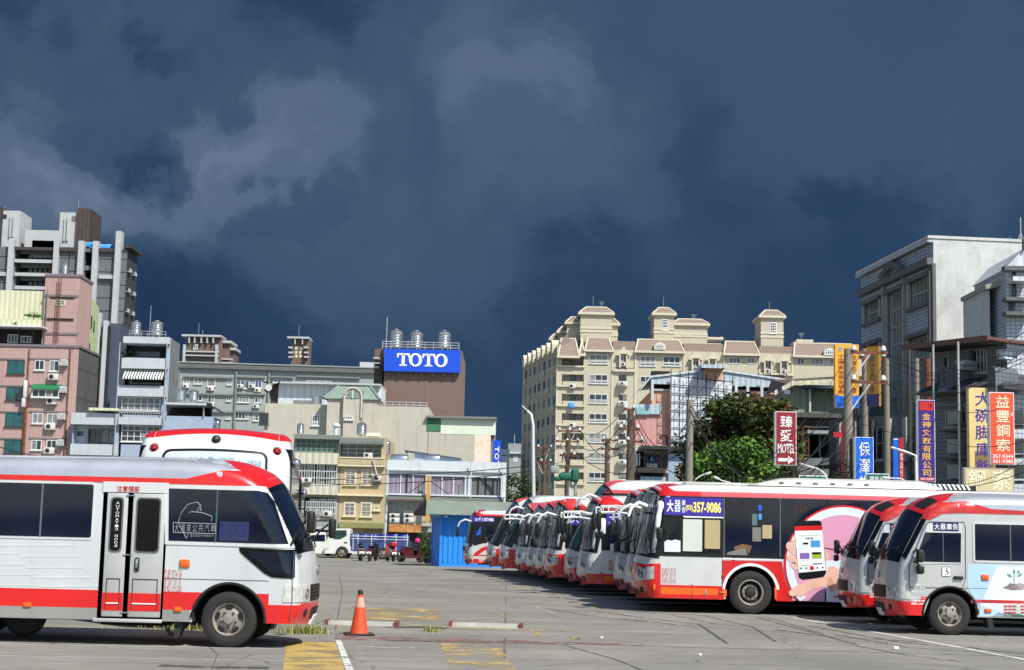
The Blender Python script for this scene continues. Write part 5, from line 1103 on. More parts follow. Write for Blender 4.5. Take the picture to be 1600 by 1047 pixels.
# ================================================================== blue hut
def hut():
    p = G(686, 885); t = thing('metal_hut', 'bright blue corrugated container hut with sloping green roof left of the buses', 'hut', (p.x, p.y, 0), R(13)); mw = mtx(t.location, R(13))
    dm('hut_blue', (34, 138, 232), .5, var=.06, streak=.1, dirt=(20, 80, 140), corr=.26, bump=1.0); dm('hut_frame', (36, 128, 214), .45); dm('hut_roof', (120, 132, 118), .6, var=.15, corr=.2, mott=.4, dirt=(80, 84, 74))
    W_, D_, H_ = 3.9, 2.4, 2.62; b = MB(); b.box(.06, W_-.06, .06, D_, .12, H_-.1, 'hut_blue'); b.build('wall', t)
    n = int(W_/.26)
    r_ = MB()
    for i in range(n):
        x = .16+i*.26; r_.prism([(x, -.0), (x+.04, .045), (x+.12, .045), (x+.16, 0)], .2, H_-.2, 'hut_frame', lambda a, c, h: (a, .06-c, h))
    r_.build('ribs', t)
    r_ = MB()
    for i in range(8):
        y = .16+i*.26; r_.prism([(y, 0), (y+.04, .045), (y+.12, .045), (y+.16, 0)], .2, H_-.2, 'hut_frame', lambda a, c, h: (.06-c, a, h))
    r_.build('ribs', t)
    f = MB()
    for a in ((0, W_, .0, .12, .0, .16), (0, W_, .0, .12, H_-.16, H_)): f.box(*a, 'hut_frame')
    f.box(-.001, .12, .001, .12, .16, H_-.16, 'hut_frame'); f.box(W_-.12, W_, .001, .12, .16, H_-.16, 'hut_frame'); f.box(-.0, .1, .121, D_, 0, .16, 'hut_frame'); f.box(-.0, .1, .121, D_, H_-.16, H_, 'hut_frame'); f.box(.001, .1, D_-.1, D_, .16, H_-.16, 'hut_frame'); f.build('frame', t)
    r_ = MB(); r_.add([(-.9, -.75, H_+.02), (W_+.2, -.75, H_+.02), (W_+.2, D_*.55, H_+.75), (-.5, D_*.55, H_+.75), (-.9, -.75, H_-.02), (W_+.2, -.75, H_-.02), (W_+.2, D_*.55, H_+.71), (-.5, D_*.55, H_+.71)], [(0, 1, 2, 3), (4, 7, 6, 5), (0, 4, 5, 1), (1, 5, 6, 2), (3, 2, 6, 7), (0, 3, 7, 4)], 'hut_roof')
    r_.add([(-.5, D_*.55, H_+.75), (W_+.2, D_*.55, H_+.75), (W_+.2, D_+.6, H_+.1), (-.9, D_+.6, H_+.1)], [(0, 1, 2, 3)], 'hut_roof'); r_.build('roof', t)
    r_ = MB(); r_.add([(-.9, -.73, H_-.03), (-.5, D_*.55, H_+.7), (-.9, D_+.6, H_+.05), (-.88, -.7, H_-.10), (-.88, D_+.58, H_-.04)], [(0, 1, 2), (0, 2, 4, 3)], 'chassis'); r_.build('gable', t)
    for x in (-.0, W_-.1): r_ = MB(); r_.tube([(x+.05, .06, H_), (x+.05, -.7, H_+.0)], .03, 'rim_dark'); r_.build('roof_bracket', t)
    l = MB(); l.lathe([(0, -.12), (.10, -.06), (.12, 0), (0, .01)], 'lamp_clear', c=(.25, -.15, H_-.05), n=14); l.build('lamp', t)
hut()
# ================================================================== truck, barrels, scooters, cars
def truck():
    Y = 96.0; p = P(497, 873, Y); t = thing('flatbed_truck', 'white cab truck with blue slatted bed loaded with blue drums', 'truck', (p.x, Y, 0), 0)
    mw = mtx(t.location, 0); q = lambda x, y: (lambda h: (h.x, h.z))(hit(mw, 480+x/4.028, 740+y/4.028, 1, 0)); Q = lambda L: [q(*a) for a in L]
    b = MB(); prof = Q([(112, 505), (108, 470), (118, 440), (130, 395), (152, 352), (165, 345), (255, 345), (268, 352), (270, 488)]); b.prism(prof, 0, 1.75, 'truck_white'); o = b.build('cab', t)
    g = MB(); g.prism(Q([(168, 358), (165, 412), (205, 414), (248, 392), (248, 356)]), -.012, .0, 'glass_green'); g.build('window', o)
    g = MB(); x0, z0 = q(128, 400); x1, z1 = q(150, 356); g.add([(x0-.03, .1, z0), (x0-.03, 1.65, z0), (x1-.03, 1.65, z1), (x1-.03, .1, z1)], [(0, 1, 2, 3)], 'glass'); g.build('windscreen', o)
    g = MB(); x, z = q(243, 434); g.rbox((x, -.02, z), (.2, .03, .06), 'black', .01); g.build('handle', o)
    g = MB(); g.prism(Q([(112, 478), (112, 462), (138, 466), (134, 480)]), -.015, .3, 'lamp_clear'); g.build('headlight', o)
    g = MB(); g.prism(Q([(108, 486), (190, 488), (190, 503), (110, 503)]), -.02, .3, 'truck_white'); g.build('bumper', o)
    g = MB(); x, z = q(142, 385); g.tube([(x, -.02, z+.3), (x-.15, -.25, z+.3), (x-.15, -.25, z-.1)], .015, 'black'); g.rbox((x-.15, -.25, z), (.08, .14, .3), 'black', .02); g.build('mirror', o)
    x0, zb_ = q(275, 480); x1, zt = q(640, 425); b = MB(); b.box(x0, x1, .0, 1.85, zb_-.05, zb_+.12, 'bed_blue'); b.box(x0, x1, 0, .03, zb_+.12, zt, 'bed_blue'); b.box(x0, x1, 1.82, 1.85, zb_+.12, zt, 'bed_blue'); b.box(x0, x0+.03, .03, 1.82, zb_+.12, zt+.35, 'bed_blue'); b.box(x1-.03, x1, .03, 1.82, zb_+.12, zt, 'bed_blue'); bo = b.build('bed', t)
    for px in (290, 320, 405, 490, 560, 630): r_ = MB(); x, _ = q(px, 420); zz = q(px, 380)[1]; r_.box(x-.02, x+.02, -.03, .0, zb_, zz, 'truck_white'); r_.build('stake', bo)
    for y in (395, 412): r_ = MB(); z = q(400, y)[1]; r_.box(x0, x1, -.045, -.031, z-.02, z+.02, 'truck_white'); r_.build('rail', bo)
    c = MB(); c.box(q(120, 0)[0], x1-.3, .35, 1.4, .45, zb_-.05, 'chassis'); c.box(q(275, 0)[0], q(310, 0)[0], .02, .3, .35, .75, 'truck_white'); c.build('chassis', t)
    for px in (220, 478): 
        for y in (-.03, 1.5): 
            w_ = wheel(t, q(px, 500)[0], -1 if y < 1 else 1, .37, .22, 'van'); w_.location = (q(px, 500)[0], y, .37)
    dm('drum_blue', (22, 44, 128), .4, var=.12)
    x0_, x1_ = q(300, 0)[0]+.1, x1-.35; n = 6
    for r in range(2):
        for i in range(n):
            x = x0_+(x1_-x0_)*i/(n-1); d = MB(); d.lathe([(.26, .0), (.29, .03), (.29, .28), (.30, .30), (.29, .32), (.29, .56), (.30, .58), (.29, .60), (.28, .84), (.25, .88), (.0, .88)], 'drum_blue', n=20); y = .45+r*.85
            o = d.build('drum', None, (t.location.x+x, Y+y, zb_+.12)); tag(o, 'blue plastic drum standing on the bed of the truck', 'drum', 'blue drums on the truck bed')
            c = MB(); c.lathe([(.05, .88), (.05, .91), (0, .91)], 'black', c=(.12, 0, 0), n=10); c.build('cap', o)
dm('truck_white', (208, 210, 204), .4, var=.05, streak=.2, dirt=(150, 146, 136)); dm('bed_blue', (48, 70, 124), .5, var=.1, mott=.3, dirt=(60, 66, 84))
truck()
def scooter(px, py, rz, body, label, helmet=None, box=None):
    p = G(px, py); t = thing('scooter', label, 'scooter', (p.x, p.y, 0), rz, 'scooters parked in front of the truck')
    m = MB()   # body shell along x (front +x)
    m.prism([(-.62, .55), (-.55, .74), (-.1, .80), (.08, .72), (.16, .42), (.42, .36), (.50, .90), (.60, .96), (.66, .80), (.60, .32), (.40, .24), (-.1, .24), (-.35, .32)], -.15, .15, body); bo = m.build('body', t)
    m = MB(); m.rbox((-.22, 0, .84), (.72, .27, .12), 'black', .05); m.build('seat', t)
    for x in (-.58, .62): w_ = MB(); w_.lathe([(.13, -.05), (.24, -.055), (.27, -.02), (.27, .02), (.24, .055), (.13, .05)], 'rubber', axis='y', c=(x, 0, .27), n=20); w_.lathe([(.13, -.03), (.05, -.035), (.05, .035), (.13, .03)], 'rim', axis='y', c=(x, 0, .27), n=12); w_.build('wheel', t)
    m = MB(); m.tube([(.60, 0, .3), (.50, 0, .95), (.44, 0, 1.06)], .035, 'black'); m.tube([(.36, -.34, 1.08), (.46, -.12, 1.06), (.46, .12, 1.06), (.36, .34, 1.08)], .022, 'black'); m.build('handlebar', t)
    for k in (1, -1): m = MB(); m.tube([(.40, k*.28, 1.08), (.42, k*.34, 1.28)], .008, 'black'); m.rbox((.42, k*.35, 1.31), (.02, .13, .09), 'black', .02); m.build('mirror', t)
    m = MB(); m.rbox((.62, 0, .86), (.08, .18, .12), 'lamp_clear', .03); m.build('headlight', t)
    m = MB(); m.rbox((-.66, 0, .62), (.06, .2, .08), 'lamp_red', .02); m.build('tail_light', t)
    m = MB(); m.rbox((-.74, 0, .47), (.02, .26, .15), 'paint_white', .005); m.build('number_plate', t)
    m = MB(); m.prism([(.42, .42), (.9, .38), (.92, .46), (.74, .60), (.5, .58)], -.08, .08, body); m.build('front_fender', t)
    m = MB(); m.tube([(-.2, -.17, .28), (-.62, -.2, .34)], .05, 'rim_dark', 8); m.tube([(-.5, .1, .3), (-.55, .16, .6)], .02, 'chrome', 6); m.build('exhaust', t)
    if box: m = MB(); m.rbox((-.62, 0, .98), (.30, .32, .26), box, .05); m.build('top_case', t)
    if helmet:
        m = MB(); m.lathe([(0, .15), (.08, .14), (.13, .09), (.145, 0), (.13, -.09), (.10, -.11)], helmet, n=18); lz = Matrix.Rotation(rz, 4, 'Z') @ Vector((.40, .0, 1.2)); o = m.build('helmet', None, (p.x+lz.x, p.y+lz.y, 1.22)); tag(o, 'bright pink helmet hung on the dark red scooter', 'helmet')
    return t
dm('scooter_red', (150, 26, 24), .3, var=.1, coat=.5); dm('scooter_dark', (26, 26, 30), .3, coat=.5); dm('scooter_maroon', (74, 18, 22), .3, coat=.5); dm('pink', (222, 30, 120), .35)
scooter(563, 876.5, R(100), 'scooter_dark', 'black scooter seen from behind, leftmost of the four parked ones'); scooter(582, 877, R(78), 'scooter_dark', 'black scooter seen from behind, between another black one and the bright red one')
scooter(610, 877.5, R(110), 'scooter_red', 'bright red and white scooter with its rear wheel towards the yard', box='paint_red'); scooter(641, 879, R(28), 'scooter_maroon', 'dark red scooter parked nearly side-on with the pink helmet', 'pink')
def car(px, Y, paint, label, rz=0, van=False):
    p = P(px, 870, Y); t = thing('parked_car', label, 'car', (p.x, Y, 0), rz); H_ = 1.5 if not van else 1.85
    pr = [(-2.2, .32), (-2.22, .75), (-2.0, .95), (-1.55, 1.02), (-1.0, H_-.05), (-.4, H_), (.9, H_-.02), (1.6, 1.05), (2.15, .95), (2.2, .5), (2.15, .3)]
    b = MB(); b.prism(pr, -.85, .85, paint); bo = b.build('body', t); bm = bmesh.new(); bm.from_mesh(bo.data); bmesh.ops.bevel(bm, geom=[e for e in bm.edges if abs((e.verts[0].co-e.verts[1].co).y) < .1], offset=.07, segments=2, affect='EDGES'); bm.to_mesh(bo.data); bm.free(); smooth_by_angle(bo, 30)
    for k in (-1, 1):
        for poly in ([(-1.42, 1.0), (-.95, H_-.13), (-.1, H_-.08), (-.1, 1.0)], [(0, 1.0), (0, H_-.08), (.85, H_-.12), (1.4, 1.02)]): g = MB(); g.prism(poly, .852*k, .865*k, 'glass'); g.build('window', t)
        for x in (-1.35, 1.35): w_ = wheel(t, x, k*.87, .31, .2, 'van')
    g = MB(); g.add([(-1.58, -.7, 1.04), (-1.58, .7, 1.04), (-1.04, .62, H_-.06), (-1.04, -.62, H_-.06)], [(0, 1, 2, 3)], 'glass'); g.build('windscreen', t)
    for k in (-.6, .6): g = MB(); g.rbox((-2.2, k, .75), (.08, .3, .14), 'lamp_clear', .03); g.build('headlight', t)
    g = MB(); g.rbox((-2.22, 0, .45), (.1, 1.5, .2), 'black', .03); g.build('bumper', t)
car(506, 99, 'truck_white', 'white car half hidden behind the left minibus mirror beside the truck', R(15)); car(485, 103, 'bus_silver', 'silver van behind the left minibus nose, left of the white car', R(200), True)
# potted shrubs by the hut
LEAF = {}
def leaves(b, c, rad, n, size, mats_, shell=.55):
    for i in range(n):
        while True:
            v = Vector((random.uniform(-1, 1), random.uniform(-1, 1), random.uniform(-1, 1)))
            if shell < v.length < 1: break
        p_ = Vector((c[0]+v.x*rad[0], c[1]+v.y*rad[1], c[2]+v.z*rad[2])); a = Vector((random.uniform(-1, 1), random.uniform(-1, 1), random.uniform(-.6, .6))).normalized(); u = a.cross(Vector((random.uniform(-1, 1), random.uniform(-1, 1), random.uniform(-1, 1)))).normalized(); s_ = size*random.uniform(.6, 1.4)
        b.add([p_-a*s_*.5, p_+u*s_*.28, p_+a*s_*.5, p_-u*s_*.28], [(0, 1, 2, 3)], random.choice(mats_))
dm('leaf_dark', (34, 54, 24), .75, var=.35, scale=.6, spec=.25); dm('leaf_mid', (58, 92, 34), .75, var=.35, scale=.6, spec=.25); dm('leaf_light', (96, 132, 48), .75, var=.3, scale=.6, spec=.25); dm('leaf_rust', (98, 72, 38), .75, var=.35, scale=.6, spec=.25); dm('leaf_olive', (78, 84, 36), .75, var=.3, scale=.6, spec=.25); dm('bark', (78, 64, 50), .9, var=.3, scale=8)
def shrub(px, py, h, r, label, light=False):
    p = G(px, py); t = thing('potted_shrub', label, 'shrub', (p.x, p.y, 0), 0, 'plants beside the hut'); b = MB(); b.lathe([(.16, 0), (.22, .3), (.24, .32), (.2, .32), (.0, .28)], 'stop_rust' if light else 'black', n=16); b.build('pot', t)
    b = MB(); [b.tube([(0, 0, .28), (random.uniform(-.2, .2), random.uniform(-.2, .2), h*.7)], .015, 'bark', 5) for _ in range(4)]; b.build('stem', t)
    b = MB(); leaves(b, (0, 0, h*.62), (r, r, h*.42), 420, .13, ['leaf_dark', 'leaf_mid'] if not light else ['leaf_mid', 'leaf_light'], .0); b.build('foliage', t)
shrub(668, 881, 1.35, .55, 'dark leafy shrub in a black pot by the blue hut'); shrub(679, 883, .6, .3, 'small light green plant in front of the blue hut corner', True); shrub(660, 878, 1.7, .45, 'tall dark shrub behind the dark red scooter')
# ================================================================== buildings
dm('frame_white', (196, 198, 196), .5, var=.08); dm('frame_dark', (58, 60, 60), .5); dm('glass_win', (30, 38, 46), .10, var=.5, scale=1.6, spec=.6); dm('glass_teal', (30, 84, 84), .2, var=.35, scale=1.2); dm('glass_curtain', (120, 122, 118), .5, var=.3, scale=3); dm('recess', (34, 33, 32), .9, var=.3)
dm('ac_white', (196, 196, 188), .5, var=.08, mott=.3, dirt=(150, 140, 120), scale=5); dm('steel_tank', (178, 184, 188), .22, .85, var=.15, scale=1.5); dm('rail', (168, 170, 166), .5, .3); dm('pipe_grey', (120, 120, 116), .6); dm('rust', (112, 62, 34), .9, var=.4, scale=3)
class Bld:
    def __init__(s, name, label, cat, px, Y, yaw=0, group=None):
        s.Y = Y; p = P(px, 700, Y); s.loc = Vector((p.x, Y, 0)); s.yaw = R(yaw); s.mw = mtx(s.loc, s.yaw); s.o = thing(name, label, cat, s.loc, s.yaw, group); s.rel = Matrix.Identity(4); s.n = 0
    def frame(s, ox, oy, yaw):   # sub-frame for another facade of the same building
        f = object.__new__(Bld); f.__dict__ = dict(s.__dict__); f.rel = mtx((ox, oy, 0), R(yaw)); f.mw = s.mw @ f.rel; return f
    def q(s, px, py, off=0): h = hit(s.mw, px, py, 1, off); return h.x, h.z
    def r(s, x0, y0, x1, y1, off=0):
        cx, cy = (x0+x1)/2, (y0+y1)/2; return s.q(x0, cy, off)[0], s.q(x1, cy, off)[0], s.q(cx, y1, off)[1], s.q(cx, y0, off)[1]
    def b(s, mb, name, parent=None, **k):
        if s.rel != Matrix.Identity(4): mb.v = [tuple(s.rel @ Vector(v)) for v in mb.v]
        return mb.build(name, parent or s.o, **k)
    def win(s, px, cols=2, rows=1, fm='frame_white', gm='glass_win', y=0.0, t=.07, sill=True, parent=None, split=None, name='window', proud=.05):
        x0, x1, z0, z1 = s.r(*px, y) if len(px) == 4 else px[0]
        m = MB(); a, c = y-proud, y-.004
        m.box(x0, x1, a, c, z0, z0+t, fm); m.box(x0, x1, a, c, z1-t, z1, fm); m.box(x0, x0+t, a, c, z0+t, z1-t, fm); m.box(x1-t, x1, a, c, z0+t, z1-t, fm)
        for i in range(1, cols): x = x0+(x1-x0)*i/cols; m.box(x-t*.4, x+t*.4, a, c, z0+t, z1-t, fm)
        for i in range(1, rows): z = z0+(z1-z0)*i/rows; m.box(x0+t, x1-t, a+.005, c, z-t*.4, z+t*.4, fm)
        if sill: m.box(x0-.08, x1+.08, y-.14, y-.004, z0-.10, z0-.002, fm)
        g = 'glass_curtain' if gm == 'mix' and random.random() < .35 else ('glass_win' if gm == 'mix' else gm)
        w_ = s.b(m, name, parent); p = MB(); n = cols
        for i in range(n):
            xa, xb = x0+t*.5+(x1-x0-t)*i/n, x0+t*.5+(x1-x0-t)*(i+1)/n; gg = g
            if gm == 'mix' and random.random() < .25: gg = 'glass_curtain'
            p.quad((xa, y-.02, z0+t*.5), (xb, y-.02, z0+t*.5), (xb, y-.02, z1-t*.5), (xa, y-.02, z1-t*.5), gg)
        po = MB(); po.__dict__ = p.__dict__; s.b(po, 'pane', w_); return w_
    def ac(s, px, py, w_=.85, h=.6, y=0.0, parent=None):
        x, z = s.q(px, py, y); m = MB(); m.rbox((x, y-.22, z), (w_, .34, h), 'ac_white', .03); m.box(x-w_/2, x+w_/2, y-.36, y-.02, z-h/2-.06, z-h/2-.01, 'pipe_grey'); a = s.b(m, 'air_conditioner', parent)
        f = MB(); f.lathe([(h*.36, 0), (h*.33, -.015), (.05, -.018), (0, -.018)], 'rim_dark', axis='y', c=(x-w_*.14, y-.395, z), n=14, cap=False); s.b(f, 'fan', a); return a
    def slab(s, px, m, y0=-.3, y1=0, name='ledge', parent=None):
        x0, x1, z0, z1 = s.r(*px, y0); b = MB(); b.box(x0, x1, y0, y1, z0, z1, m); return s.b(b, name, parent)
    def body(s, px, D, m, holes=(), hd=.35, ms=None, z0=0.0, name='wall', back='recess', y=0.0, roof=None):
        x0, x1, za, z1 = s.r(*px, y); za = z0 if z0 is not None else za; b = MB(); hs = [s.r(*h, y) for h in holes]
        b.wall(x0, x1, za, z1, hs, y, hd, m, None, back); ms = ms or m
        b.quad((x0, y+D, za), (x0, y, za), (x0, y, z1), (x0, y+D, z1), ms); b.quad((x1, y, za), (x1, y+D, za), (x1, y+D, z1), (x1, y, z1), ms)
        b.quad((x1, y+D, za), (x0, y+D, za), (x0, y+D, z1), (x1, y+D, z1), ms); b.quad((x0, y, z1), (x1, y, z1), (x1, y+D, z1), (x0, y+D, z1), roof or ms)
        s.b(b, name); return x0, x1, za, z1
def tank(B, px, py_top, py_bot, r, y, label, horiz=False, legs=True, group='steel water tanks on the roofs'):
    r *= .5; x, zt = B.q(px, py_top, y); zb = B.q(px, py_bot, y)[1]; w_ = B.mw @ Vector((x, y, zb)); H = zt-zb
    t = thing('water_tank', label, 'water tank', w_, 0, group); m = MB()
    pr = [(r*.96, .12*H), (r, .14*H)]
    for i in range(5): z = (.16+.13*i)*H; pr += [(r, z), (r*.97, z+.02*H), (r, z+.04*H)]
    pr += [(r, .84*H), (r*.86, .90*H), (r*.4, .97*H), (r*.38, H), (0, H)]; m.lathe(pr, 'steel_tank', n=22); o = m.build('shell', t); smooth_by_angle(o, 30)
    for k in range(4): a = .78+k*math.pi/2; l = MB(); l.tube([(r*.85*math.cos(a), r*.85*math.sin(a), 0), (r*.85*math.cos(a), r*.85*math.sin(a), .14*H)], .03, 'rail', 5); l.build('leg', t)
    return t
def railing(B, px, posts, y=0.0, m='rail', bars=3, name='railing', r=.025):
    x0, x1, z0, z1 = B.r(*px, y); b = MB()
    for i in range(bars): z = z0+(z1-z0)*(i+1)/bars; b.tube([(x0, y, z), (x1, y, z)], r, m, 5)
    for i in range(posts+1): x = x0+(x1-x0)*i/posts; b.tube([(x, y, z0), (x, y, z1)], r, m, 5)
    return B.b(b, name)
def antenna(B, px, py_top, py_bot, y=1.0, cross=False, r=.03):
    x, zt = B.q(px, py_top, y); zb = B.q(px, py_bot, y)[1]; m = MB(); m.tube([(x, y, zb), (x, y, zt)], r, 'rail', 5)
    if cross: [m.tube([(x-.5+.1*i, y, zt-.2*i-.1), (x+.5-.1*i, y, zt-.2*i-.1)], .02, 'rail', 4) for i in range(3)]
    B.b(m, 'antenna')
# ---- far left: tall grey tower
def grey_tower():
    B = Bld('apartment_tower', 'tall dark grey tower with pale vertical fins at the far left', 'building', 90, 245, 0)
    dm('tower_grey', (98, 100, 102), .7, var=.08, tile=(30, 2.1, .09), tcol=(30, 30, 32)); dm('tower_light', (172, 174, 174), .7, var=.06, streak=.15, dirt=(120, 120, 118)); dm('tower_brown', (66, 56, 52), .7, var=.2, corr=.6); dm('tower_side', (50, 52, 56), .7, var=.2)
    cs = lambda a, c, d, e: (a/4.186, 310+c/4.186, d/4.186, 310+e/4.186)
    holes = [cs(100, 340, 352, 398), cs(100, 425, 352, 485), cs(100, 512, 352, 572), cs(552, 350, 600, 440), cs(552, 470, 600, 560), cs(552, 580, 600, 640)]
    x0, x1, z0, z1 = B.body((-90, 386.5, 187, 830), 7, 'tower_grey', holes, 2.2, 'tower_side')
    for a, c, d, e in ((60, 262, 95, 4000), (355, 270, 388, 4000), (515, 278, 550, 4000), (610, 280, 645, 4000), (760, 215, 795, 4000), (-120, 262, -85, 4000)):
        X0, X1, _, Zt = B.r(*cs(a, c, d, c+40), -.6); b = MB(); b.box(X0, X1, -.8, .5 if a < 700 else 1.0, 0, Zt, 'tower_light'); B.b(b, 'fin')
    for a, c, d, e in ((95, 400, 355, 420), (95, 488, 355, 508), (95, 575, 355, 596), (645, 500, 760, 525), (-100, 482, 60, 505), (95, 318, 355, 338), (645, 325, 760, 350), (388, 320, 515, 345)):
        B.slab(cs(a, c, d, e), 'tower_light' if e-c < 22 and c != 318 and c != 320 or c in (500, 482) else 'tower_brown', -.5, .3, 'beam')
    for a, c, d, e in ((130, 345, 340, 365), (130, 430, 340, 455), (130, 515, 340, 540)): B.slab(cs(a, c, d, e), 'tower_grey', 1.2, 1.6, 'balcony')
    for i in range(5):
        for j in range(3): x = 190+i*32; B.win(cs(x, 372+87*j, x+18, 392+87*j), 1, 1, 'frame_white', 'glass_curtain', 2.15, .06, False)
    # roof volumes
    for a, c, d, e, D, m in ((15, 80, 128, 300, 6, 'tower_light'), (388, 92, 505, 300, 6, 'tower_light'), (503, 68, 590, 300, 7, 'tower_brown'), (165, 208, 386, 240, 3, 'tower_light'), (210, 276, 360, 305, 3, 'tower_light'), (-60, 60, 12, 300, 6, 'tower_brown')):
        X0, X1, Z0, Z1 = B.r(*cs(a, c, d, e), 2); b = MB(); yy = 2 if m != 'tower_brown' else 1.6; b.box(X0, X1, yy, yy+D, Z0-2, Z1, m); B.b(b, 'roof_block')
    b = MB(); 
    for i in range(18): X0, X1, Z0, Z1 = B.r(*cs(175+i*11.6, 242, 180+i*11.6, 300), 3); b.box(X0, X1, 3, 3.3, Z0, Z1, 'tower_side')
    B.b(b, 'roof_slats')
    for p_ in ((18, 105, 44, 133), (470, 118, 500, 150)): B.win(cs(*p_), 2, 1, 'frame_dark', 'glass_win' if p_[0] < 100 else 'glass_curtain', 2, .08, False)
    X0, X1, Z0, Z1 = B.r(*cs(70, 115, 92, 255), 2)
    for k in (X0, X1): b = MB(); b.box(k-.12, k+.12, 1.7, 1.99, Z0, Z1, 'tower_light'); B.b(b, 'downpipe')
    X0, X1, Z0, Z1 = B.r(*cs(425, 125, 445, 280), 2)
    for k in (X0, X1): b = MB(); b.box(k-.12, k+.12, 1.7, 1.99, Z0, Z1, 'tower_light'); B.b(b, 'downpipe')
    # balconies down the right-hand side
    F2 = B.frame(x1, 0, 90)
    for j in range(11):
        for k, yy in enumerate((.6, 3.9)):
            z = z1-3.4-3.25*j; b = MB(); b.box(yy, yy+1.6, -.4, 0, z-.1, z, 'tower_light'); b.box(yy, yy+1.6, -.4, -.34, z, z+.5, 'tower_light'); F2.b(b, 'balcony')
    b = MB(); b.box(x1-.5, x1+.8, -.5, 7, z1+.2, z1+.6, 'tower_side'); B.b(b, 'roof_canopy')
    for xx, zz in ((600, 305), (660, 318)): 
        X, Z = B.q(xx/4.186, 310+zz/4.186, 1); b = MB(); b.rbox((X, 1.2, Z), (2.4 if xx == 600 else 3.6, 1, .9), 'paint_sky', .2); B.b(b, 'tarpaulin')
    antenna(B, 123, 313, 330, 4); antenna(B, 7, 322, 332, 4)
grey_tower()
def fin_block():
    B = Bld('apartment_block', 'slim block of pale and slate vertical fins between pink building and grey tower', 'building', 163, 205)
    dm('slate_blue', (62, 72, 88), .7, var=.1); B.body((140, 505, 180, 800), 12, 'slate_blue')
    for a, c, d, m in ((150, 489, 157, 'tower_light'), (157.5, 520, 160, 'recess'), (161, 501, 168, 'tower_light'), (168.5, 509, 170.5, 'recess'), (171, 620, 182, 'slate_blue'), (143, 560, 149, 'tower_light')):
        X0, X1, _, Z1 = B.r(a, c, d, c+50, -.7); b = MB(); b.box(X0, X1, -.9, 0, 0, Z1, m); B.b(b, 'fin')
fin_block()
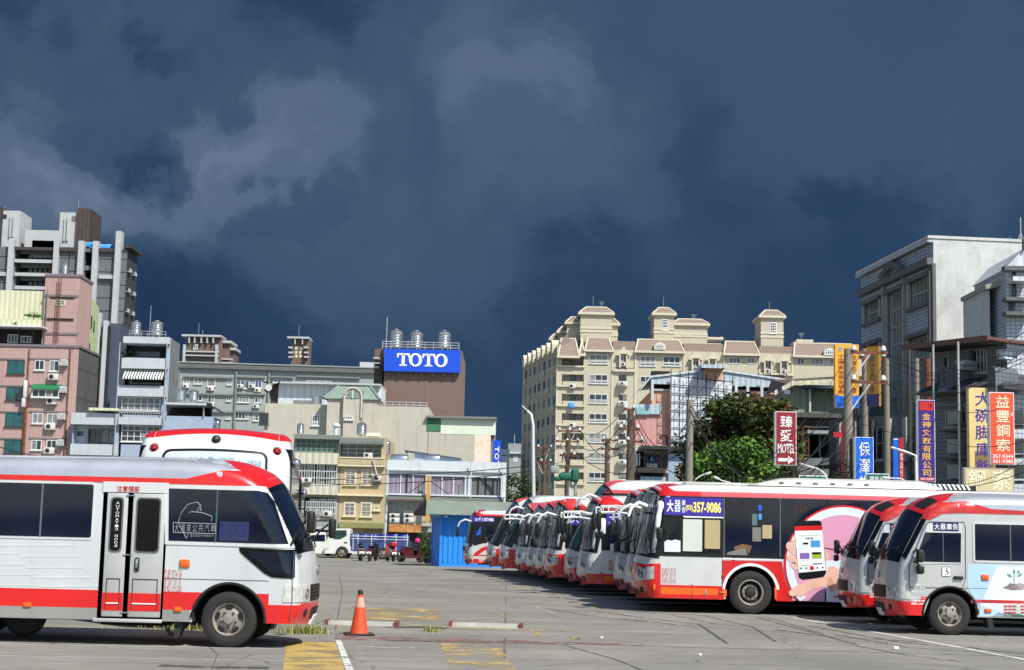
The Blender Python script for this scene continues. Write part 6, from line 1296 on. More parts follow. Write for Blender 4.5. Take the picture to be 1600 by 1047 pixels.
# ---- pink apartment house
def pink():
    B = Bld('pink_apartment_building', 'pink apartment building with green tinted windows and small white awnings', 'building', 60, 150)
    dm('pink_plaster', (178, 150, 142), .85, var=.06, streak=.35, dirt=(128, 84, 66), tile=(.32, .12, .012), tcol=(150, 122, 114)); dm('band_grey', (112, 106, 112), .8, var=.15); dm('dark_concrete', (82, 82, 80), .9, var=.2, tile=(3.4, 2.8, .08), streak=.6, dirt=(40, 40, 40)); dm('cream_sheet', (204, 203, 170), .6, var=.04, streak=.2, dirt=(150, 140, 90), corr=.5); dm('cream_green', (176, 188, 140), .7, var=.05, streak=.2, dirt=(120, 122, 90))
    c5 = lambda *p: tuple((v/5.233 if i % 2 == 0 else 520+v/5.233) for i, v in enumerate(p))
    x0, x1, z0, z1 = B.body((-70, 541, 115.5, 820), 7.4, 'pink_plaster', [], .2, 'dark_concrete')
    b = MB(); b.box(x0, x1+.1, -.12, 7.5, z1, z1+.22, 'band_grey'); B.b(b, 'parapet')
    for y in (208, 427, 640, 858): 
        for a, d in ((-60, 200), (236, 560)): B.slab(c5(a, y, d, y+12), 'band_grey', -.08, 0, 'band')
    for i, y in enumerate((222, 438, 652, 870)):
        B.win(c5(60-8*i, y, 202-8*i, y+115), 2, 1, 'frame_dark', 'glass_teal', 0, .09); B.win(c5(-150-8*i, y, -40-8*i, y+115), 2, 1, 'frame_dark', 'glass_teal', 0, .09)
    B.win(c5(146, 442, 186, 550), 1, 1, 'frame_dark', 'glass_win', -.35, .08, False)
    for p_ in ((284, 222, 364, 306), (404, 226, 486, 314), (264, 656, 352, 742), (384, 660, 474, 742), (256, 876, 342, 960), (380, 876, 464, 950)): B.win(c5(*p_), 2, 1, 'frame_white', 'mix', 0, .09)
    w_ = B.win(c5(262, 462, 484, 528), 4, 1, 'frame_white', 'mix', -.45, .09, True)
    X0, X1, Z0, Z1 = B.r(*c5(260, 416, 488, 462), -.5); b = MB(); b.add([(X0, -.02, Z1), (X1, -.02, Z1), (X1, -.75, Z0), (X0, -.75, Z0), (X0, -.02, Z0-.05), (X1, -.02, Z0-.05)], [(0, 3, 2, 1), (0, 4, 3), (1, 2, 5), (3, 4, 5, 2)], M.setdefault('awning_green', mat('awning_green', (28, 106, 66), .6, corr=.25))); B.b(b, 'green_awning')
    X0, X1, Z0, Z1 = B.r(*c5(262, 460, 484, 530), -.02); b = MB(); b.box(X0, X1, -.44, 0, Z0, Z1, 'frame_white'); B.b(b, 'window_box')
    for x, y in ((440, 362), (428, 560), (415, 768), (408, 965)): B.ac(x/5.233, 520+y/5.233, 1.0, .62)
    for x, y in ((534, 245), (527, 465), (518, 684), (508, 898)):
        X0, X1, Z0, Z1 = B.r(*c5(x-26, y-22, x+24, y+28), 0); b = MB(); b.box(X0, X1, -.65, -.004, Z1-.12, Z1, 'frame_white'); b.quad((X0, -.65, Z1-.1), (X1, -.65, Z1-.1), (X1, -.5, Z0), (X0, -.5, Z0), 'frame_white'); b.box(X0, X0+.04, -.6, -.004, Z0, Z1-.12, 'frame_white'); b.box(X1-.04, X1, -.6, -.004, Z0, Z1-.12, 'frame_white'); B.b(b, 'window_hood')
    for px, y0, y1, m, r_ in ((228/5.233, 400, 990, 'rust', .11), (212/5.233, 560, 990, 'rust', .10), (242/5.233, 130, 400, 'rust', .05), (578/5.233, 120, 990, 'rust', .06)): 
        x, zt = B.q(px, 520+y0/5.233, -.15); zb = B.q(px, 520+y1/5.233, -.15)[1]; b = MB(); b.tube([(x, -.15, zt), (x, -.15, min(zb, 2) if y1 > 900 else zb)], r_, m, 8); B.b(b, 'downpipe')
    for p_ in ((194, 390, 220, 532), (180, 534, 206, 608)): X0, X1, Z0, Z1 = B.r(*c5(*p_), -.4); b = MB(); b.rbox(((X0+X1)/2, -.35, (Z0+Z1)/2), (X1-X0, .5, Z1-Z0), 'frame_white', .05); B.b(b, 'blank_sign_box')
    # upper storeys
    c4 = lambda *p: tuple((v/4.186 if i % 2 == 0 else 310+v/4.186) for i, v in enumerate(p))
    ya = 2.0; X0, X1, _, Z1 = B.r(*c4(285, 512, 512, 950), ya); b = MB(); b.box(X0, X1, ya, ya+4.6, z1, Z1, 'pink_plaster'); B.b(b, 'stair_tower')
    b = MB(); b.box(X0-.1, X1+.1, ya-.1, ya+4.7, Z1, Z1+.25, 'band_grey'); B.b(b, 'tower_coping')
    for y in (636, 884, 790): xs = (285, 512) if y != 790 else (290, 480); B.slab(c4(xs[0], y-6, xs[1], y+8), 'band_grey' if y != 790 else 'recess', ya-.08, ya, 'band')
    B.slab(c4(330, 648, 485, 656), 'recess', ya-.06, ya, 'band')
    for (a, c) in ((375, 403), ):
        xl, zt = B.q(a/4.186+2, 310+515/4.186, ya-.3); xr = B.q(c/4.186+2, 400, ya-.3)[0]; zb = B.q(90, 310+945/4.186, ya-.3)[1]; b = MB()
        for x in (xl, xr): b.tube([(x, ya-.3, zb), (x, ya-.3, zt)], .04, 'rust', 5)
        n = 24; [b.tube([(xl, ya-.3, zb+(zt-zb)*i/n), (xr, ya-.3, zb+(zt-zb)*i/n)], .025, 'rust', 4) for i in range(n)]; B.b(b, 'ladder')
    xl, zt = B.q(312/4.186, 310+600/4.186, ya-.2); b = MB(); b.tube([(xl, ya-.2, z1), (xl, ya-.2, zt)], .05, 'pipe_grey', 6); B.b(b, 'downpipe')
    w_ = B.win(c4(360, 665, 428, 702), 2, 2, 'cream_sheet', 'glass_win', ya, .12, False)
    ya2 = 2.4; U0, U1, _, UZ = B.r(*c4(46, 604, 283, 850), ya2); b = MB(); b.box(U0-2, U1, ya2, ya2+6, z1, UZ, 'cream_sheet'); B.b(b, 'roof_room')
    X0_, X1_, Z0_, Z1_ = B.r(*c4(22, 792, 272, 832), .6); b = MB(); b.box(X0_-3, X1_, .5, .7, Z0_, Z1_, 'cream_sheet'); b.box(X0_-3, X1_+.2, .2, 2.3, Z0_-.18, Z0_-.02, 'frame_white'); B.b(b, 'balcony_canopy')
    b = MB(); b.quad((X0_-3, 2.38, z1+.2), (X1_, 2.38, z1+.2), (X1_, 2.38, Z0_), (X0_-3, 2.38, Z0_), 'recess'); B.b(b, 'porch')
    for p_ in ((50, 890, 118, 945), (135, 900, 205, 945)): B.win(c4(*p_), 3, 1, 'frame_white', 'glass_win', 2.3, .09, False)
    # pale green wing behind, seen from its right side
    U0, U1, _, UZ = B.r(127, 461, 135, 600, 7); b = MB(); xr = P(150, 500, 163).x-B.loc.x; b.add([(U1-3, 7, 0), (U1, 7, 0), (xr, 14, 0), (xr-5, 14, 0), (U1-3, 7, UZ), (U1, 7, UZ), (xr, 14, UZ-.3), (xr-5, 14, UZ-.3)], [(0, 1, 5, 4), (1, 2, 6, 5), (2, 3, 7, 6), (3, 0, 4, 7), (4, 5, 6, 7)], 'cream_green'); B.b(b, 'green_wing')
    for px, y0, y1 in ((139.3, 492, 512), (143.3, 498, 516), (138.5, 535, 552)):
        t = (px-134)/(150-134); p = Vector((U1+(xr-U1)*t, 7+7*t, 0)); za = (P(px, y1, 157+7*t*.6)).z; zb = (P(px, y0, 157+7*t*.6)).z; an = math.atan2(7, xr-U1); b = MB(); c_, s_ = math.cos(an), math.sin(an)
        b.add([(p.x+s_*.05-c_*.3, p.y-c_*.05-s_*.3, za), (p.x+s_*.05+c_*.3, p.y-c_*.05+s_*.3, za), (p.x+s_*.05+c_*.3, p.y-c_*.05+s_*.3, zb), (p.x+s_*.05-c_*.3, p.y-c_*.05-s_*.3, zb)], [(0, 1, 2, 3)], 'glass_win'); B.b(b, 'side_window')
    b = MB(); x, z = B.q(102, 433, 3); tank(B, 102, 411, 431, .75, 4, 'small steel water tank on top of the pink stair tower')
    # two papaya trees on the terrace
    for px, py, h, lb in ((53, 492, 3.1, 'taller papaya tree on the terrace of the pink building'), (30, 505, 2.2, 'shorter papaya tree on the terrace of the pink building')):
        x, z = B.q(px, py, 1.2); w2 = B.mw @ Vector((x, 1.2, z1+.22)); t = thing('papaya_tree', lb, 'tree', w2, 0, 'papaya trees on the roof terrace'); zt = z-z1-.22; m = MB(); m.tube([(0, 0, 0), (.03, 0, zt*.5), (0, 0, zt)], .07, 'bark', 6, True, .05); m.build('trunk', t); m = MB()
        for k in range(11):
            a = k*.571*2; L_ = random.uniform(.5, .8); d = Vector((math.cos(a), math.sin(a), 0)); e = d*L_+Vector((0, 0, zt+.15-L_*.35)); m.tube([(0, 0, zt), d*L_*.5+Vector((0, 0, zt+.25)), e], .012, 'leaf_light', 4); leaves(m, e, (.24, .24, .08), 12, .26, ['leaf_light', 'leaf_mid'], 0)
        m.build('crown', t)
    return B
pink()
# ---- low white house and the narrow white house
def low_white():
    B = Bld('low_white_house', 'low white two-storey house with open balcony right of the pink building', 'building', 150, 149)
    dm('white_plaster', (176, 184, 186), .8, var=.06, streak=.3, dirt=(120, 122, 120)); dm('blue_white', (150, 166, 184), .8, var=.06, streak=.25, dirt=(104, 116, 128))
    c5 = lambda *p: tuple((v/5.233 if i % 2 == 0 else 520+v/5.233) for i, v in enumerate(p))
    B.body(c5(583, 660, 962, 1300), 9, 'blue_white', [c5(598, 752, 945, 910)], 1.1, 'blue_white', back='white_plaster')
    B.slab(c5(583, 656, 958, 750), 'white_plaster', -.5, -.004, 'balcony'); B.slab(c5(572, 912, 958, 1000), 'white_plaster', -.5, -.004, 'balcony')
    B.slab(c5(725, 614, 962, 636), 'cream_sheet', -.9, 3, 'canopy'); B.win(c5(628, 800, 690, 850), 1, 1, 'frame_white', 'glass_win', 1.08, .05, False); B.win(c5(722, 790, 945, 905), 4, 1, 'frame_dark', 'mix', .9, .08, False)
    B.slab(c5(718, 795, 728, 905), 'slate_blue', .6, .9, 'door_post')
low_white()
def narrow_white():
    B = Bld('narrow_white_house', 'narrow white house with striped awning and two steel tanks on its roof', 'building', 225, 149)
    c6 = lambda *p: tuple((180+v/4.9875 if i % 2 == 0 else 490+v/4.9875) for i, v in enumerate(p))
    dm('side_grey', (112, 116, 118), .85, var=.15, streak=.6, dirt=(60, 60, 58)); dm('awning_stripe', (196, 190, 164), .7, corr=.9)
    B.body(c6(50, 190, 395, 1700), 4.2, 'blue_white', [c6(70, 245, 400, 345), c6(70, 440, 385, 560), c6(40, 650, 360, 790), c6(40, 870, 350, 1020)], .9, 'side_grey', back='recess')
    B.slab(c6(62, 180, 420, 232), 'white_plaster', -.7, 1, 'roof_slab'); B.slab(c6(50, 348, 405, 428), 'white_plaster', -.6, -.004, 'balcony'); B.slab(c6(20, 564, 395, 645), 'white_plaster', -.6, -.004, 'balcony'); B.slab(c6(25, 808, 370, 866), 'white_plaster', -.5, -.004, 'balcony')
    X0, X1, Z0, Z1 = B.r(*c6(66, 430, 384, 500), -.8); n = 15; 
    b = MB()
    for i in range(n):
        for k, mm in ((0, 'paint_white'), (.5, 'frame_dark')):
            a, c = X0+(X1-X0)*(i+k)/n, X0+(X1-X0)*(i+k+.5)/n; b.add([(a, -.05, Z1), (c, -.05, Z1), (c, -1.1, Z0), (a, -1.1, Z0), (a, -1.1, Z0-.18), (c, -1.1, Z0-.18)], [(0, 3, 2, 1), (3, 4, 5, 2)], mm)
    B.b(b, 'striped_awning')
    B.win(c6(105, 510, 365, 556), 3, 1, 'frame_dark', 'glass_win', .75, .08, False); B.win(c6(150, 295, 350, 342), 4, 1, 'frame_dark', 'glass_win', .8, .08, False); B.win(c6(50, 652, 355, 758), 6, 2, 'frame_white', 'mix', .05, .11, True); B.win(c6(48, 872, 350, 1000), 6, 3, 'frame_white', 'mix', .02, .09, True)
    railing(B, c6(30, 755, 365, 795), 16, -.45, 'rail', 2, 'balcony_rail', .03); railing(B, c6(110, 138, 395, 182), 6, -.4, 'rail', 2)
    # roof side step on the right
    m = MB(); leaves(m, (*B.q(202, 555, .3)[:1], .3, B.q(202, 556, .3)[1]), (.9, .3, .7), 120, .25, ['leaf_dark', 'leaf_mid'], 0); B.b(m, 'balcony_plants')
    tank(B, 213.5, 501, 527, .9, 2, 'steel water tank on the narrow white house, left of a pair'); tank(B, 246, 501, 527, 1.15, 2.2, 'broad steel water tank on the narrow white house, right of a pair'); antenna(B, 236, 478, 525, 2)
    x, z = B.q(184, 560, -.3); 
    for px in (184, 258): x, z = B.q(px, 600, -.65); b = MB(); b.tube([(x, -.65, .5), (x, -.65, B.q(px, 535, -.65)[1])], .06, 'rail', 6); B.b(b, 'downpipe')
narrow_white()
def shed_left():
    B = Bld('low_blue_house', 'low pale blue house with open roof terrace in front of the long grey flats', 'building', 295, 142)
    c6 = lambda *p: tuple((180+v/4.9875 if i % 2 == 0 else 490+v/4.9875) for i, v in enumerate(p))
    B.body(c6(375, 800, 745, 1500), 4, 'blue_white', []); X0, X1, Z0, Z1 = B.r(*c6(388, 694, 712, 712), -.4); b = MB(); b.box(X0, X1, -.5, 4, Z0, Z1, 'white_plaster'); b.add([(X1, -.5, Z1), (X1, 4, Z1), (X1+1, 4.5, Z0-.4), (X1+1, .4, Z0-.5)], [(0, 1, 2, 3)], 'frame_dark'); B.b(b, 'roof')
    W0, W1, V0, V1 = B.r(*c6(392, 715, 740, 800), 3); b = MB(); b.box(W0, W1, 3, 3.9, V0-.5, V1+.3, 'recess'); B.b(b, 'terrace_room'); b = MB(); X, Z = B.q(180+688/4.9875, 490+760/4.9875, -.1)
    for xx in (688, 395): X, Z = B.q(180+xx/4.9875, 490+800/4.9875, -.1); b = MB(); b.tube([(X, -.1, Z-.1), (X, -.1, Z0)], .07, 'rail', 6); B.b(b, 'post')
    tank(B, 283, 608, 627.5, .95, 1.5, 'steel tank on the low blue house, left of a pair'); tank(B, 303, 608, 627.5, .9, 1.5, 'steel tank on the low blue house, right of a pair')
    tank(B, 340, 657, 680, .55, .5, 'short steel tank beside the low blue house')
shed_left()
# ---- long grey flats
def grey_flats():
    B = Bld('grey_apartment_block', 'long grey-green apartment block behind, with rows of small windows', 'building', 430, 212, 4)
    dm('flats_grey', (142, 150, 146), .85, var=.05, streak=.3, dirt=(104, 106, 100)); dm('flats_band', (116, 122, 118), .85, var=.08)
    cs = lambda *p: tuple((270+v/4.0276 if i % 2 == 0 else 480+v/4.0276) for i, v in enumerate(p))
    B.body((262, 577, 610, 860), 12, 'flats_grey', [cs(66, 442, 110, 485), cs(134, 445, 185, 485), cs(570, 470, 715, 478)], .8)
    x0, x1, z0, z1 = B.r(262, 571, 610, 579, -.5); b = MB(); b.box(x0, x1, -.5, 12, z0, z1, M.setdefault('flats_dark', mat('flats_dark', (92, 94, 92), .8))); b.box(x0, x1, -.6, 12.1, z1, z1+.15, 'flats_grey'); B.b(b, 'cornice')
    for i, y0 in enumerate((438, 545, 655)):
        for a, d in ((66, 380), (396, 580), (600, 760), (780, 1180)): B.slab(cs(a, y0-4, d, y0+6), 'flats_band', -.35, -.004, 'band')
    for x in (20, 382, 590): B.slab(cs(x, 400, x+12, 1000), 'flats_band', -.3, -.004, 'pilaster')
    W_ = ((66, 446, 108, 482, 2), (134, 446, 184, 484, 2), (216, 446, 268, 498, 1), (340, 450, 370, 490, 2), (398, 460, 482, 512, 3), (516, 458, 562, 508, 2), (220, 556, 262, 602, 2), (338, 556, 366, 592, 2), (396, 560, 480, 600, 4), (514, 566, 556, 602, 2), (332, 660, 362, 704, 2), (392, 662, 476, 704, 4), (506, 666, 540, 716, 2), (160, 556, 185, 590, 1), (630, 455, 715, 476, 3), (840, 462, 1000, 476, 4))
    for a in W_: B.win(cs(*a[:4]), a[4], 1, 'frame_white', random.choice(['mix', 'glass_blue', 'mix']), -.02, .10)
    for x, y in ((84, 498), (240, 515), (536, 524), (240, 615), (524, 625), (496, 497), (425, 497)): B.ac(270+x/4.0276, 480+y/4.0276, .85, .5)
    for px, t, bt in ((286, 555, 573), (337, 560, 575), (368, 566, 577), (478, 566, 579), (519, 570, 580)): antenna(B, px, t, bt, 2)
    for px0, px1, t in ((538, 598, 574), (562, 597, 566)): X0, X1, Z0, Z1 = B.r(px0, t, px1, 583, 3); b = MB(); b.box(X0, X1, 3, 6, Z0, Z1, 'tower_light'); B.b(b, 'roof_room')
grey_flats()
def brown_tower(px0, px1, y0, y1, label, kind):
    B = Bld('brown_stair_tower', label, 'building', (px0+px1)/2, 240, 0); dm('brown_tile', (104, 88, 78), .8, var=.12, streak=.2, dirt=(70, 56, 50))
    cs = lambda *p: tuple((270+v/4.0276 if i % 2 == 0 else 480+v/4.0276) for i, v in enumerate(p))
    X0, X1, Z0, Z1 = B.body((px0+2, y0+3, px1-2, 700), 3, 'brown_tile'); x0, x1, z0, z1 = B.r(px0-1, y0, px1+1, y0+3, -.6); b = MB(); b.box(x0, x1, -.7, 3.5, z0, z1, 'tower_light'); B.b(b, 'roof_slab')
    if kind == 1:
        for x in (98, 133, 175, 212, 250): B.slab(cs(x, 188, x+8, 225), 'tower_light', -.6, -.004, 'bracket')
        for y in (275, 300): B.slab(cs(60, y, 288, y+8), 'tower_light', -.5, -.004, 'band')
        for x in (62, 265): B.slab(cs(x, 235, x+16, 370), 'tower_light', -.55, -.004, 'pilaster')
        B.win(cs(130, 234, 158, 266), 2, 1, 'frame_white', 'glass_blue', 0, .12, False); B.win(cs(144, 350, 178, 370), 2, 1, 'frame_white', 'glass_win', 0, .16, False)
        for a in ((292, 228, 355, 400), (340, 268, 378, 400)): A0, A1, C0, C1 = B.r(*cs(*a), 1); b = MB(); b.box(A0, A1, 1+(a[0]-292)*.02, 6, 0, C1, 'brown_tile'); b.box(A0-.2, A1+.3, .5+(a[0]-292)*.02, 6, C1, C1+.4, 'tower_light'); B.b(b, 'wing')
        for y in (322, 345): B.slab(cs(285, y, 375, y+8), 'tower_light', .3, 1, 'band')
        antenna(B, 311, 505, 523, 3); antenna(B, 317, 516, 523, 3)
    else:
        for x in (765, 812): B.slab(cs(x, 195, x+7, 232), 'tower_light', -.6, -.004, 'bracket')
        for y in (248, 280, 308):
            for x in (727, 825): B.slab(cs(x, y, x+28, y+10), 'tower_light', -.6, -.004, 'band')
        for y in (250, 276, 300):
            for x in (768, 795): B.slab(cs(x, y, x+16, y+17), 'cream_sheet', -.05, -.004, 'window_panel')
        antenna(B, 467.5, 508, 527, 3)
brown_tower(285, 345, 523, 575, 'brown tiled roof tower with white brackets above the grey flats, left one', 1)
brown_tower(450, 482, 526, 577, 'slim brown tower with cream panels above the middle of the grey flats', 2)
# ---- beige hall with the arched dormer
c7 = lambda *p: tuple((400+v/3.8786 if i % 2 == 0 else 560+v/3.8786) for i, v in enumerate(p))
def beige_hall():
    B = Bld('beige_hall', 'broad beige concrete building with arched gable under grey mansard roof', 'building', 540, 138)
    dm('hall_beige', (180, 175, 159), .85, var=.05, streak=.35, dirt=(126, 118, 100)); dm('hall_roof', (124, 138, 128), .6, var=.1, corr=.5); dm('sheet_white', (196, 202, 204), .5, var=.05, corr=.6); dm('green_panel', (52, 112, 76), .7, mott=.5, dirt=(90, 130, 100)); dm('pale_green', (206, 218, 196), .7, var=.04, streak=.3, dirt=(160, 160, 140)); dm('rust_wall', (222, 208, 190), .8, mott=.9, dirt=(214, 160, 118), scale=4)
    x0, x1, z0, z1 = B.body(c7(38, 283, 1035, 1100), 10, 'hall_beige'); B.body((667, 673, 740, 850), 9.8, 'hall_beige', y=.004)
    # arched bay
    y = -1.0; X0, X1, Z0, Z1 = B.r(*c7(428, 245, 735, 500), y); b = MB(); b.box(X0, X1, y, -.004, 0, Z1, 'hall_beige'); b.box(X0, X1, -.004, 5, z1-.5, Z1, 'hall_beige'); B.b(b, 'bay')
    P_ = [B.q(*c7(a, c), y) for a, c in ((425, 243), (485, 155), (680, 158), (738, 252))]
    b = MB(); (a, c, d, e) = P_; b.add([(a[0]-.2, y-.2, a[1]), (e[0]+.2, y-.2, e[1]), (d[0], y+2.2, d[1]), (c[0], y+2.2, c[1]), (a[0]-.2, 5, a[1]), (e[0]+.2, 5, e[1]), (d[0], 4, d[1]), (c[0], 4, c[1])], [(0, 1, 2, 3), (1, 5, 6, 2), (5, 4, 7, 6), (4, 0, 3, 7), (3, 2, 6, 7)], 'hall_roof'); B.b(b, 'mansard_roof')
    for (u, v) in ((0, 3), (1, 2)):
        pa = b.v[u]; pb = b.v[v]; m = MB(); m.tube([pa, pb], .14, 'hall_roof', 6); B.b(m, 'roof_ridge')
    cx, cz = B.q(*c7(587, 235), y-.3); rx = (B.q(*c7(640, 235), y-.3)[0]-B.q(*c7(534, 235), y-.3)[0])/2
    arch = [(cx+rx*math.cos(R(t)), cz+rx*1.05*math.sin(R(t))) for t in range(0, 181, 10)]; zb = B.q(*c7(587, 500), y)[1]
    b = MB(); b.prism([(cx-rx, zb)]+arch[::-1]+[(cx+rx, zb)], y-.28, 1.2, 'hall_beige'); B.b(b, 'arched_front')
    b = MB(); b.tube([(cx-rx, y-.32, zb+2)]+[(x, y-.32, z) for x, z in arch[::-1]]+[(cx+rx, y-.32, zb+2)], .10, 'hall_beige', 6); B.b(b, 'arch_moulding')
    ra = rx*.80; b = MB(); b.prism([(cx+ra*math.cos(R(t)), cz-.1+ra*1.05*math.sin(R(t))) for t in range(0, 181, 10)], y-.33, y-.285, 'hall_roof'); fo = B.b(b, 'fanlight'); b = MB(); b.box(cx-.06, cx+.06, y-.38, y-.335, cz-.1, cz+ra, 'frame_white'); B.b(b, 'mullion', fo)
    B.win(c7(538, 348, 587, 372), 3, 1, 'frame_white', 'glass_win', y-.28, .1); B.win(c7(338, 342, 388, 408), 3, 3, 'frame_white', 'mix', 0, .1); B.win(c7(20, 330, 76, 402), 3, 3, 'frame_dark', 'glass_win', -.1, .08)
    X, Z = B.q(*c7(642, 300), -1.3); b = MB(); b.tube([(X, -1.12, 4), (X, -1.12, z1+1.2)], .09, 'pipe_grey', 6); B.b(b, 'downpipe')
    # parapet pieces, sheds behind
    for p_, m, ya, D in ((c7(135, 155, 760, 262), 'sheet_white', 5, 5), ((c7(90, 168, 136, 250)), 'tower_brown', 5.2, 4), (c7(136, 250, 225, 282), 'white_plaster', 3, 1), (c7(225, 254, 338, 284), 'flats_band', 3, 1)):
        X0, X1, Z0, Z1 = B.r(*p_, ya); b = MB(); b.box(X0, X1, ya, ya+D, z1-.5, Z1, m); B.b(b, 'rooftop_shed')
    X0, X1, Z0, Z1 = B.r(*c7(48, 148, 760, 158), 4.5); b = MB(); b.box(X0+1.5, X1, 4.2, 10.5, Z0, Z1, 'tower_light'); b.add([(X0, 4.2, Z0-.7), (X0+1.5, 4.2, Z1), (X0+1.5, 9, Z1), (X0, 9, Z0-.7)], [(0, 1, 2, 3)], 'frame_dark'); B.b(b, 'shed_roof')
    tank(B, 400+370/3.8786, 560+222/3.8786, 560+290/3.8786, .95, 2, 'steel tank left of the grey mansard roof on the beige building')
    railing(B, (592, 628.5, 667, 637), 7, .2, 'rail', 2, 'railing', .04)
    # stair rods, pale green storey at the right, rust stained wall
    B.body((667, 653, 688.5, 673.5), 3, 'green_panel', z0=None, y=-.05, name='green_panel'); B.body((688.7, 653.5, 774, 679), 6, 'pale_green', z0=None, y=-.02, name='pale_green_storey')
    B.body((739.5, 678, 765, 850), 9, 'rust_wall', y=-.01, name='stained_wall'); B.body((765.2, 679, 772, 850), 6, 'side_grey', y=.4, name='corner_wall'); x0, x1, z0, z1 = B.r(666, 650.5, 776, 654, -.3); b = MB(); b.box(x0, x1, -.4, 6, z0, z1, 'flats_band'); B.b(b, 'eaves')
    dish = MB(); x, z = B.q(420, 620, .5); dish.lathe([(.0, .1), (.18, .07), (.3, 0)], 'frame_white', axis='y', c=(x, .2, z+.8), n=16); dish.tube([(x, .4, z-.3), (x, .3, z+.8)], .04, 'rail', 5); B.b(dish, 'satellite_dish')
beige_hall()
def toto():
    B = Bld('brown_building', 'brown windowless building carrying the wide blue sign and three tanks', 'building', 657, 152)
    dm('toto_brown', (114, 94, 84), .85, var=.05, streak=.12, dirt=(92, 70, 60)); dm('toto_blue', (14, 72, 196), .4, var=.03)
    c8 = lambda *p: tuple((560+v/3.7385 if i % 2 == 0 else 480+v/3.7385) for i, v in enumerate(p))
    x0, x1, z0, z1 = B.body((596, 547, 718, 860), 12, 'toto_brown'); b = MB(); b.box(x0+(x1-x0)*.53, x0+(x1-x0)*.53+.06, -.02, -.004, 0, z1, 'brown_tile'); B.b(b, 'joint')
    B.body((584, 545, 597, 640), 5, 'brown_tile', y=3, name='side_wall')
    for y in (292, 320, 345): B.slab(c8(88, y, 122, y+9), 'tower_light', 1.5, 3, 'balcony')
    railing(B, c8(140, 205, 588, 250), 9, .3, 'rail', 3, 'railing', .04); antenna(B, 605, 496, 547, 1.2, False, .05)
    for px, lb in ((560+222/3.7385, 'steel water tank above the T at the left end of the blue sign'), (560+340/3.7385, 'middle steel water tank above the blue sign'), (560+502/3.7385, 'steel water tank above the right end of the blue sign')): tank(B, px, 480+(128 if px < 630 else 136)/3.7385, 480+250/3.7385, 1.28, 2, lb)
    X0, X1, Z0, Z1 = B.r(*c8(150, 248, 596, 378), -.5); w_ = B.mw @ Vector((X0, -.55, Z0)); t = thing('rooftop_sign', 'wide blue sign with white serif lettering on the brown building', 'sign', w_); W_, H_ = X1-X0, Z1-Z0
    b = MB(); b.box(0, W_, 0, .4, 0, H_, 'toto_blue'); b.build('sign_board', t); l = MB(); h = H_*.56; z = H_*.25; gw = W_*.165; y0 = -.04
    def T(x): 
        l.box(x+gw*.38, x+gw*.62, y0, .0, z+h*.06, z+h*.94, 'paint_white'); l.box(x+gw*.2, x+gw*.8, y0, 0, z, z+h*.10, 'paint_white'); l.box(x, x+gw, y0, 0, z+h*.88, z+h, 'paint_white'); l.prism([(x, z+h*.66), (x+gw*.09, z+h*.66), (x+gw*.16, z+h*.88), (x, z+h*.88)], y0, 0, 'paint_white'); l.prism([(x+gw, z+h*.66), (x+gw*.91, z+h*.66), (x+gw*.84, z+h*.88), (x+gw, z+h*.88)], y0, 0, 'paint_white')
    def O(x):
        n = 28; cx, cz = x+gw*.5, z+h*.5; o = [(cx+gw*.52*math.cos(2*math.pi*k/n), cz+h*.53*math.sin(2*math.pi*k/n)) for k in range(n)]; i_ = [(cx+gw*.27*math.cos(2*math.pi*k/n), cz+h*.41*math.sin(2*math.pi*k/n)) for k in range(n)]
        l.add([(a, y0, c) for a, c in o+i_]+[(a, 0, c) for a, c in o+i_], [(k, (k+1) % n, n+(k+1) % n, n+k) for k in range(n)]+[(k, (k+1) % n, 2*n+(k+1) % n, 2*n+k) for k in range(n)]+[(n+k, n+(k+1) % n, 3*n+(k+1) % n, 3*n+k) for k in range(n)], 'paint_white')
    s0 = W_*.168
    T(s0); O(s0+gw*.98); T(s0+gw*2.02); O(s0+gw*3.0); l.build('lettering', t)
    for k in range(7): b = MB(); x = W_*(.06+.147*k); b.box(x-.12, x+.12, .15, .5, -.35, 0, 'frame_dark'); b.build('bracket', t)
    # upright sign further back
    B2 = P(777, 700, 128); t = thing('upright_sign', 'narrow upright blue sign with white letters turned sideways', 'sign', (P(770.5, 700, 128).x, 128, P(777, 725, 128).z)); W_ = 12.2*128/F; H_ = P(777, 688, 128).z-P(777, 725, 128).z
    b = MB(); b.box(0, W_, 0, .3, 0, H_, 'toto_blue'); b.build('sign_board', t); b = MB()
    for k, ch in enumerate('TOT'): zc = H_*(.62-.30*k); b.text(ch, lambda u, v: (W_*(.22+.56*v), -.02, zc+H_*.13*(1-2*u)), 'paint_white', .02)
    b.build('lettering', t); b = MB(); b.tube([(W_*.5, .15, -t.location.z), (W_*.5, .15, 0)], .12, 'frame_dark', 6); b.build('post', t)
toto()
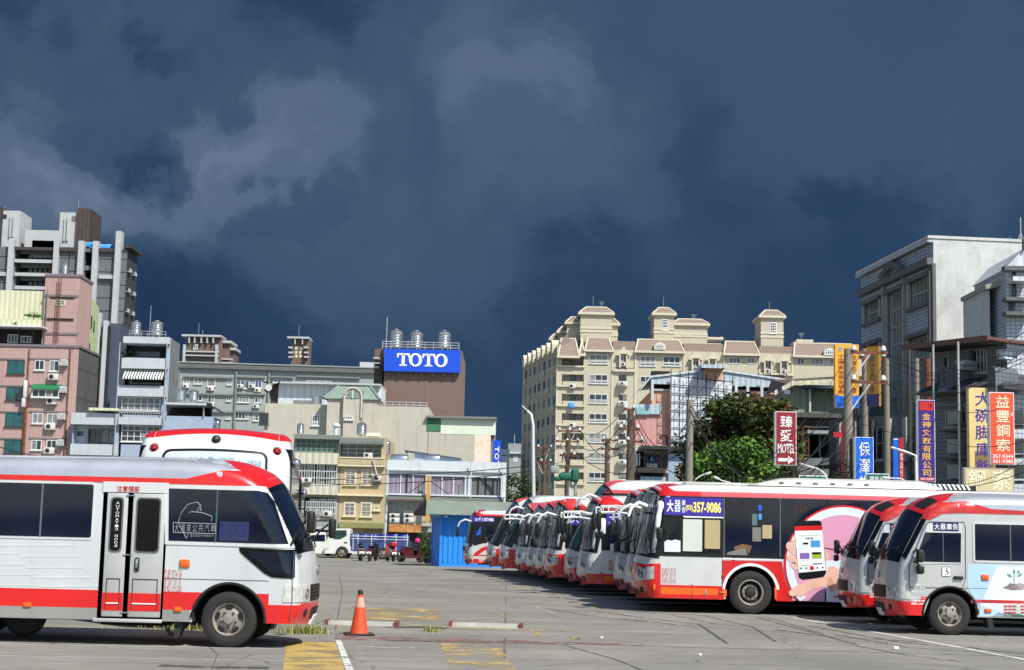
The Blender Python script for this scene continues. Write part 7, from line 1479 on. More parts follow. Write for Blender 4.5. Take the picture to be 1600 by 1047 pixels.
# ---- terrace houses behind the truck
c9 = lambda *p: tuple((410+v/6.16 if i % 2 == 0 else 660+v/6.16) for i, v in enumerate(p))
def grilled():
    B = Bld('cream_house', 'cream row house with green windows on top and white window grilles', 'building', 490, 122)
    dm('cream_panel', (198, 194, 172), .7, var=.05, corr=.5, streak=.4, dirt=(120, 112, 92)); dm('tile_beige', (168, 162, 146), .8, var=.08, tile=(.3, .15, .02), streak=.4, dirt=(110, 100, 84)); dm('green_glass', (24, 84, 62), .3, var=.4, scale=2)
    B.body((456, 681, 530, 866), 9, 'tile_beige', [c9(318, 165, 726, 290), c9(335, 408, 700, 590), c9(330, 720, 700, 920)], .5, 'tile_beige')
    B.win(c9(318, 165, 726, 290), 8, 3, 'flats_band', 'green_glass', -.02, .10, False); B.slab(c9(305, 118, 738, 160), 'flats_band', -.5, .2, 'eaves')
    B.slab(c9(298, 292, 728, 400), 'cream_panel', -.65, -.004, 'balcony'); B.slab(c9(335, 610, 722, 695), 'cream_panel', -.55, -.004, 'balcony'); B.slab(c9(395, 955, 725, 1010), 'flats_grey', -.9, -.004, 'balcony')
    for i in range(4): B.win(c9(345+90*i, 410, 415+90*i, 585), 2, 3, 'frame_white', 'mix', .2, .09, False)
    for i in range(3): B.win(c9(455+85*i, 735, 530+85*i, 900), 2, 2, 'frame_white', 'mix', .2, .09, False)
    for p_ in (c9(332, 405, 715, 600), c9(420, 765, 710, 930)):
        X0, X1, Z0, Z1 = B.r(*p_, -.35); b = MB(); n = 16
        for i in range(n+1): x = X0+(X1-X0)*i/n; b.box(x-.02, x+.02, -.37, -.33, Z0, Z1, 'frame_white')
        for k in range(4): z = Z0+(Z1-Z0)*k/3; b.box(X0, X1, -.38, -.32, z-.025, z+.025, 'frame_white')
        B.b(b, 'window_grille')
    B.ac(410+440/6.16, 660+555/6.16, .6, .36, -.4); B.ac(410+380/6.16, 660+560/6.16, .5, .36, -.4); B.ac(410+632/6.16, 660+880/6.16, .7, .42, -.5)
    tank(B, 410+370/6.16, 660+8/6.16, 660+115/6.16, .58, 1.2, 'slim steel tank on the cream house roof'); b = MB(); x, z = B.q(410+706/6.16, 660+110/6.16, .5); b.tube([(x, .5, z-.5), (x, .5, z+.6)], .18, 'frame_white', 8); b.lathe([(.3, z+.6), (.3, z+.75), (.1, z+.85)], 'frame_white', c=(x, .5, 0), n=10); B.b(b, 'roof_vent')
grilled()
def yellow_house():
    B = Bld('yellow_house', 'ochre yellow row house with two rows of cream framed windows', 'building', 565, 122)
    dm('ochre', (178, 162, 126), .85, var=.07, streak=.35, dirt=(128, 98, 62)); dm('cream_frame', (214, 202, 172), .7, var=.06); dm('moss_ledge', (136, 136, 92), .9, mott=.8, dirt=(70, 78, 50))
    B.body((530.3, 683, 601, 866), 9, 'ochre', [c9(740, 215, 1145, 335)], 1.0)
    B.slab(c9(742, 150, 1168, 208), 'flats_band', -.6, .3, 'eaves'); X0, X1, Z0, Z1 = B.r(*c9(742, 172, 1168, 208), -.62); b = MB(); n = 40; [b.box(X0+(X1-X0)*i/n, X0+(X1-X0)*(i+.5)/n, -.66, -.605, Z0, Z1, 'flats_grey') for i in range(n)]; B.b(b, 'roof_tiles')
    B.win(c9(745, 215, 1150, 335), 5, 3, 'rail', 'glass_win', .3, .07, False); B.slab(c9(735, 345, 1172, 405), 'ochre', -.35, -.004, 'balcony'); B.slab(c9(735, 337, 1172, 347), 'cream_frame', -.4, .1, 'coping'); B.slab(c9(718, 408, 1180, 424), 'cream_frame', -.35, -.004, 'band'); B.slab(c9(668, 690, 1165, 708), 'cream_frame', -.35, -.004, 'band')
    B.slab(c9(735, 965, 1180, 1018), 'moss_ledge', -.9, -.004, 'ledge')
    for p_ in (c9(790, 455, 905, 600), c9(952, 455, 1065, 600), c9(782, 765, 898, 900), c9(945, 765, 1055, 905)):
        w_ = B.win(p_, 2, 3, 'cream_frame', 'mix', 0, .14); X0, X1, Z0, Z1 = B.r(*p_, -.1); b = MB(); n = 8
        for i in range(n): z = Z0+.12+(Z1-Z0-.24)*i/(n-1); b.box(X0+.12, X1-.12, -.10, -.07, z-.015, z+.015, 'frame_white')
        B.b(b, 'grille', w_)
    B.ac(410+1110/6.16, 660+535/6.16, .6, .5); B.win(c9(1068, 800, 1130, 845), 1, 2, 'cream_frame', 'glass_win', 0, .09); B.ac(410+1020/6.16, 660+318/6.16, .7, .38, .1)
    X0, X1, Z0, Z1 = B.r(*c9(1000, 100, 1130, 135), 3); b = MB(); b.box(X0, X1, 3, 5, Z0, Z1, 'pale_green'); B.b(b, 'roof_box')
    tank(B, 410+958/6.16, 660+0/6.16, 660+132/6.16, .80, 1.4, 'steel tank standing on the ochre house roof'); tank(B, 410+1200/6.16, 660+178/6.16, 660+322/6.16, .58, .6, 'narrow steel tank at the right edge of the ochre house')
    X, Z = B.q(*c9(1065, 360), -.3); X2, Z2 = B.q(*c9(1110, 530), -.4); b = MB(); b.tube([(X, -.45, Z), (X2, -.45, Z2)], .05, 'frame_white', 5); B.b(b, 'pipe')
yellow_house()
def white_shop():
    B = Bld('white_shop_building', 'long low white building with grey lilac shutters behind the blue hut', 'building', 695, 108)
    dm('shutter_lilac', (136, 126, 140), .7, var=.08, corr=.35); dm('shutter_grey', (98, 100, 98), .7, var=.08, corr=.9); dm('shop_white', (196, 204, 206), .7, var=.05, streak=.25, dirt=(130, 126, 116)); dm('shop_sheet', (160, 164, 160), .7, var=.06, corr=.4, streak=.2, dirt=(120, 116, 106)); dm('rust_board', (196, 146, 84), .8, mott=1.0, dirt=(140, 58, 30), scale=2.5); dm('ochre_post', (190, 146, 70), .8, mott=.5, dirt=(130, 80, 40))
    cb = lambda *p: tuple((590+v/5.236 if i % 2 == 0 else 690+v/5.236) for i, v in enumerate(p))
    x0, x1, z0, z1 = B.body(cb(62, 160, 1044, 1000), 9, 'shop_white', [cb(88, 268, 392, 432), cb(436, 285, 712, 440), cb(762, 296, 1008, 452), cb(75, 500, 1040, 900)], .35, back='shop_sheet')
    for p_, m, n in ((cb(88, 268, 392, 432), 'shutter_lilac', 3), (cb(436, 285, 712, 440), 'shutter_lilac', 3), (cb(762, 296, 1008, 452), 'shutter_grey', 4)):
        X0, X1, Z0, Z1 = B.r(*p_, .2); b = MB(); b.box(X0, X1, .15, .25, Z0, Z1, m); so = B.b(b, 'shutter')
        for i in range(1, n): x = X0+(X1-X0)*i/n; b = MB(); b.box(x-.04, x+.04, .08, .145, Z0, Z1, 'frame_white' if m != 'shutter_grey' else 'recess'); B.b(b, 'shutter_post', so)
    for p_ in (cb(340, 325, 385, 430), cb(670, 338, 712, 440)): B.win(p_, 1, 1, 'flats_grey', 'glass_curtain', .1, .06, False)
    X0, X1, Z0, Z1 = B.r(*cb(232, 275, 244, 432), .12); b = MB(); b.box(X0, X1, .1, .14, Z0, Z1, 'recess'); B.b(b, 'opening')
    B.slab(cb(60, 432, 1040, 446), 'shop_white', -.35, -.004, 'ledge'); B.slab(cb(75, 458, 1030, 500), 'flats_band', -.5, -.004, 'canopy'); B.slab(cb(78, 478, 1020, 490), 'brown_tile', -.55, -.504, 'canopy_edge'); B.slab(cb(60, 240, 1046, 250), 'flats_grey', -.12, -.004, 'band')
    X0, X1, Z0, Z1 = B.r(*cb(398, 280, 430, 540), -.6); b = MB(); b.box(X0, X1, -.75, -.56, Z0-1, Z1, 'ochre_post'); po = B.b(b, 'blank_banner'); 
    for k in (-1, 1): b = MB(); xm = (X0+X1)/2; b.tube([(xm, -.6, Z0+1.9), (xm+k*1.5, -.1, Z0+.9)], .025, 'recess', 4); B.b(b, 'stay')
    for x, h in ((140, .95), (256, 1.15)): 
        for k in (0, 1): B.ac(590+x/5.236, 690+(626+18*(-1 if k else 1))/5.236, .7, .33, .2) 
    B.slab(cb(92, 678, 358, 742), 'rust_board', -.4, -.3, 'rusty_board'); B.slab(cb(210, 565, 430, 690), 'hall_beige', .1, .3, 'side_panel')
    X0, X1, Z0, Z1 = B.r(*cb(75, 745, 1040, 900), -.2); b = MB(); b.box(X0, X1, .0, .2, 0, Z1, 'recess'); B.b(b, 'shopfront')
    b = MB(); P_ = [B.q(*cb(a, c), 3) for a, c in ((302, 165), (302, 85), (680, 150), (680, 168))]; b.prism(P_, 3, 6, 'blue_white'); B.b(b, 'rooftop_shed'); b = MB(); a, c = P_[1], P_[2]; b.add([(a[0]-.7, 2.8, a[1]), (c[0], 2.8, c[1]), (c[0], 6.2, c[1]), (a[0]-.7, 6.2, a[1]), (a[0]-.7, 2.8, a[1]+.12), (c[0], 2.8, c[1]+.12), (c[0], 6.2, c[1]+.12), (a[0]-.7, 6.2, a[1]+.12)], [(0, 1, 5, 4), (4, 5, 6, 7), (3, 0, 4, 7), (1, 2, 6, 5)], 'slate_blue'); B.b(b, 'shed_roof')
    for x in (445, 180): b = MB(); X, Z = B.q(590+x/5.236, 690+150/5.236, 1); b.lathe([(.0, -.6), (.35, -.6), (.4, -.5), (.4, .5), (.35, .6), (0, .6)], 'steel_tank', axis='x', c=(X, 1, Z), n=16); w_ = B.b(b, 'boiler')
    for x in (90, 1030, 770): X, Z = B.q(590+x/5.236, 700, -.3); b = MB(); b.tube([(X, -.3, .5), (X, -.3, z1)], .05, 'frame_white', 6); B.b(b, 'downpipe')
white_shop()
# ---- distant small buildings in the gap
def gap():
    for px0, px1, t, Y, lb, m in ((780, 795, 702, 260, 'small distant white building seen in the gap, left one', 'white_plaster'), (793, 818, 693, 300, 'distant grey building with one square window seen in the gap', 'flats_grey')):
        B = Bld('distant_building', lb, 'building', (px0+px1)/2, Y); B.body((px0, t, px1, 800), 10, m)
        if px0 > 790: B.win((802, 712, 809, 722), 1, 1, 'frame_white', 'glass_win', 0, .5, False); B.slab((793, 706, 818, 709), 'white_plaster', -.5, 0, 'band')
        else: B.win((784, 710, 791, 714), 2, 1, 'frame_white', 'glass_win', 0, .3, False)
        antenna(B, px0+11, t-14, t, 2, False, .08)
gap()
# ---- beige mansard apartment block
def beige_block():
    B = Bld('mansard_apartment_building', 'large cream apartment building with brown mansard roofs and roof towers', 'building', 868, 240)
    dm('cream_wall', (180, 173, 151), .85, var=.04, streak=.22, dirt=(150, 134, 98)); dm('mansard_brown', (134, 116, 104), .8, var=.05, tile=(.5, .4, .05), tcol=(112, 96, 86)); dm('cream_trim', (194, 187, 164), .7, var=.04)
    rows = [563, 594, 624.6, 655, 685.6, 716.2, 746.8]; c = lambda *p: tuple((860+v/7.48 if i % 2 == 0 else 470+v/7.48) for i, v in enumerate(p))
    holes = [(878+.0*i, y-9, 912, y+8) for i, y in enumerate(rows)]
    x0, x1, z0, z1 = B.body((868, 553, 1600, 850), 14, 'cream_wall', holes, 1.2, back='mansard_brown')
    o = B.loc; far = Vector((-4.9, 25)); F2 = B.frame(far.x, far.y, math.degrees(math.atan2(-far.y, -far.x))); Ls = far.length
    b = MB(); b.wall(0, Ls, 0, z1, [], 0, .1, 'cream_wall'); F2.b(b, 'side_wall'); b = MB(); b.add([(0, 0, z1), (far.x, far.y, z1), (far.x+14, far.y, z1), (14, 0, z1)], [(0, 1, 2, 3)], 'mansard_brown'); B.b(b, 'flat_roof')
    zr = [B.q(900, y, 0)[1] for y in rows]; zr += [zr[-1]-(zr[0]-zr[1])*(k+1) for k in range(2)]
    # left wing windows and fins
    n = 7
    for j, z in enumerate(zr[:8]):
        for i in range(n):
            xx = Ls*(i+.5)/n; F2.win((( xx-1.1, xx+1.1, z-.8, z+.75), ), 2, 1, 'frame_white' if (i+j) % 3 else 'cream_trim', 'mix', 0, .1, False, proud=.03)
            if (i*3+j) % 4 == 0 and z > 6: b = MB(); b.rbox((xx+.2, -.3, z-1.25), (.9, .3, .6), 'ac_white', .05); F2.b(b, 'air_conditioner')
    for i in range(n+1):
        xx = Ls*i/n; b = MB(); b.box(xx-.18, xx+.18, -.10 if i % 2 else -.2, 0, 0, z1+(.6 if i % 2 else 1.4), 'cream_trim'); F2.b(b, 'pilaster')
    for z in zr[:8]: b = MB(); b.box(0, Ls, -.12, 0, z-1.9, z-1.75, 'cream_trim'); F2.b(b, 'band')
    for i in range(n):   # mansard and little dormer hoods along the wing
        a, e = Ls*i/n+.2, Ls*(i+1)/n-.2; b = MB(); b.add([(a, -.3, z1), (e, -.3, z1), (e-.3, 1.6, z1+2.3), (a+.3, 1.6, z1+2.3)], [(0, 1, 2, 3)], 'mansard_brown'); b.add([(a, -.3, z1), (a+.3, 1.6, z1+2.3), (a+.3, 3, z1)], [(0, 1, 2)], 'mansard_brown'); b.add([(e, -.3, z1), (e-.3, 1.6, z1+2.3), (e-.3, 3, z1)], [(0, 2, 1)], 'mansard_brown'); F2.b(b, 'mansard_roof')
        b = MB(); m_ = (a+e)/2; b.prism([(m_-.7, z1-.6), (m_+.7, z1-.6), (m_+.7, z1+.8), (m_, z1+1.5), (m_-.7, z1+.8)], -.6, 1, 'cream_trim'); F2.b(b, 'dormer')
    # front: balcony column
    for i, y in enumerate(rows):
        B.win((880, y-8, 889.5, y+3), 2, 1, 'frame_white', 'mix', 1.18, .09, False); B.win((901, y-8, 910, y+2), 2, 1, 'frame_white', 'mix', 1.18, .09, False)
        if i not in (0,): B.slab((879, y+2, 911, y+8.2), 'cream_wall', .0, .3, 'balcony')
        B.slab((870, y+8.2, 914, y+10.5), 'cream_trim', -.35, -.004, 'band'); B.slab((890.5, y-9, 899, y+3), 'glass_win' if i else 'mansard_brown', 1.0, 1.19, 'door')
        if i in (1, 3): B.ac(894, y+9.5, 1.0, .7, -.05)
    X, Z = B.q(893, rows[2]+9, 0); b = MB(); b.rbox((X, -.3, Z), (.9, .5, .8), 'paint_sky', .05); B.b(b, 'blue_unit')
    for i, y in enumerate(rows):
        B.win((921-.3*i, y-9, 950-.3*i, y+1), 3, 1, 'frame_white', 'mix', -.02, .12, False); B.win((921-.3*i, y+2, 950-.3*i, y+5.5), 3, 1, 'frame_white', 'glass_win', -.02, .1, True)
        if i: B.win((967, y-8, 979, y+1), 2, 1, 'frame_dark', 'mix', 0, .08, False); X0, X1, Z0, Z1 = B.r(966, y+2, 981, y+9, -.5); b = MB(); b.box(X0, X1, -.7, -.1, Z0, Z0+.12, 'cream_trim'); b.box(X0, X1, -.72, -.68, Z0, Z1, 'frame_white'); b.box(X0, X0+.05, -.68, -.1, Z0, Z1, 'frame_white'); B.b(b, 'air_conditioner_rack'); B.ac(973, y+5.5, .8, .55, -.75)
    tops = [(1000, 1024, 3), (1036, 1063, 3), (1139, 1157, 3), (1167, 1180, 2), (1245, 1257, 2), (1267, 1287, 3), (1296, 1308, 2)]
    for a, d, n_ in tops:
        dy = (a-1000)*.012; B.win((a, 556.5+dy, d, 566+dy+1), n_, 1, 'frame_white', 'mix', -.02, .12, False)
        if a < 1100: B.win((a, 568, d, 572), n_, 1, 'frame_white', 'glass_win', -.02, .1, True)
    for a in (1000, 1036): B.win((a, 588, a+26, 598), 3, 1, 'frame_white', 'mix', -.02, .12, False)
    for px in (957, 993, 1069, 1131, 1187, 1238): x, zt = B.q(px, 560, -.1); b = MB(); b.box(x-.12, x+.12, -.12, -.004, 0, z1, 'cream_trim'); B.b(b, 'pilaster')
    # mansard pieces: px0, px1, top, eave
    for a, d, t, e, y in ((872, 905, 527, 556, -.9), (905, 914, 527, 553, -.7), (914, 958, 526, 546.5, -.4), (993, 1069, 529, 548.5, -.4), (1131, 1187, 532, 552.5, -.4), (1240, 1340, 535, 556, -.4)):
        X0, X1, Z0, Z1 = B.r(a, t, d, e, y); b = MB(); s_ = .55; b.add([(X0, y, Z0), (X1, y, Z0), (X1-s_, y+2.2, Z1), (X0+s_, y+2.2, Z1), (X0, y+7, Z0), (X1, y+7, Z0), (X1-s_, y+6, Z1), (X0+s_, y+6, Z1)], [(0, 1, 2, 3), (1, 5, 6, 2), (4, 0, 3, 7), (3, 2, 6, 7)], 'mansard_brown'); b.box(X0, X1, y+.05, 3, Z0-.35, Z0-.01, 'cream_wall'); mo = B.b(b, 'mansard_roof')
        m = MB(); m.box(X0-.15, X1+.15, y-.35, y+.4, Z0-.35, Z0, 'cream_trim'); m.tube([(X0, y, Z0), (X0+s_, y+2.2, Z1)], .14, 'cream_trim', 5); m.tube([(X1, y, Z0), (X1-s_, y+2.2, Z1)], .14, 'cream_trim', 5); m.box(X0+s_-.1, X1-s_+.1, y+2.1, y+2.5, Z1-.02, Z1+.2, 'cream_trim'); B.b(m, 'trim', mo)
    for a, d, t, e in ((958, 993, 532, 577), (1069, 1131, 536, 580), (1187, 1240, 540, 583)):
        X0, X1, Z0, Z1 = B.r(a, t, d, e, -.05); b = MB(); b.add([(X0, -.06, Z0), (X1, -.06, Z0), (X1, .9, Z1), (X0, .9, Z1), (X1, 4, Z1), (X0, 4, Z1)], [(0, 1, 2, 3), (3, 2, 4, 5)], 'mansard_brown'); b.box(X0, X1, -.4, 0, Z0-.4, Z0-.01, 'cream_trim'); B.b(b, 'mansard_wall')
    for cx, y in ((974, 564), (1087, 571), (1113, 572), (1200, 575), (1225, 575.5)):
        X0, X1, Z0, Z1 = B.r(cx-6.5, y-20, cx+6.5, y+11, -.3); b = MB(); zm = Z0+(Z1-Z0)*.70; xm = (X0+X1)/2; b.box(X0, X0+.22, -.6, -.1, Z0, zm, 'cream_trim'); b.box(X1-.22, X1, -.6, -.1, Z0, zm, 'cream_trim'); b.prism([(X0-.35, zm), (X1+.35, zm), (xm, Z1+.2)], -.7, .8, 'cream_trim'); b.box(X0-.4, X0, -.7, -.1, zm-.25, zm, 'cream_trim'); b.box(X1, X1+.4, -.7, -.1, zm-.25, zm, 'cream_trim'); do = B.b(b, 'dormer'); B.win((cx-4.5, y-8, cx+4.5, y+1), 2, 1, 'frame_white', 'mix', -.08, .08, False, do); B.ac(cx, y+5.5, .85, .6, -.1)
    for cx, y in ((1031, 541), (1296, 550)): 
        X0, X1, Z0, Z1 = B.r(cx-9, y-7, cx+9, y+6, -.6); b = MB(); b.prism([(X0, Z0), (X1, Z0), (X1, Z0+(Z1-Z0)*.6), ((X0+X1)/2, Z1), (X0, Z0+(Z1-Z0)*.6)], -.8, 1.5, 'cream_trim'); do = B.b(b, 'dormer'); B.win((cx-6.5, y-3.5, cx+6.5, y+5), 4, 3, 'paint_white', 'glass_win', -.82, .09, False, do)
    # towers on the roof: px0 px1 eave base, mansard top
    def tower(a, d, top, eave, base, y, D, s_=.9, win=None):
        X0, X1, Z0, Z1 = B.r(a, eave, d, base, y); zt = B.q((a+d)/2, top, y)[1]; b = MB(); b.box(X0, X1, y, y+D, Z0-3, Z1, 'cream_wall')
        for f in (.28, .42): b.box(X0-.08, X1+.08, y-.08, y+D, Z0+(Z1-Z0)*f, Z0+(Z1-Z0)*f+.3, 'cream_trim')
        to = B.b(b, 'roof_tower'); b = MB(); b.box(X0-.4, X1+.4, y-.4, y+D+.4, Z1, Z1+.4, 'cream_trim'); Zc = Z1+.4; b.add([(X0-.2, y-.2, Zc), (X1+.2, y-.2, Zc), (X1-s_, y+s_, zt), (X0+s_, y+s_, zt), (X0-.2, y+D+.2, Zc), (X1+.2, y+D+.2, Zc), (X1-s_, y+D-s_, zt), (X0+s_, y+D-s_, zt)], [(0, 1, 2, 3), (1, 5, 6, 2), (4, 0, 3, 7), (3, 2, 6, 7), (5, 4, 7, 6)], 'mansard_brown'); ro = B.b(b, 'tower_roof', to)
        m = MB(); m.tube([(X0-.2, y-.2, Zc), (X0+s_, y+s_, zt)], .13, 'cream_trim', 5); m.tube([(X1+.2, y-.2, Zc), (X1-s_, y+s_, zt)], .13, 'cream_trim', 5); m.tube([(X0+s_, y+s_, zt), (X1-s_, y+s_, zt)], .13, 'cream_trim', 5); B.b(m, 'trim', ro)
        if win: B.win(win, 3, 4, 'paint_white', 'glass_win', y, .09, True, to)
    tower(907, 956, 479, 492, 530, 2.5, 6); tower(950, 965, 497, 509, 532, 3.6, 5, .6); tower(886, 905, 495, 507, 531, 5, 5, .6); tower(873, 888, 510, 521, 540, 8, 5, .5); tower(861, 874, 522, 532, 556, 13, 4, .4); tower(1022, 1053, 480, 493, 532, 2.5, 6, .8, (1034, 499, 1044, 516)); tower(1053, 1105, 498, 509, 534, 3.4, 6, .8); tower(1189, 1224, 484, 497, 540, 2.5, 6, .8, (1203, 504, 1213, 521))
    tower(1100, 1126, 528, 531, 540, 4, 5, .4); tower(1248, 1266, 533, 535, 545, 4, 5, .4)
    for px, t, bt in ((927, 463, 479), (1037, 464, 480), (1202, 471, 484)): antenna(B, px, t, bt, 4)
    for px, t, bt in ((940, 471, 479), (1084, 491, 498), (1252, 520, 535)): antenna(B, px, t, bt, 5, True)
beige_block()
# ---- peach building with white framed billboard lattice
c10 = lambda *p: tuple((960+v/5.235 if i % 2 == 0 else 560+v/5.235) for i, v in enumerate(p))
def peach():
    B = Bld('peach_building', 'peach and pink building under a pale blue sheet gable roof', 'building', 1100, 118)
    dm('peach', (206, 160, 132), .85, var=.05, streak=.35, dirt=(150, 96, 70)); dm('faded_pink', (196, 144, 138), .85, var=.06, streak=.5, dirt=(140, 84, 76)); dm('sheet_blue', (172, 188, 196), .6, var=.06, corr=.4, streak=.2, dirt=(120, 130, 134)); dm('panel_white', (212, 217, 222), .6, var=.04, tile=(.6, 40, .03), tcol=(170, 180, 192))
    B.body(c10(300, 262, 450, 1300), 12, 'peach'); B.body((1140, 614, 1226, 860), 12, 'peach', y=.3); B.body(c10(168, 460, 452, 1300), 6, 'faded_pink', y=-.1, name='pink_wall'); B.body((1058, 700, 1140, 860), 12, 'side_grey', y=.5, name='lower_wall'); B.slab(c10(298, 250, 452, 264), 'white_plaster', -.15, 1, 'coping'); B.slab((1140, 611, 1227, 615), 'white_plaster', .1, 1.2, 'coping')
    y = -.35; P_ = [B.q(*c10(300, 148), y), B.q(*c10(740, 98), y), B.q(*c10(860, 96), y), B.q(1227, 593, y), B.q(1227, 606, y), B.q(*c10(300, 208), y)]; b = MB(); b.prism(P_, y, y+.15, 'sheet_blue'); B.b(b, 'gable')
    b = MB(); tops = [(P_[0][0]-.8, P_[0][1]-1.0), P_[0], P_[1], P_[2], P_[3]]; vs = []; 
    for (x, z) in tops: vs += [(x, y-.12, z+.05), (x, 12, z+.05)]
    b.add(vs, [(2*i, 2*i+2, 2*i+3, 2*i+1) for i in range(len(tops)-1)], 'sheet_blue'); vs2 = [(v[0], v[1], v[2]-.14) for v in vs]; b.add(vs+vs2, [(2*i, 2*i+10, 2*i+12, 2*i+2) for i in range(4)], 'sheet_white'); B.b(b, 'roof')
    b = MB(); X0, X1, Z0, Z1 = B.r(*c10(305, 208, 455, 255), 2); b.box(X0, X1, 2, 3, Z0, Z1+1, 'recess'); X0, X1, Z0, Z1 = B.r(1143, 605, 1226, 613, 2.5); b.box(X0, X1, 2.5, 3, Z0-.3, Z1+1, 'recess'); B.b(b, 'loft')
    for px in (1019, 1150, 1168, 1190, 1212, 1224): X, Z = B.q(px, 610, -.6); b = MB(); b.box(X-.1, X+.1, -.8, -.6, Z-.8, Z+.8, 'sheet_white'); B.b(b, 'post')
    for p_ in ((1150, 609, 1170, 613), (1175, 611, 1190, 615), (1200, 611, 1222, 616)): B.slab(p_, 'peach', -.1, .2, 'ledge')
    X0, X1, Z0, Z1 = B.r(*c10(740, 80, 882, 175), -.5); b = MB(); b.box(X0, X1, -.55, 2, Z0, Z1, 'peach'); B.b(b, 'chimney_block'); X0, X1, Z0, Z1 = B.r(*c10(715, 52, 905, 82), -1.8); b = MB(); b.add([(X0, -2, Z0), (X1, -2, Z0), ((X0+X1)/2+1, -2, Z1), ((X0+X1)/2-1, -2, Z1), (X0, 3, Z0), (X1, 3, Z0), ((X0+X1)/2+1, 3, Z1), ((X0+X1)/2-1, 3, Z1)], [(0, 1, 2, 3), (1, 5, 6, 2), (4, 0, 3, 7), (3, 2, 6, 7), (5, 4, 7, 6)], 'sheet_blue'); B.b(b, 'block_roof')
    B.slab(c10(172, 375, 384, 455), 'sheet_blue', -.3, -.11, 'faded_panel'); X0, X1, Z0, Z1 = B.r(*c10(190, 392, 296, 450), -1.3); b = MB(); b.box(X0, X1, -.34, -.305, Z0, Z1, M.setdefault('teal_faded', mat('teal_faded', (130, 176, 180), .6))); B.b(b, 'teal_panel')
    X, Z = B.q(*c10(410, 625), -.95); b = MB(); b.tube([(X-.25, -.2, Z), (X+.25, -.2, Z), (X+.25, -.2, Z-3)], .07, 'rust', 5); B.b(b, 'pipe')
    # lattice billboard
    X0, X1, Z0, Z1 = B.r(1047, 583, 1143, 684, -.6); w_ = B.mw @ Vector((X0, -.75, 0)); t = thing('billboard_frame', 'blank white panelled billboard behind a rusty scaffold lattice', 'billboard', w_); W_ = X1-X0; H1 = B.q(1047, 586, -1.7)[1]; H2 = B.q(1143, 596, -1.7)[1]; Zb = Z0
    b = MB(); b.prism([(0, Zb), (W_, Zb), (W_, H2), (0, H1)], 0, .15, 'panel_white'); b.build('panel', t); b = MB(); nc, nr = 7, 7
    for i in range(nc+1): x = W_*i/nc; b.tube([(x, -.45, Zb-2), (x, -.45, H1+(H2-H1)*i/nc+.5)], .035, 'rust' if i % 3 == 0 else 'rim_dark', 4)
    for j in range(nr+1): z = Zb+(H1-Zb)*j/nr; b.tube([(0, -.45, z), (W_, -.45, Zb+(H2-Zb)*j/nr)], .03, 'rim_dark', 4); [b.tube([(W_*i/nc, -.45, z), (W_*i/nc, 0, z-.4)], .02, 'rim_dark', 4) for i in range(nc+1)]
    for i, j in ((0, 2), (1, 4), (3, 5), (4, 3), (2, 1), (5, 1), (3, 0), (5, 3)): b.tube([(W_*i/nc, -.4, Zb+(H1-Zb)*j/nr), (W_*(i+1.6)/nc, -.4, Zb+(H1-Zb)*(j+1.8)/nr)], .022, 'rim_dark', 4)
    b.build('lattice', t); b = MB(); [b.lathe([(.18, 0), (.2, .12), (0, .12)], 'rim_dark', c=(W_*(.55+.14*k), -.6, Zb+(H1-Zb)*.58-j_*2.2), n=8) for k in range(3) for j_ in range(2)]; b.build('spot_lamps', t)
    # small shop wing below right with slate canopy
    B.slab(c10(485, 648, 660, 680), 'sheet_blue', -3.5, 0, 'canopy'); X0, X1, Z0, Z1 = B.r(*c10(440, 780, 690, 1100), -2.6); b = MB(); b.box(X0, X1, -2.6, -1, 0, Z1, 'blue_white'); B.b(b, 'wing'); B.win(c10(500, 870, 610, 990), 4, 1, 'frame_white', 'mix', -2.62, .08); B.win(c10(525, 670, 600, 770), 2, 1, 'frame_dark', 'glass_win', -.6, .08)
peach()
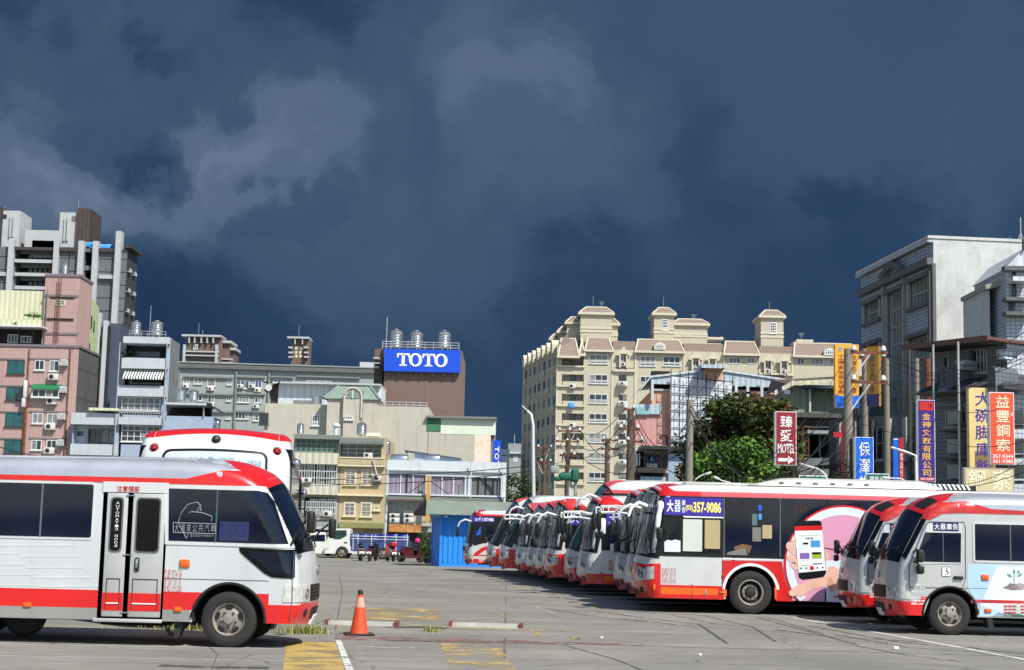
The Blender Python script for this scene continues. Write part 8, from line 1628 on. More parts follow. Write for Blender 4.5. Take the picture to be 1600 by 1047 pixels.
def logo_shop():
    B = Bld('narrow_shop_building', 'dark narrow shopfront below the pink wall with the round logo sign', 'building', 1020, 104)
    dm('dark_wall', (58, 52, 50), .85, var=.2, streak=.3, dirt=(30, 28, 28)); B.body(c10(165, 712, 440, 1300), 6, 'hall_beige', [c10(180, 760, 245, 1000)], .5); B.slab(c10(215, 715, 520, 742), 'frame_dark', -1.4, .4, 'canopy'); B.slab(c10(190, 895, 420, 935), 'dark_wall', -1.0, -.01, 'ledge'); X0, X1, Z0, Z1 = B.r(*c10(165, 935, 440, 1100), -.3); b = MB(); b.box(X0, X1, -.35, -.01, 0, Z1, 'dark_wall'); B.b(b, 'shopfront'); B.slab(c10(215, 968, 420, 1010), 'sheet_blue', -.7, -.36, 'awning')
    for x in (180, 200): B.slab(c10(x, 775, x+10, 880), 'paint_white', -.1, 0, 'sign_strip')
    B.slab(c10(395, 780, 435, 900), 'frame_dark', -.3, -.01, 'box')
    X0, X1, Z0, Z1 = B.r(*c10(248, 775, 370, 898), -.6); t = thing('shop_sign', 'black square sign with round blue wave logo above white lettering', 'sign', B.mw @ Vector((X0, -.7, Z0))); W_, H_ = X1-X0, Z1-Z0; b = MB(); b.box(0, W_, 0, .25, 0, H_, 'black_gloss'); b.build('sign_board', t); l = MB(); cx, cz, r = W_*.5, H_*.63, H_*.27
    l.lathe([(r, -.012), (0, -.012)], 'paint_white', axis='y', c=(cx, 0, cz), n=28); l.lathe([(r*.92, -.024), (0, -.024)], 'paint_blue', axis='y', c=(cx, 0, cz), n=28)
    l.prism([(cx-r*.62, cz-r*.1), (cx-r*.3, cz+r*.38), (cx+r*.2, cz+r*.42), (cx+r*.5, cz+r*.1), (cx+r*.32, cz-r*.05), (cx+r*.05, cz+r*.12), (cx-r*.1, cz-r*.1), (cx+r*.1, cz-r*.35), (cx+r*.6, cz-r*.3), (cx+r*.3, cz-r*.62), (cx-r*.3, cz-r*.62)], -.036, -.024, 'paint_sky'); l.build('logo', t)
    l = MB(); l.ftext('DEWEI', W_*.14, W_*.86, H_*.15, H_*.30, -.015, 'paint_white', .015); l.ftext('DENTAL CLINIC', W_*.16, W_*.84, H_*.07, H_*.11, -.015, 'paint_white'); l.build('lettering', t)
logo_shop()
# ---- green shed house right of the trees
c12 = lambda *p: tuple((1180+v/4.0276 if i % 2 == 0 else 520+v/4.0276) for i, v in enumerate(p))
def green_house():
    B = Bld('green_shed_house', 'old dark concrete house topped by a pale green sheet-metal storey', 'building', 1280, 96)
    dm('shed_green', (128, 142, 120), .75, var=.06, corr=.35, streak=.3, dirt=(80, 86, 70)); dm('old_concrete', (92, 90, 84), .9, var=.15, streak=.7, dirt=(40, 38, 36), mott=.5)
    B.body(c12(245, 335, 700, 1200), 8, 'shed_green', [c12(330, 350, 690, 500)], .5, back='shed_green'); B.body(c12(262, 505, 700, 1400), 7.8, 'old_concrete', [c12(345, 630, 610, 800)], .5, z0=0, y=-.5, name='lower_wall')
    P_ = [B.q(*c12(a, c), -1) for a, c in ((200, 322), (240, 296), (700, 272), (700, 292), (320, 328))]; b = MB(); b.add([(P_[0][0], -1, P_[0][1]), (P_[1][0], -1, P_[1][1]), (P_[2][0], -1, P_[2][1]), (P_[2][0], 7, P_[2][1]+.8), (P_[1][0], 7, P_[1][1]+.8), (P_[0][0], 7, P_[0][1])], [(1, 2, 3, 4), (0, 1, 4, 5)], 'brown_tile'); b.prism([(P_[1][0], P_[1][1]), P_[2], P_[3], P_[4]], -.95, -.85, 'cream_sheet'); B.b(b, 'roof'); B.slab(c12(310, 332, 700, 350), 'slate_blue', -.8, -.004, 'awning')
    B.slab(c12(262, 508, 700, 535), 'old_concrete', -1.3, -.504, 'parapet'); B.slab(c12(255, 590, 700, 600), 'frame_dark', -1.0, -.504, 'ledge'); B.slab(c12(330, 615, 610, 636), 'flats_grey', -1.8, -.504, 'canopy'); B.slab(c12(340, 352, 352, 505), 'white_plaster', -.3, .2, 'column')
    B.win(c12(400, 640, 600, 795), 3, 1, 'flats_grey', 'glass_win', -.1, .1, False); tank(B, 1180+212/4.0276, 520+358/4.0276, 520+395/4.0276, .8, 1, 'steel tank left of the green shed storey')
    b = MB(); x, z = B.q(*c12(250, 480), -.8)
    for k in range(7): X0, Z = B.q(*c12(262, 592+45*k), -1.6); X1, _ = B.q(*c12(338, 592+45*k), -1.6); b.tube([(X0, -1.6, Z), (X1, -1.6, Z)], .04, 'rust', 4)
    for xx in (268, 300, 335): X, Z = B.q(*c12(xx, 590), -1.6); b.tube([(X, -1.6, 0), (X, -1.6, Z)], .04, 'rust', 4)
    B.b(b, 'scaffold'); B.slab(c12(200, 790, 700, 900), 'side_grey', -2.5, -.6, 'shopfront')
green_house()
# ---- white tiled corner building, its shaded facade to the left
def white_tile_house():
    Y = 90; p = P(1462, 700, Y); B = Bld('white_tiled_building', 'tall white walled corner building with grey tiled facade at the right', 'building', 1462, Y, 5.7)
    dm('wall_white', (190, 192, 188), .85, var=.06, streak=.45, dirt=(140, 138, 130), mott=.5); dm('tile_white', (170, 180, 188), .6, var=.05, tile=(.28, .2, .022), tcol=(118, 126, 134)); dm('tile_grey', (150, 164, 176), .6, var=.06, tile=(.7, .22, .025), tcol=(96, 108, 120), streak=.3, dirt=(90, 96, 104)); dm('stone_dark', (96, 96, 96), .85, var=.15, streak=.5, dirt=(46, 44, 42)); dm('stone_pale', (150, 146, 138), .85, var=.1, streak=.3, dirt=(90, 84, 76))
    z1 = B.q(1462, 373, 0)[1]; b = MB(); zt = B.q(1480, 543, 0)[1]; W_ = 12; D = 13.1
    b.quad((0, 0, zt), (W_, 0, zt), (W_, 0, z1), (0, 0, z1), 'wall_white'); b.quad((0, 0, 0), (W_, 0, 0), (W_, 0, zt), (0, 0, zt), 'tile_white'); b.quad((W_, 0, 0), (W_, D, 0), (W_, D, z1), (W_, 0, z1), 'wall_white'); b.quad((W_, D, 0), (0, D, 0), (0, D, z1), (W_, D, z1), 'wall_white'); b.quad((0, 0, z1), (W_, 0, z1), (W_, D, z1), (0, D, z1), 'wall_white'); B.b(b, 'wall')
    b = MB(); b.box(-.35, W_, -.06, D+.1, z1+.01, z1+.18, 'wall_white'); B.b(b, 'coping')
    F2 = B.frame(0, D, -90); cc = lambda *q_: tuple((1330+v/5.2333 if i % 2 == 0 else 360+v/5.2333) for i, v in enumerate(q_))
    def fr(x0, y0a, y0b, x1): return None
    q = lambda x, y, o=0: F2.q(*cc(x, y), o)
    def zz(x, y, o=0): return q(x, y, o)[1]
    A = lambda x: q(x, 700)[0]
    holes_px = [(120, 590, 240, 740), (490, 400, 645, 610), (305, 500, 430, 2100), (480, 870, 640, 1900), (120, 940, 235, 1900)]
    hs = []
    for (a, t, d, e) in holes_px: cxp = (a+d)/2; hs.append((A(a), A(d), max(.5, F2.q(*cc(cxp, e), 0)[1]), F2.q(*cc(cxp, t), 0)[1]))
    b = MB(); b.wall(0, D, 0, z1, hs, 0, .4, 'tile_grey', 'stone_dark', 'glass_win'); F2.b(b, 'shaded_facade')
    def hb(xa, xb, za, zb_, y0, y1, m, nm): b = MB(); b.box(xa, xb, y0, y1, za, zb_, m); F2.b(b, nm)
    zc = zz(690, 185); hb(0, D, zc-.62, zc-.22, -.4, -.004, 'stone_dark', 'cornice'); hb(-.2, D, z1-.22, z1, -.35, -.004, 'tile_white', 'cornice')
    for (a, c, d, e) in hs:
        n = max(3, int((c-a)/.55)); b = MB()
        for i in range(n+1): x = a+(c-a)*i/n; b.box(x-.05, x+.05, .1, .39, d, e, 'tower_light' if i in (0, n) else 'flats_grey')
        k = 2 if e-d < 5 else int((e-d)/1.1)
        for i in range(k+1): z = d+(e-d)*i/k; b.box(a, c, .12, .38, z-.05, z+.05, 'flats_grey')
        wo = F2.b(b, 'window')
        if e-d < 5 or a > 0: hb(a-.3, c+.3, e, e+.25, -.3, -.004, 'stone_dark', 'lintel'); hb(a-.3, c+.3, d-.22, d, -.25, -.004, 'stone_dark', 'sill'); hb(a-.3, a-.004, d, e, -.15, -.004, 'stone_pale', 'jamb'); hb(c+.004, c+.3, d, e, -.15, -.004, 'stone_pale', 'jamb')
    for x in (280, 445, 660, 690): X = A(x); hb(X-.14, X+.14, 0, zc-.62, -.2, -.004, 'stone_pale' if x < 600 else 'stone_dark', 'pilaster')
    b = MB(); xa, xm, xb = A(285), A(365), A(450); za = zc-.1; zm = z1-.4
    for u, v in ((xa, xm), (xb, xm)): b.tube([(u, -.35, za), (v, -.35, zm)], .22, 'stone_dark', 4)
    F2.b(b, 'gable_moulding')
    for x in (575, 640, 730, 760): X = A(x) if x < 700 else 0; 
    for px in (1372, 1392, 1407): X = F2.q(px, 640, -.5)[0]; b = MB(); b.tube([(X, -.55, 0), (X, -.55, 11)], .05, 'pipe_grey', 5); F2.b(b, 'downpipe')
    # antenna mast and wing on the right
    x, z = B.q(1595, 372, 2); b = MB(); b.tube([(x, 2, z1), (x, 2, B.q(1595, 340, 2)[1])], .04, 'rail', 5); [b.tube([(x+dx, 2, z1), (x, 2, z1+1)], .03, 'rail', 4) for dx in (-.4, .4)]; x2, _ = B.q(1578, 372, 2); b.tube([(x2, 2, z1), (x2, 2, z1+.7)], .025, 'rail', 4); B.b(b, 'antenna')
    for px in (1454, 1500): X, Z = B.q(px, 545, -.1)
white_tile_house()
def annex():
    cd = lambda *q_: tuple((1460+v/6.543 if i % 2 == 0 else 380+v/6.543) for i, v in enumerate(q_))
    B = Bld('tiled_annex', 'white tiled house with small gable and balconies at the right edge', 'building', 1560, 80, 0)
    b = MB(); X0, X1, _, Z1 = B.r(*cd(520, 480, 735, 1000), 2); b.box(X0, X0+.25, 2, 6, 0, Z1, 'wall_white'); b.box(X0+.25, X1+4, 3.2, 6, 0, Z1, M.setdefault('slate_pale', mat('slate_pale', (104, 130, 160), .8, var=.12, mott=.4, dirt=(80, 96, 116)))); B.b(b, 'wall')
    P_ = [B.q(*cd(a, c), 1.6) for a, c in ((510, 430), (730, 380), (730, 430), (515, 475))]; b = MB(); b.prism(P_, 1.4, 6, 'stone_pale'); B.b(b, 'sloping_roof')
    X0, X1, _, Z1 = B.r(*cd(735, 270, 830, 1000), .5); b = MB(); b.box(X0, X0+5, .5, 6, 0, Z1, 'tile_white'); B.b(b, 'tower'); P_ = [B.q(*cd(a, c), .1) for a, c in ((722, 262), (905, 60), (1100, 262))]; b = MB(); b.prism([(P_[0][0], P_[0][1]), P_[2], P_[1]], .1, 6, 'sheet_white'); b.tube([(P_[1][0], 0, P_[1][1]-.1), (P_[1][0], 0, P_[1][1]+.5)], .08, 'frame_dark', 6); B.b(b, 'gable_roof'); B.slab(cd(720, 232, 1000, 275), 'stone_dark', -.1, .5, 'eaves'); B.slab(cd(805, 340, 1000, 385), 'sheet_white', -.6, .5, 'canopy')
    for y, m in ((552, 'stone_dark'), (700, 'stone_dark')): B.slab(cd(735, y, 1000, y+34), m, -.2, .5, 'balcony')
    B.win(cd(760, 600, 815, 690), 3, 1, 'frame_dark', 'glass_win', .48, .06, False); B.win(cd(790, 285, 835, 545), 1, 3, 'frame_dark', 'glass_win', .48, .06, False); B.win(cd(665, 640, 725, 890), 2, 3, 'frame_white', 'glass_win', 3.15, .08, False); B.slab(cd(655, 480, 735, 630), 'tile_white', 2.8, 3.15, 'panel'); B.slab(cd(650, 895, 725, 1000), 'frame_dark', 2.4, 3.1, 'base')
annex()
def dark_house():
    B = Bld('dark_tiled_house', 'shaded tiled house with brown canopy roof behind the right-hand signs', 'building', 1576, 62, -56); ce = lambda *q_: tuple((1450+v/7.48 if i % 2 == 0 else 500+v/7.48) for i, v in enumerate(q_))
    dm('tile_dark', (98, 104, 110), .7, var=.12, tile=(.24, .16, .02), tcol=(72, 78, 84), streak=.3, dirt=(60, 62, 64)); dm('roof_dark', (62, 58, 66), .8, var=.2, tile=(.5, .4, .06)); dm('canopy_brown', (92, 66, 56), .8, var=.2)
    xl = B.q(1462, 700, 0)[0]; z1 = B.q(1576, 536, 0)[1]; ho = [ce(185, 440, 255, 710), ce(500, 345, 700, 630)]
    b = MB(); hs = [B.r(*h) for h in ho]; b.wall(xl, 0, 0, z1, hs, 0, .3, 'tile_dark', None, 'glass_win'); b.quad((0, 0, 0), (0, 7, 0), (0, 7, z1), (0, 0, z1), 'tile_white'); b.quad((xl, 7, 0), (xl, 0, 0), (xl, 0, z1), (xl, 7, z1), 'tile_dark'); B.b(b, 'wall')
    for h in ho: B.win(h, 5 if h[0] > 1500 else 3, 1, 'frame_white', 'glass_win', .25, .06, True)
    b = MB(); b.box(xl-.4, .3, -1.5, 7, z1, z1+.12, 'canopy_brown'); n = 16; [b.box(xl+(0-xl)*i/n, xl+(0-xl)*i/n+.06, -1.5, 0, z1-.08, z1, 'frame_dark') for i in range(n)]; b.box(xl-.4, .3, -1.56, -1.5, z1-.06, z1+.16, 'canopy_brown'); B.b(b, 'canopy_roof')
    zr = [B.q(*ce(650, 640), -.2)[1], B.q(*ce(650, 800), -.9)[1]]; b = MB(); b.add([(xl+.6, -.02, zr[0]), (0, -.02, zr[0]), (.9, -1.4, zr[1]), (xl+.2, -1.4, zr[1])], [(0, 3, 2, 1)], 'roof_dark'); b.add([(0, -.02, zr[0]), (0, 3, zr[0]), (.9, 3, zr[1]), (.9, -1.4, zr[1])], [(0, 1, 2, 3)], 'roof_dark'); b.box(xl+.2, .9, -1.4, 0, zr[1]-.12, zr[1]-.01, 'frame_dark'); B.b(b, 'tiled_skirt_roof')
    for cx in (310, 890):
        X0, X1, Z0, Z1 = B.r(*ce(cx-45, 560, cx+55, 860), -.7); b = MB(); xm = (X0+X1)/2; r = (X1-X0)/2; b.prism([(X0, Z0), (X1, Z0)]+[(xm+r*math.cos(R(a)), Z1-r+r*math.sin(R(a))) for a in range(0, 181, 15)], -1.5, -.1, 'tile_dark'); do = B.b(b, 'dormer'); r *= .72; b = MB(); b.prism([(xm-r, Z0+.2), (xm+r, Z0+.2)]+[(xm+r*math.cos(R(a)), Z1-r*1.3+r*math.sin(R(a))) for a in range(0, 181, 15)], -1.53, -1.505, 'glass_win'); B.b(b, 'pane', do)
    for cx, zy in ((425, 530), (900, 400)): X0, X1, Z0, Z1 = B.r(*ce(cx-75, zy-50, cx+70, zy+60), -.5); b = MB(); b.prism([(X0+.5, Z0), (X1-.5, Z0), (X1, Z1), (X0, Z1)], -.7, -.01, 'tile_white'); B.b(b, 'bay')
    for px in (1497, 1458): X, Z = B.q(px, 546, -1.7); b = MB(); b.tube([(X, -1.7, 0), (X, -1.7, z1)], .05, 'rail', 6); B.b(b, 'downpipe')
    for i, y in enumerate((655, 700, 740)): 
        for a, d in ((1480, 1500), (1575, 1600)): B.slab((a, y-14, d, y+8), 'flats_grey', -.2, -.01, 'shutter')
        B.slab((1465, y+12, 1598, y+16), 'frame_dark', -.9, -.01, 'ledge')
    B.win((1504, 625, 1524, 660), 3, 2, 'frame_dark', 'glass_win', -.02, .05); B.win((1478, 640, 1500, 668), 2, 2, 'flats_grey', 'glass_win', -.02, .05)
dark_house()
# ---- dark pipe-and-frame fronts between the poles and shaded lower storeys (street side)
def street_row():
    B = Bld('street_building', 'shaded old shop building with pipes and shutters behind the blue vertical sign', 'building', 1390, 84, -62); xl = B.q(1350, 700, 0)[0]
    b = MB(); b.wall(xl-3, 4, 0, 8.6, [], 0, .2, 'stone_dark'); b.quad((4, 0, 0), (4, 5, 0), (4, 5, 8.6), (4, 0, 8.6), 'stone_dark'); b.quad((xl-3, 0, 8.6), (4, 0, 8.6), (4, 5, 8.6), (xl-3, 5, 8.6), 'flats_band'); B.b(b, 'wall')
    for i in range(9): x = xl-2+i*1.35; b = MB(); b.box(x, x+.28, -.3, -.01, 0, 8.4, ('stone_pale', 'flats_grey', 'frame_dark')[i % 3]); B.b(b, 'pilaster')
    for z in (3.2, 5.8): b = MB(); b.box(xl-3, 4, -.8, -.31, z, z+.2, 'frame_dark'); B.b(b, 'ledge')
    for i in range(5): x = xl-1.6+2.7*i; B.win(((x, x+1.0, 6.2, 8.0),), 2, 2, 'flats_grey', 'glass_win', -.02, .05); B.win(((x, x+1.0, 3.6, 5.4),), 2, 2, 'frame_dark', 'glass_win', -.02, .05)
street_row()
# ================================================================== signs
def vsign(name, label, px, Y, board, edge, items, depth=.28, yaw=0, post=None, mats=None, name2='sign_board'):
    x0, y0, x1, y1 = px; a = P(x0, (y0+y1)/2, Y); c = P(x1, (y0+y1)/2, Y); zt = P((x0+x1)/2, y0, Y).z; zb = P((x0+x1)/2, y1, Y).z; t = thing(name, label, 'sign', (a.x, Y, zb), R(yaw)); W_, H_ = c.x-a.x, zt-zb
    b = MB(); b.box(0, W_, 0, depth, 0, H_, edge or board); b.box(W_*.03, W_*.97, -.02, 0, W_*.03, H_-W_*.03, board) if edge else None; b.build(name2, t)
    l = MB(); e = -.03 if edge else -.012
    for it in items:
        if it[0] == 't': _, s_, u0, u1, v0, v1, m, bd = it; l.ftext(s_, W_*u0, W_*u1, H_*(1-v1), H_*(1-v0), e, m, bd)
        elif it[0] == 'v':
            _, s_, u0, u1, v0, v1, m, bd = it; n = len(s_); h = (v1-v0)/n; bd = min(bd, .006)
            for k, ch in enumerate(s_): l.ftext(ch, W_*u0, W_*u1, H_*(1-(v0+h*(k+.92))), H_*(1-(v0+h*(k+.08))), e, m, bd)
        elif it[0] == 'b': _, u0, u1, v0, v1, m = it; l.box(W_*u0, W_*u1, e+.008, 0, H_*(1-v1), H_*(1-v0), m)
        elif it[0] == 'p': _, pts, m = it; l.prism([(W_*u, H_*(1-v)) for u, v in pts], e, 0, m)
    l.build('lettering', t)
    if post:
        b = MB()
        for (u, r) in post: b.tube([(W_*u, depth+.08, -zb), (W_*u, depth+.08, H_*.98)], r, 'rim_dark', 6)
        b.build('post', t)
    return t
dm('sign_red', (132, 24, 36), .5, var=.06); dm('sign_yellow', (226, 160, 34), .5, var=.05); dm('sign_purple', (44, 24, 116), .5); dm('sign_cream', (214, 190, 128), .6, var=.04); dm('sign_orange', (216, 74, 40), .5, var=.06, streak=.25, dirt=(226, 140, 110)); dm('sign_blue', (20, 96, 204), .45); dm('text_purple', (60, 34, 140), .5); dm('text_gold', (232, 176, 60), .5); dm('sign_faded', (196, 184, 142), .8, mott=.5, dirt=(176, 130, 104)); dm('text_faded', (226, 218, 184), .8); dm('street_green', (14, 96, 74), .5)
vsign('motel_sign', 'dark red vertical sign reading MOTEL with a white arrow', (1212, 643, 1244.5, 727), 62, 'sign_red', 'paint_white', [('v', '臻愛', .22, .80, .06, .58, 'paint_white', .015), ('t', 'MOTEL', .10, .92, .60, .78, 'paint_white', .015), ('p', [(.12, .87), (.60, .87), (.60, .825), (.88, .90), (.60, .975), (.60, .93), (.12, .93)], 'paint_white')], .4, 0, [(.97, .05)])
vsign('association_sign', 'yellow vertical sign with red characters and blue foot behind the concrete pole', (1305, 538, 1342, 637), 66, 'sign_yellow', None, [('p', [(0, .80), (.5, .83), (1, .80), (1, 1), (0, 1)], 'sign_blue'), ('v', '工商安全衛生協會', .12, .40, .17, .79, 'sign_red', .008), ('v', '安全衛生教育', .66, .92, .06, .62, 'canopy_brown', .008), ('t', '會', .68, .92, .68, .76, 'sign_red', .01), ('t', '桃園', .2, .7, .85, .905, 'paint_white', .0), ('t', '03-357-2128', .08, .92, .92, .98, 'paint_white', .015), ('p', [(.22+.09*math.cos(a), .075+.04*math.sin(a)) for a in [k*.5236 for k in range(12)]], 'flats_grey')], .3, 0, [(1.02, .06)])
vsign('shaded_sign', 'second yellow and blue vertical sign in the shade behind the pole crossarms', (1354, 542, 1374, 635), 74, M.setdefault('sign_ochre', mat('sign_ochre', (150, 112, 34), .6)), None, [('v', '工商安全衛生', .25, .75, .08, .62, 'frame_dark', .01), ('b', 0, 1, .80, 1, 'banner_navy'), ('t', '會', .3, .7, .66, .76, 'sign_red', .01)], .3, -35)  # yellow board and blue foot darkened in their colours to stand for shade
vsign('pharmacy_sign', 'bright blue vertical sign with three white characters', (1336.5, 683, 1365, 772), 60, 'sign_blue', 'paint_white', [('v', '保澤堂', .20, .80, .06, .96, 'paint_white', .006)], .35, 0, [(-.1, .07)])
vsign('stationery_sign', 'narrow purple vertical sign with gold characters and red top panel', (1434.5, 625, 1461, 753), 58, 'sign_purple', 'paint_white', [('p', [(.12, .02), (.88, .02), (.92, .035), (.92, .115), (.88, .13), (.12, .13), (.08, .115), (.08, .035)], 'paint_red'), ('t', '神', .62, .82, .05, .10, 'paint_white', .0), ('v', '金神文教有限公司', .24, .74, .155, .94, 'text_gold', .015), ('b', .06, .94, .945, .985, 'paint_red'), ('t', '357-2299', .12, .88, .952, .978, 'paint_white', .01)], .3, 0, [(-.02, .04)])
vsign('restaurant_sign', 'cream vertical sign with purple characters, half behind the orange sign', (1514.5, 606, 1554, 737), 61, 'sign_cream', None, [('v', '大碗脚庫飯', .24, .88, .03, 1.04, 'text_purple', .015), ('b', .2, .98, .76, 1.0, M.setdefault('old_patch', mat('old_patch', (128, 104, 56), .8)))], .35)
vsign('wire_rope_sign', 'orange vertical sign with four pale characters and phone numbers', (1547, 613, 1585, 726), 59, 'sign_orange', 'paint_white', [('v', '益豐鋼索', .24, .80, .03, .83, 'text_faded', .02), ('t', '357-9349', .08, .92, .86, .915, 'paint_white', .01), ('t', '361-9385', .08, .92, .93, .98, 'paint_white', .01), ('t', '桃', .84, .94, .28, .33, 'paint_white', .0)], .35)
vsign('old_board', 'faded cream signboard with two pale characters under the orange sign', (1506, 731, 1585, 772), 58, 'sign_faded', 'stone_pale', [('t', '鋼', .08, .42, .08, .84, 'text_faded', .01), ('t', '索', .55, .92, .08, .84, 'text_faded', .01)], .3, 0, [(.02, .06), (.98, .06)])
vsign('road_sign', 'green street direction sign right of the blue vertical sign', (1353, 740, 1389.5, 762), 54, 'street_green', 'paint_white', [('t', '健新街', .15, .78, .2, .5, 'paint_white', .0), ('p', [(.82, .38), (.96, .5), (.82, .62)], 'paint_white')], .08, 0, [(1.02, .05)])
vsign('road_sign', 'edge-on-roof green direction sign left of the concrete pole', (1249, 743, 1292, 754), 54, 'street_green', 'paint_white', [], .08, 0, [(1.0, .04)])
for (x0, y0, x1, y1), m, lb in (((1316, 661, 1331, 764), 'paint_red', 'red cross-shaped sign panel behind the blue vertical sign'), ((1405, 684, 1412, 762), 'paint_red', 'thin red vertical sign in the shaded street'), ((1396, 684, 1404, 762), 'sign_blue', 'thin dark blue vertical sign in the shaded street')):
    t = vsign('blank_sign', lb, (x0, y0, x1, y1), 78 if x0 > 1390 else 63, m, None, [('v', '電話行', .2, .8, .3, .8, 'paint_white', .0)] if m == 'paint_red' and x0 > 1390 else ([('b', -.9, 1.2, .14, .22, 'paint_red')] if x0 < 1330 else [('b', .1, .9, .02, .04, 'paint_white')]), .2)
# ================================================================== poles, lamps and cables
dm('pole_concrete', (128, 122, 110), .9, var=.1, streak=.3, dirt=(80, 76, 68)); dm('pole_wood', (88, 76, 62), .9, var=.2, scale=4); dm('insulator', (200, 206, 206), .3); dm('cable', (18, 18, 19), .6); dm('net_green', (24, 92, 74), .8, var=.3)
PO = {}
def pole(key, px, py, Y, r, label, arms=(), m='pole_concrete', lean=0):
    p = P(px, py, Y); t = thing('utility_pole', label, 'utility pole', (p.x, Y, 0), 0, 'utility poles'); b = MB(); b.tube([(0, 0, 0), (lean*.5, 0, p.z*.5), (lean, 0, p.z)], r*1.25, m, 12, True, r); b.build('shaft', t)
    for (pa, xa, xb) in arms:
        z = P(px, pa, Y).z; xa_ = P(xa, pa, Y).x-p.x; xb_ = P(xb, pa, Y).x-p.x; b = MB(); b.box(xa_, xb_, -.16, -.08, z-.06, z+.06, 'stop_rust'); ao = b.build('crossarm', t)
        if xb_-xa_ > 1.2: b = MB(); s_ = 1 if xb_ > -xa_ else -1; b.tube([(0, -.12, z-1.3), ((xb_ if s_ > 0 else xa_)*.55, -.12, z-.05)], .035, 'frame_white', 5); b.build('brace', ao)
        n = max(2, int(abs(xb_-xa_)/.9)+1)
        for k in range(n): x = xa_+(xb_-xa_)*(k+.15)/(n-.7) if n > 1 else xa_; i_ = MB(); i_.lathe([(.05, z+.06), (.12, z+.10), (.13, z+.16), (.08, z+.20), (.10, z+.24), (.04, z+.30), (0, z+.3)], 'insulator', c=(min(x, xb_), -.12, 0), n=10); i_.build('insulator', ao)
    PO[key] = (p, t); return t
pole('a', 1325, 545, 63, .17, 'tall concrete pole with two long crossarms between the yellow and blue signs', [(551, 1326, 1386), (597, 1326, 1386)])
pole('b', 1351, 545, 76, .14, 'concrete pole just right of the yellow vertical sign', [(560, 1340, 1385)])
pole('c', 1078, 625, 82, .18, 'bare concrete pole in front of the lattice billboard')
pole('d', 985, 640, 96, .19, 'dark pole in front of the pink wall left of the logo sign', [(640, 975, 992), (671, 966, 1000), (690, 978, 1005)], 'pole_wood')
pole('e', 949, 685, 120, .17, 'short wooden pole before the cream building, left of the dark pole', [(688, 940, 966), (702, 938, 968)], 'pole_wood')
pole('f', 888, 672, 125, .2, 'wooden pole with equipment in front of the cream building corner', [(674, 872, 908), (690, 868, 905), (712, 874, 900)], 'pole_wood')
pole('g', 851, 700, 140, .18, 'wooden pole at the foot of the cream building side', [(700, 838, 864), (722, 830, 862)], 'pole_wood')
pole('h', 1420, 545, 70, .10, 'slim dark pole in front of the shaded tiled facade', [], 'frame_dark')
pole('i', 1449, 560, 68, .15, 'rusty brown pole behind the purple sign', [], 'stop_rust')
pole('j', 1385, 560, 72, .13, 'grey pole in front of the shaded facade right of the crossarms', []); pole('k', 1432, 560, 74, .12, 'grey pole left of the purple sign', [])
def lamp(px0, py0, Y, arm, label, m='frame_white', r=.07):
    p = P(px0, py0, Y); t = thing('street_lamp', label, 'street lamp', (p.x, Y, 0), 0, 'street lamps'); pts = [P(x, y, Y)-Vector((p.x, Y, 0)) for x, y in arm]; b = MB(); b.tube([(0, 0, 0), (pts[0].x, 0, pts[0].z)]+[(q.x, 0, q.z) for q in pts[1:]], r, m, 8, True, r*.7); b.build('post', t); e = pts[-1]; f = pts[-2]; d = (e-f).normalized(); h = MB(); h.rbox((e.x+d.x*.12, 0, e.z+d.z*.12), (.26 if r < .1 else .8, .16, .08), 'frame_white', .05, 2, Matrix.Rotation(-math.atan2(d.z, d.x), 3, 'Y')); h.build('lamp_head', t)
lamp(834, 780, 105, [(834, 780), (833, 700), (833, 665), (830, 648), (824, 642)], 'tall white street lamp in front of the cream building side', r=.13)
lamp(1294, 752, 63, [(1294, 752), (1290, 742), (1279, 733), (1268, 730), (1258, 727)], 'curved lamp arm below the red motel sign', r=.05); lamp(1415, 745, 56, [(1432, 760), (1431, 712), (1415, 706), (1402, 702)], 'white street lamp left of the purple sign', r=.06); lamp(1085, 752, 60, [(1083, 755), (1088, 748), (1096, 743), (1102, 741)], 'small white lamp above the bus roof near the trees', r=.03); lamp(1140, 756, 60, [(1150, 757), (1140, 754), (1128, 751), (1124, 749)], 'low white lamp arm behind the bus roof at the green tree', r=.03)
lamp(1417, 758, 50, [(1417, 762), (1415, 752), (1408, 748), (1390, 747)], 'white arm holding the green street sign', r=.03)
def traffic_light():
    p = P(891, 745, 100); t = thing('traffic_light', 'traffic light wrapped in green netting on a pole', 'traffic light', (p.x, 100, 0)); b = MB(); b.tube([(0, 0, 0), (0, 0, P(891, 735, 100).z)], .12, 'frame_white', 8); b.tube([(.35, 0, 0), (.35, 0, 5.6)], .1, 'rail', 8); b.build('post', t); z = P(891, 745, 100).z; b = MB(); b.rbox((-.3, -.1, z), (.9, .5, .5), 'net_green', .15); b.rbox((.3, -.15, z+.1), (.5, .5, .9), 'net_green', .15); b.rbox((-.8, -.1, z-.15), (.5, .4, .3), 'net_green', .1); b.build('netting', t); b = MB(); b.rbox((-1.0, 0, z+.45), (.55, .35, .45), 'flats_grey', .05); b.build('signal_box', t)
traffic_light()
def cable(a, b_, sag, r=.022, label='thin black overhead cable strung between poles', grp='overhead cables'):
    a, b_ = Vector(a), Vector(b_); n = 14; m = MB(); o = (a+b_)/2; o.z = min(a.z, b_.z); pts = [a.lerp(b_, i/n)-Vector((0, 0, 4*sag*(i/n)*(1-i/n)))-o for i in range(n+1)]; m.tube(pts, r, 'cable', 5, False); ob = m.build('overhead_cable', None, o); tag(ob, label, 'cable', grp)
Q3 = lambda px, py, Y: P(px, py, Y)
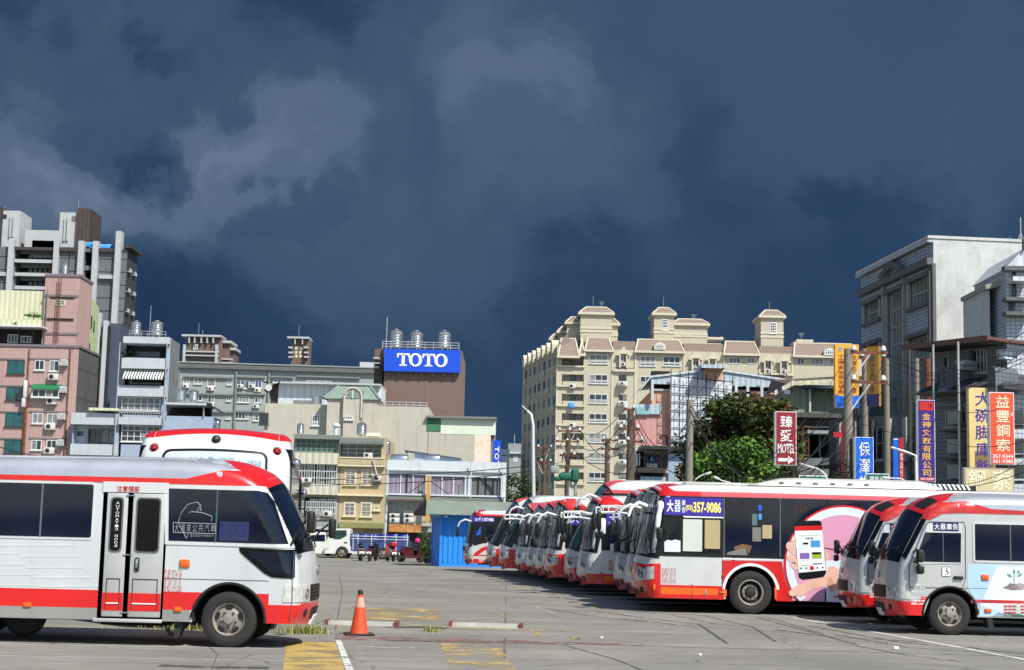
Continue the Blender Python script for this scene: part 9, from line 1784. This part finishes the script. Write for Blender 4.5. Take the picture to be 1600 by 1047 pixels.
for (a, b_, s_) in [((1326, 551, 63), (1150, 756, 48), .6), ((1345, 551, 63), (1190, 757, 48), .5), ((1365, 551, 63), (1225, 757, 48), .5), ((1386, 551, 63), (1262, 757, 46), .5), ((1340, 597, 63), (1200, 720, 50), .4), ((1386, 597, 63), (1255, 745, 48), .4), ((1366, 597, 63), (1215, 745, 48), .5),
    ((1610, 512, 40), (1384, 600, 66), .5), ((1610, 538, 40), (1450, 622, 66), .4), ((1610, 560, 45), (1386, 552, 63), .8), ((1610, 555, 45), (1386, 560, 63), .6), ((1386, 600, 63), (1560, 640, 58), .5), ((1386, 556, 63), (1450, 566, 68), .1), ((1600, 600, 52), (1386, 570, 64), .4), ((1340, 660, 60), (1470, 690, 58), .1), ((1470, 690, 58), (1600, 690, 55), .2), ((1600, 720, 50), (1462, 757, 56), .3), ((1462, 632, 58), (1512, 633, 58), .0), ((1350, 745, 56), (1600, 738, 50), .5),
    ((1078, 650, 82), (992, 641, 96), 2.0), ((1078, 665, 82), (1000, 671, 96), 1.6), ((1078, 690, 82), (980, 690, 96), 1.2), ((1078, 640, 82), (1326, 640, 63), 3.2), ((1078, 655, 82), (1326, 660, 63), 3.6), ((1078, 690, 82), (1326, 700, 63), 1.5), ((985, 640, 96), (950, 690, 120), .8), ((1000, 671, 96), (940, 688, 120), .9), ((966, 671, 96), (900, 690, 125), 1.0), ((975, 640, 96), (905, 674, 125), .8), ((949, 688, 120), (888, 712, 125), .7), ((888, 674, 125), (851, 700, 140), .8), ((905, 690, 125), (860, 722, 140), .7), ((872, 674, 125), (838, 700, 140), .8), ((868, 690, 125), (790, 760, 150), .8), ((888, 690, 125), (985, 740, 96), .8), ((908, 674, 125), (985, 700, 96), 1.2), ((1000, 690, 96), (1078, 745, 82), .5), ((985, 655, 96), (1045, 730, 82), .4), ((1078, 640, 82), (1160, 745, 60), .5), ((1078, 632, 82), (1190, 700, 70), .8)]:
    cable(Q3(*a), Q3(*b_), s_, .013 if a[2] < 70 else .025)
for (a, b_, s_) in [((602, 741, 106), (835, 727, 106), .15), ((520, 757, 106), (835, 735, 106), .25), ((500, 750, 105), (602, 741, 106), .1)]:
    cable(Q3(*a), Q3(*b_), s_, .03, 'thin black cable crossing the front of the low white building', 'cables by the white building')
cable(Q3(-5, 697, 60), Q3(60, 712, 60), .05, .02, 'black cable above the roof of the left minibus', None)
def tangle():
    p = P(1330, 745, 62); m = MB()
    for i in range(16): a = random.uniform(0, 6.28); pts = [Vector((random.gauss(0, .5), random.gauss(0, .1), random.gauss(0, .35)+.1*k)) for k in range(4)]; m.tube(pts, .02, 'cable', 4, False)
    o = m.build('cable_bundle', None, p); tag(o, 'tangled bundle of black cables at the foot of the tall concrete pole', 'cable')
tangle()
# ================================================================== trees
def tree(px, py_top, Y, rad, H0, label, mats_, n, clumps, size=.30):
    p = P(px, py_top, Y); t = thing('tree', label, 'tree', (p.x, Y, 0), 0, 'trees behind the advert bus'); H = p.z; b = MB(); b.tube([(0, 0, 0), (.1, 0, H*.3), (-.1, 0, H*.55)], .28, 'bark', 8, True, .16)
    for k in range(7): a = k*.9; b.tube([(0, 0, H*.35), (math.cos(a)*rad*.4, math.sin(a)*rad*.4, H*.6), (math.cos(a)*rad*.7, math.sin(a)*rad*.6, H*.78)], .12, 'bark', 6, True, .03)
    b.build('trunk', t); b = MB(); rnd = random.Random(px)
    for k in range(clumps):
        a = rnd.uniform(0, 6.28); rr = rad*math.sqrt(rnd.random())*.82; zc = H0+(H-H0)*(rnd.random()**.8); f = math.sqrt(max(.05, 1-((zc-H0)/(H-H0+.01)*1.0-.25)**2*1.1)); c = (math.cos(a)*rr*f, math.sin(a)*rr*f*.7, min(zc, H-.5)); s_ = rnd.uniform(.7, 1.25); mm = mats_[int(rnd.random()*len(mats_))]; leaves(b, c, (s_*1.1, s_*1.0, s_*.8), n//clumps, size, mm, .35)
    b.build('crown', t)
tree(1160, 627, 89, 3.5, 3.6, 'broad tree with rust brown young leaves, right of the lattice billboard', [['leaf_rust', 'leaf_dark'], ['leaf_dark', 'leaf_olive'], ['leaf_rust', 'leaf_olive', 'leaf_dark'], ['leaf_mid', 'leaf_dark']], 17000, 75)
tree(1118, 668, 90, 2.3, 3.0, 'lower rust brown tree leaning left towards the lattice billboard', [['leaf_rust', 'leaf_olive'], ['leaf_rust', 'leaf_dark'], ['leaf_olive', 'leaf_dark']], 8000, 40)
tree(1199, 630, 87, 2.0, 3.4, 'olive green tree directly left of the red motel sign', [['leaf_olive', 'leaf_dark'], ['leaf_mid', 'leaf_olive'], ['leaf_rust', 'leaf_olive']], 7000, 34)
tree(1150, 692, 84, 2.6, 2.6, 'fresh green bushy tree low behind the bus roof', [['leaf_mid', 'leaf_light'], ['leaf_mid', 'leaf_dark'], ['leaf_light', 'leaf_mid']], 13000, 55, .24); tree(1196, 712, 86, 1.6, 2.6, 'small dark green bush at the foot of the red motel sign', [['leaf_mid', 'leaf_dark'], ['leaf_olive', 'leaf_dark']], 5000, 24, .24)
tree(766, 735, 128, 1.2, 2.5, 'small dark tree by the upright blue sign', [['leaf_dark', 'leaf_olive']], 1500, 12); tree(812, 742, 130, 1.3, 3.0, 'dull green tree in the gap left of the cream building', [['leaf_dark', 'leaf_olive']], 1500, 12)
bpy.data.scenes.remove(TS)
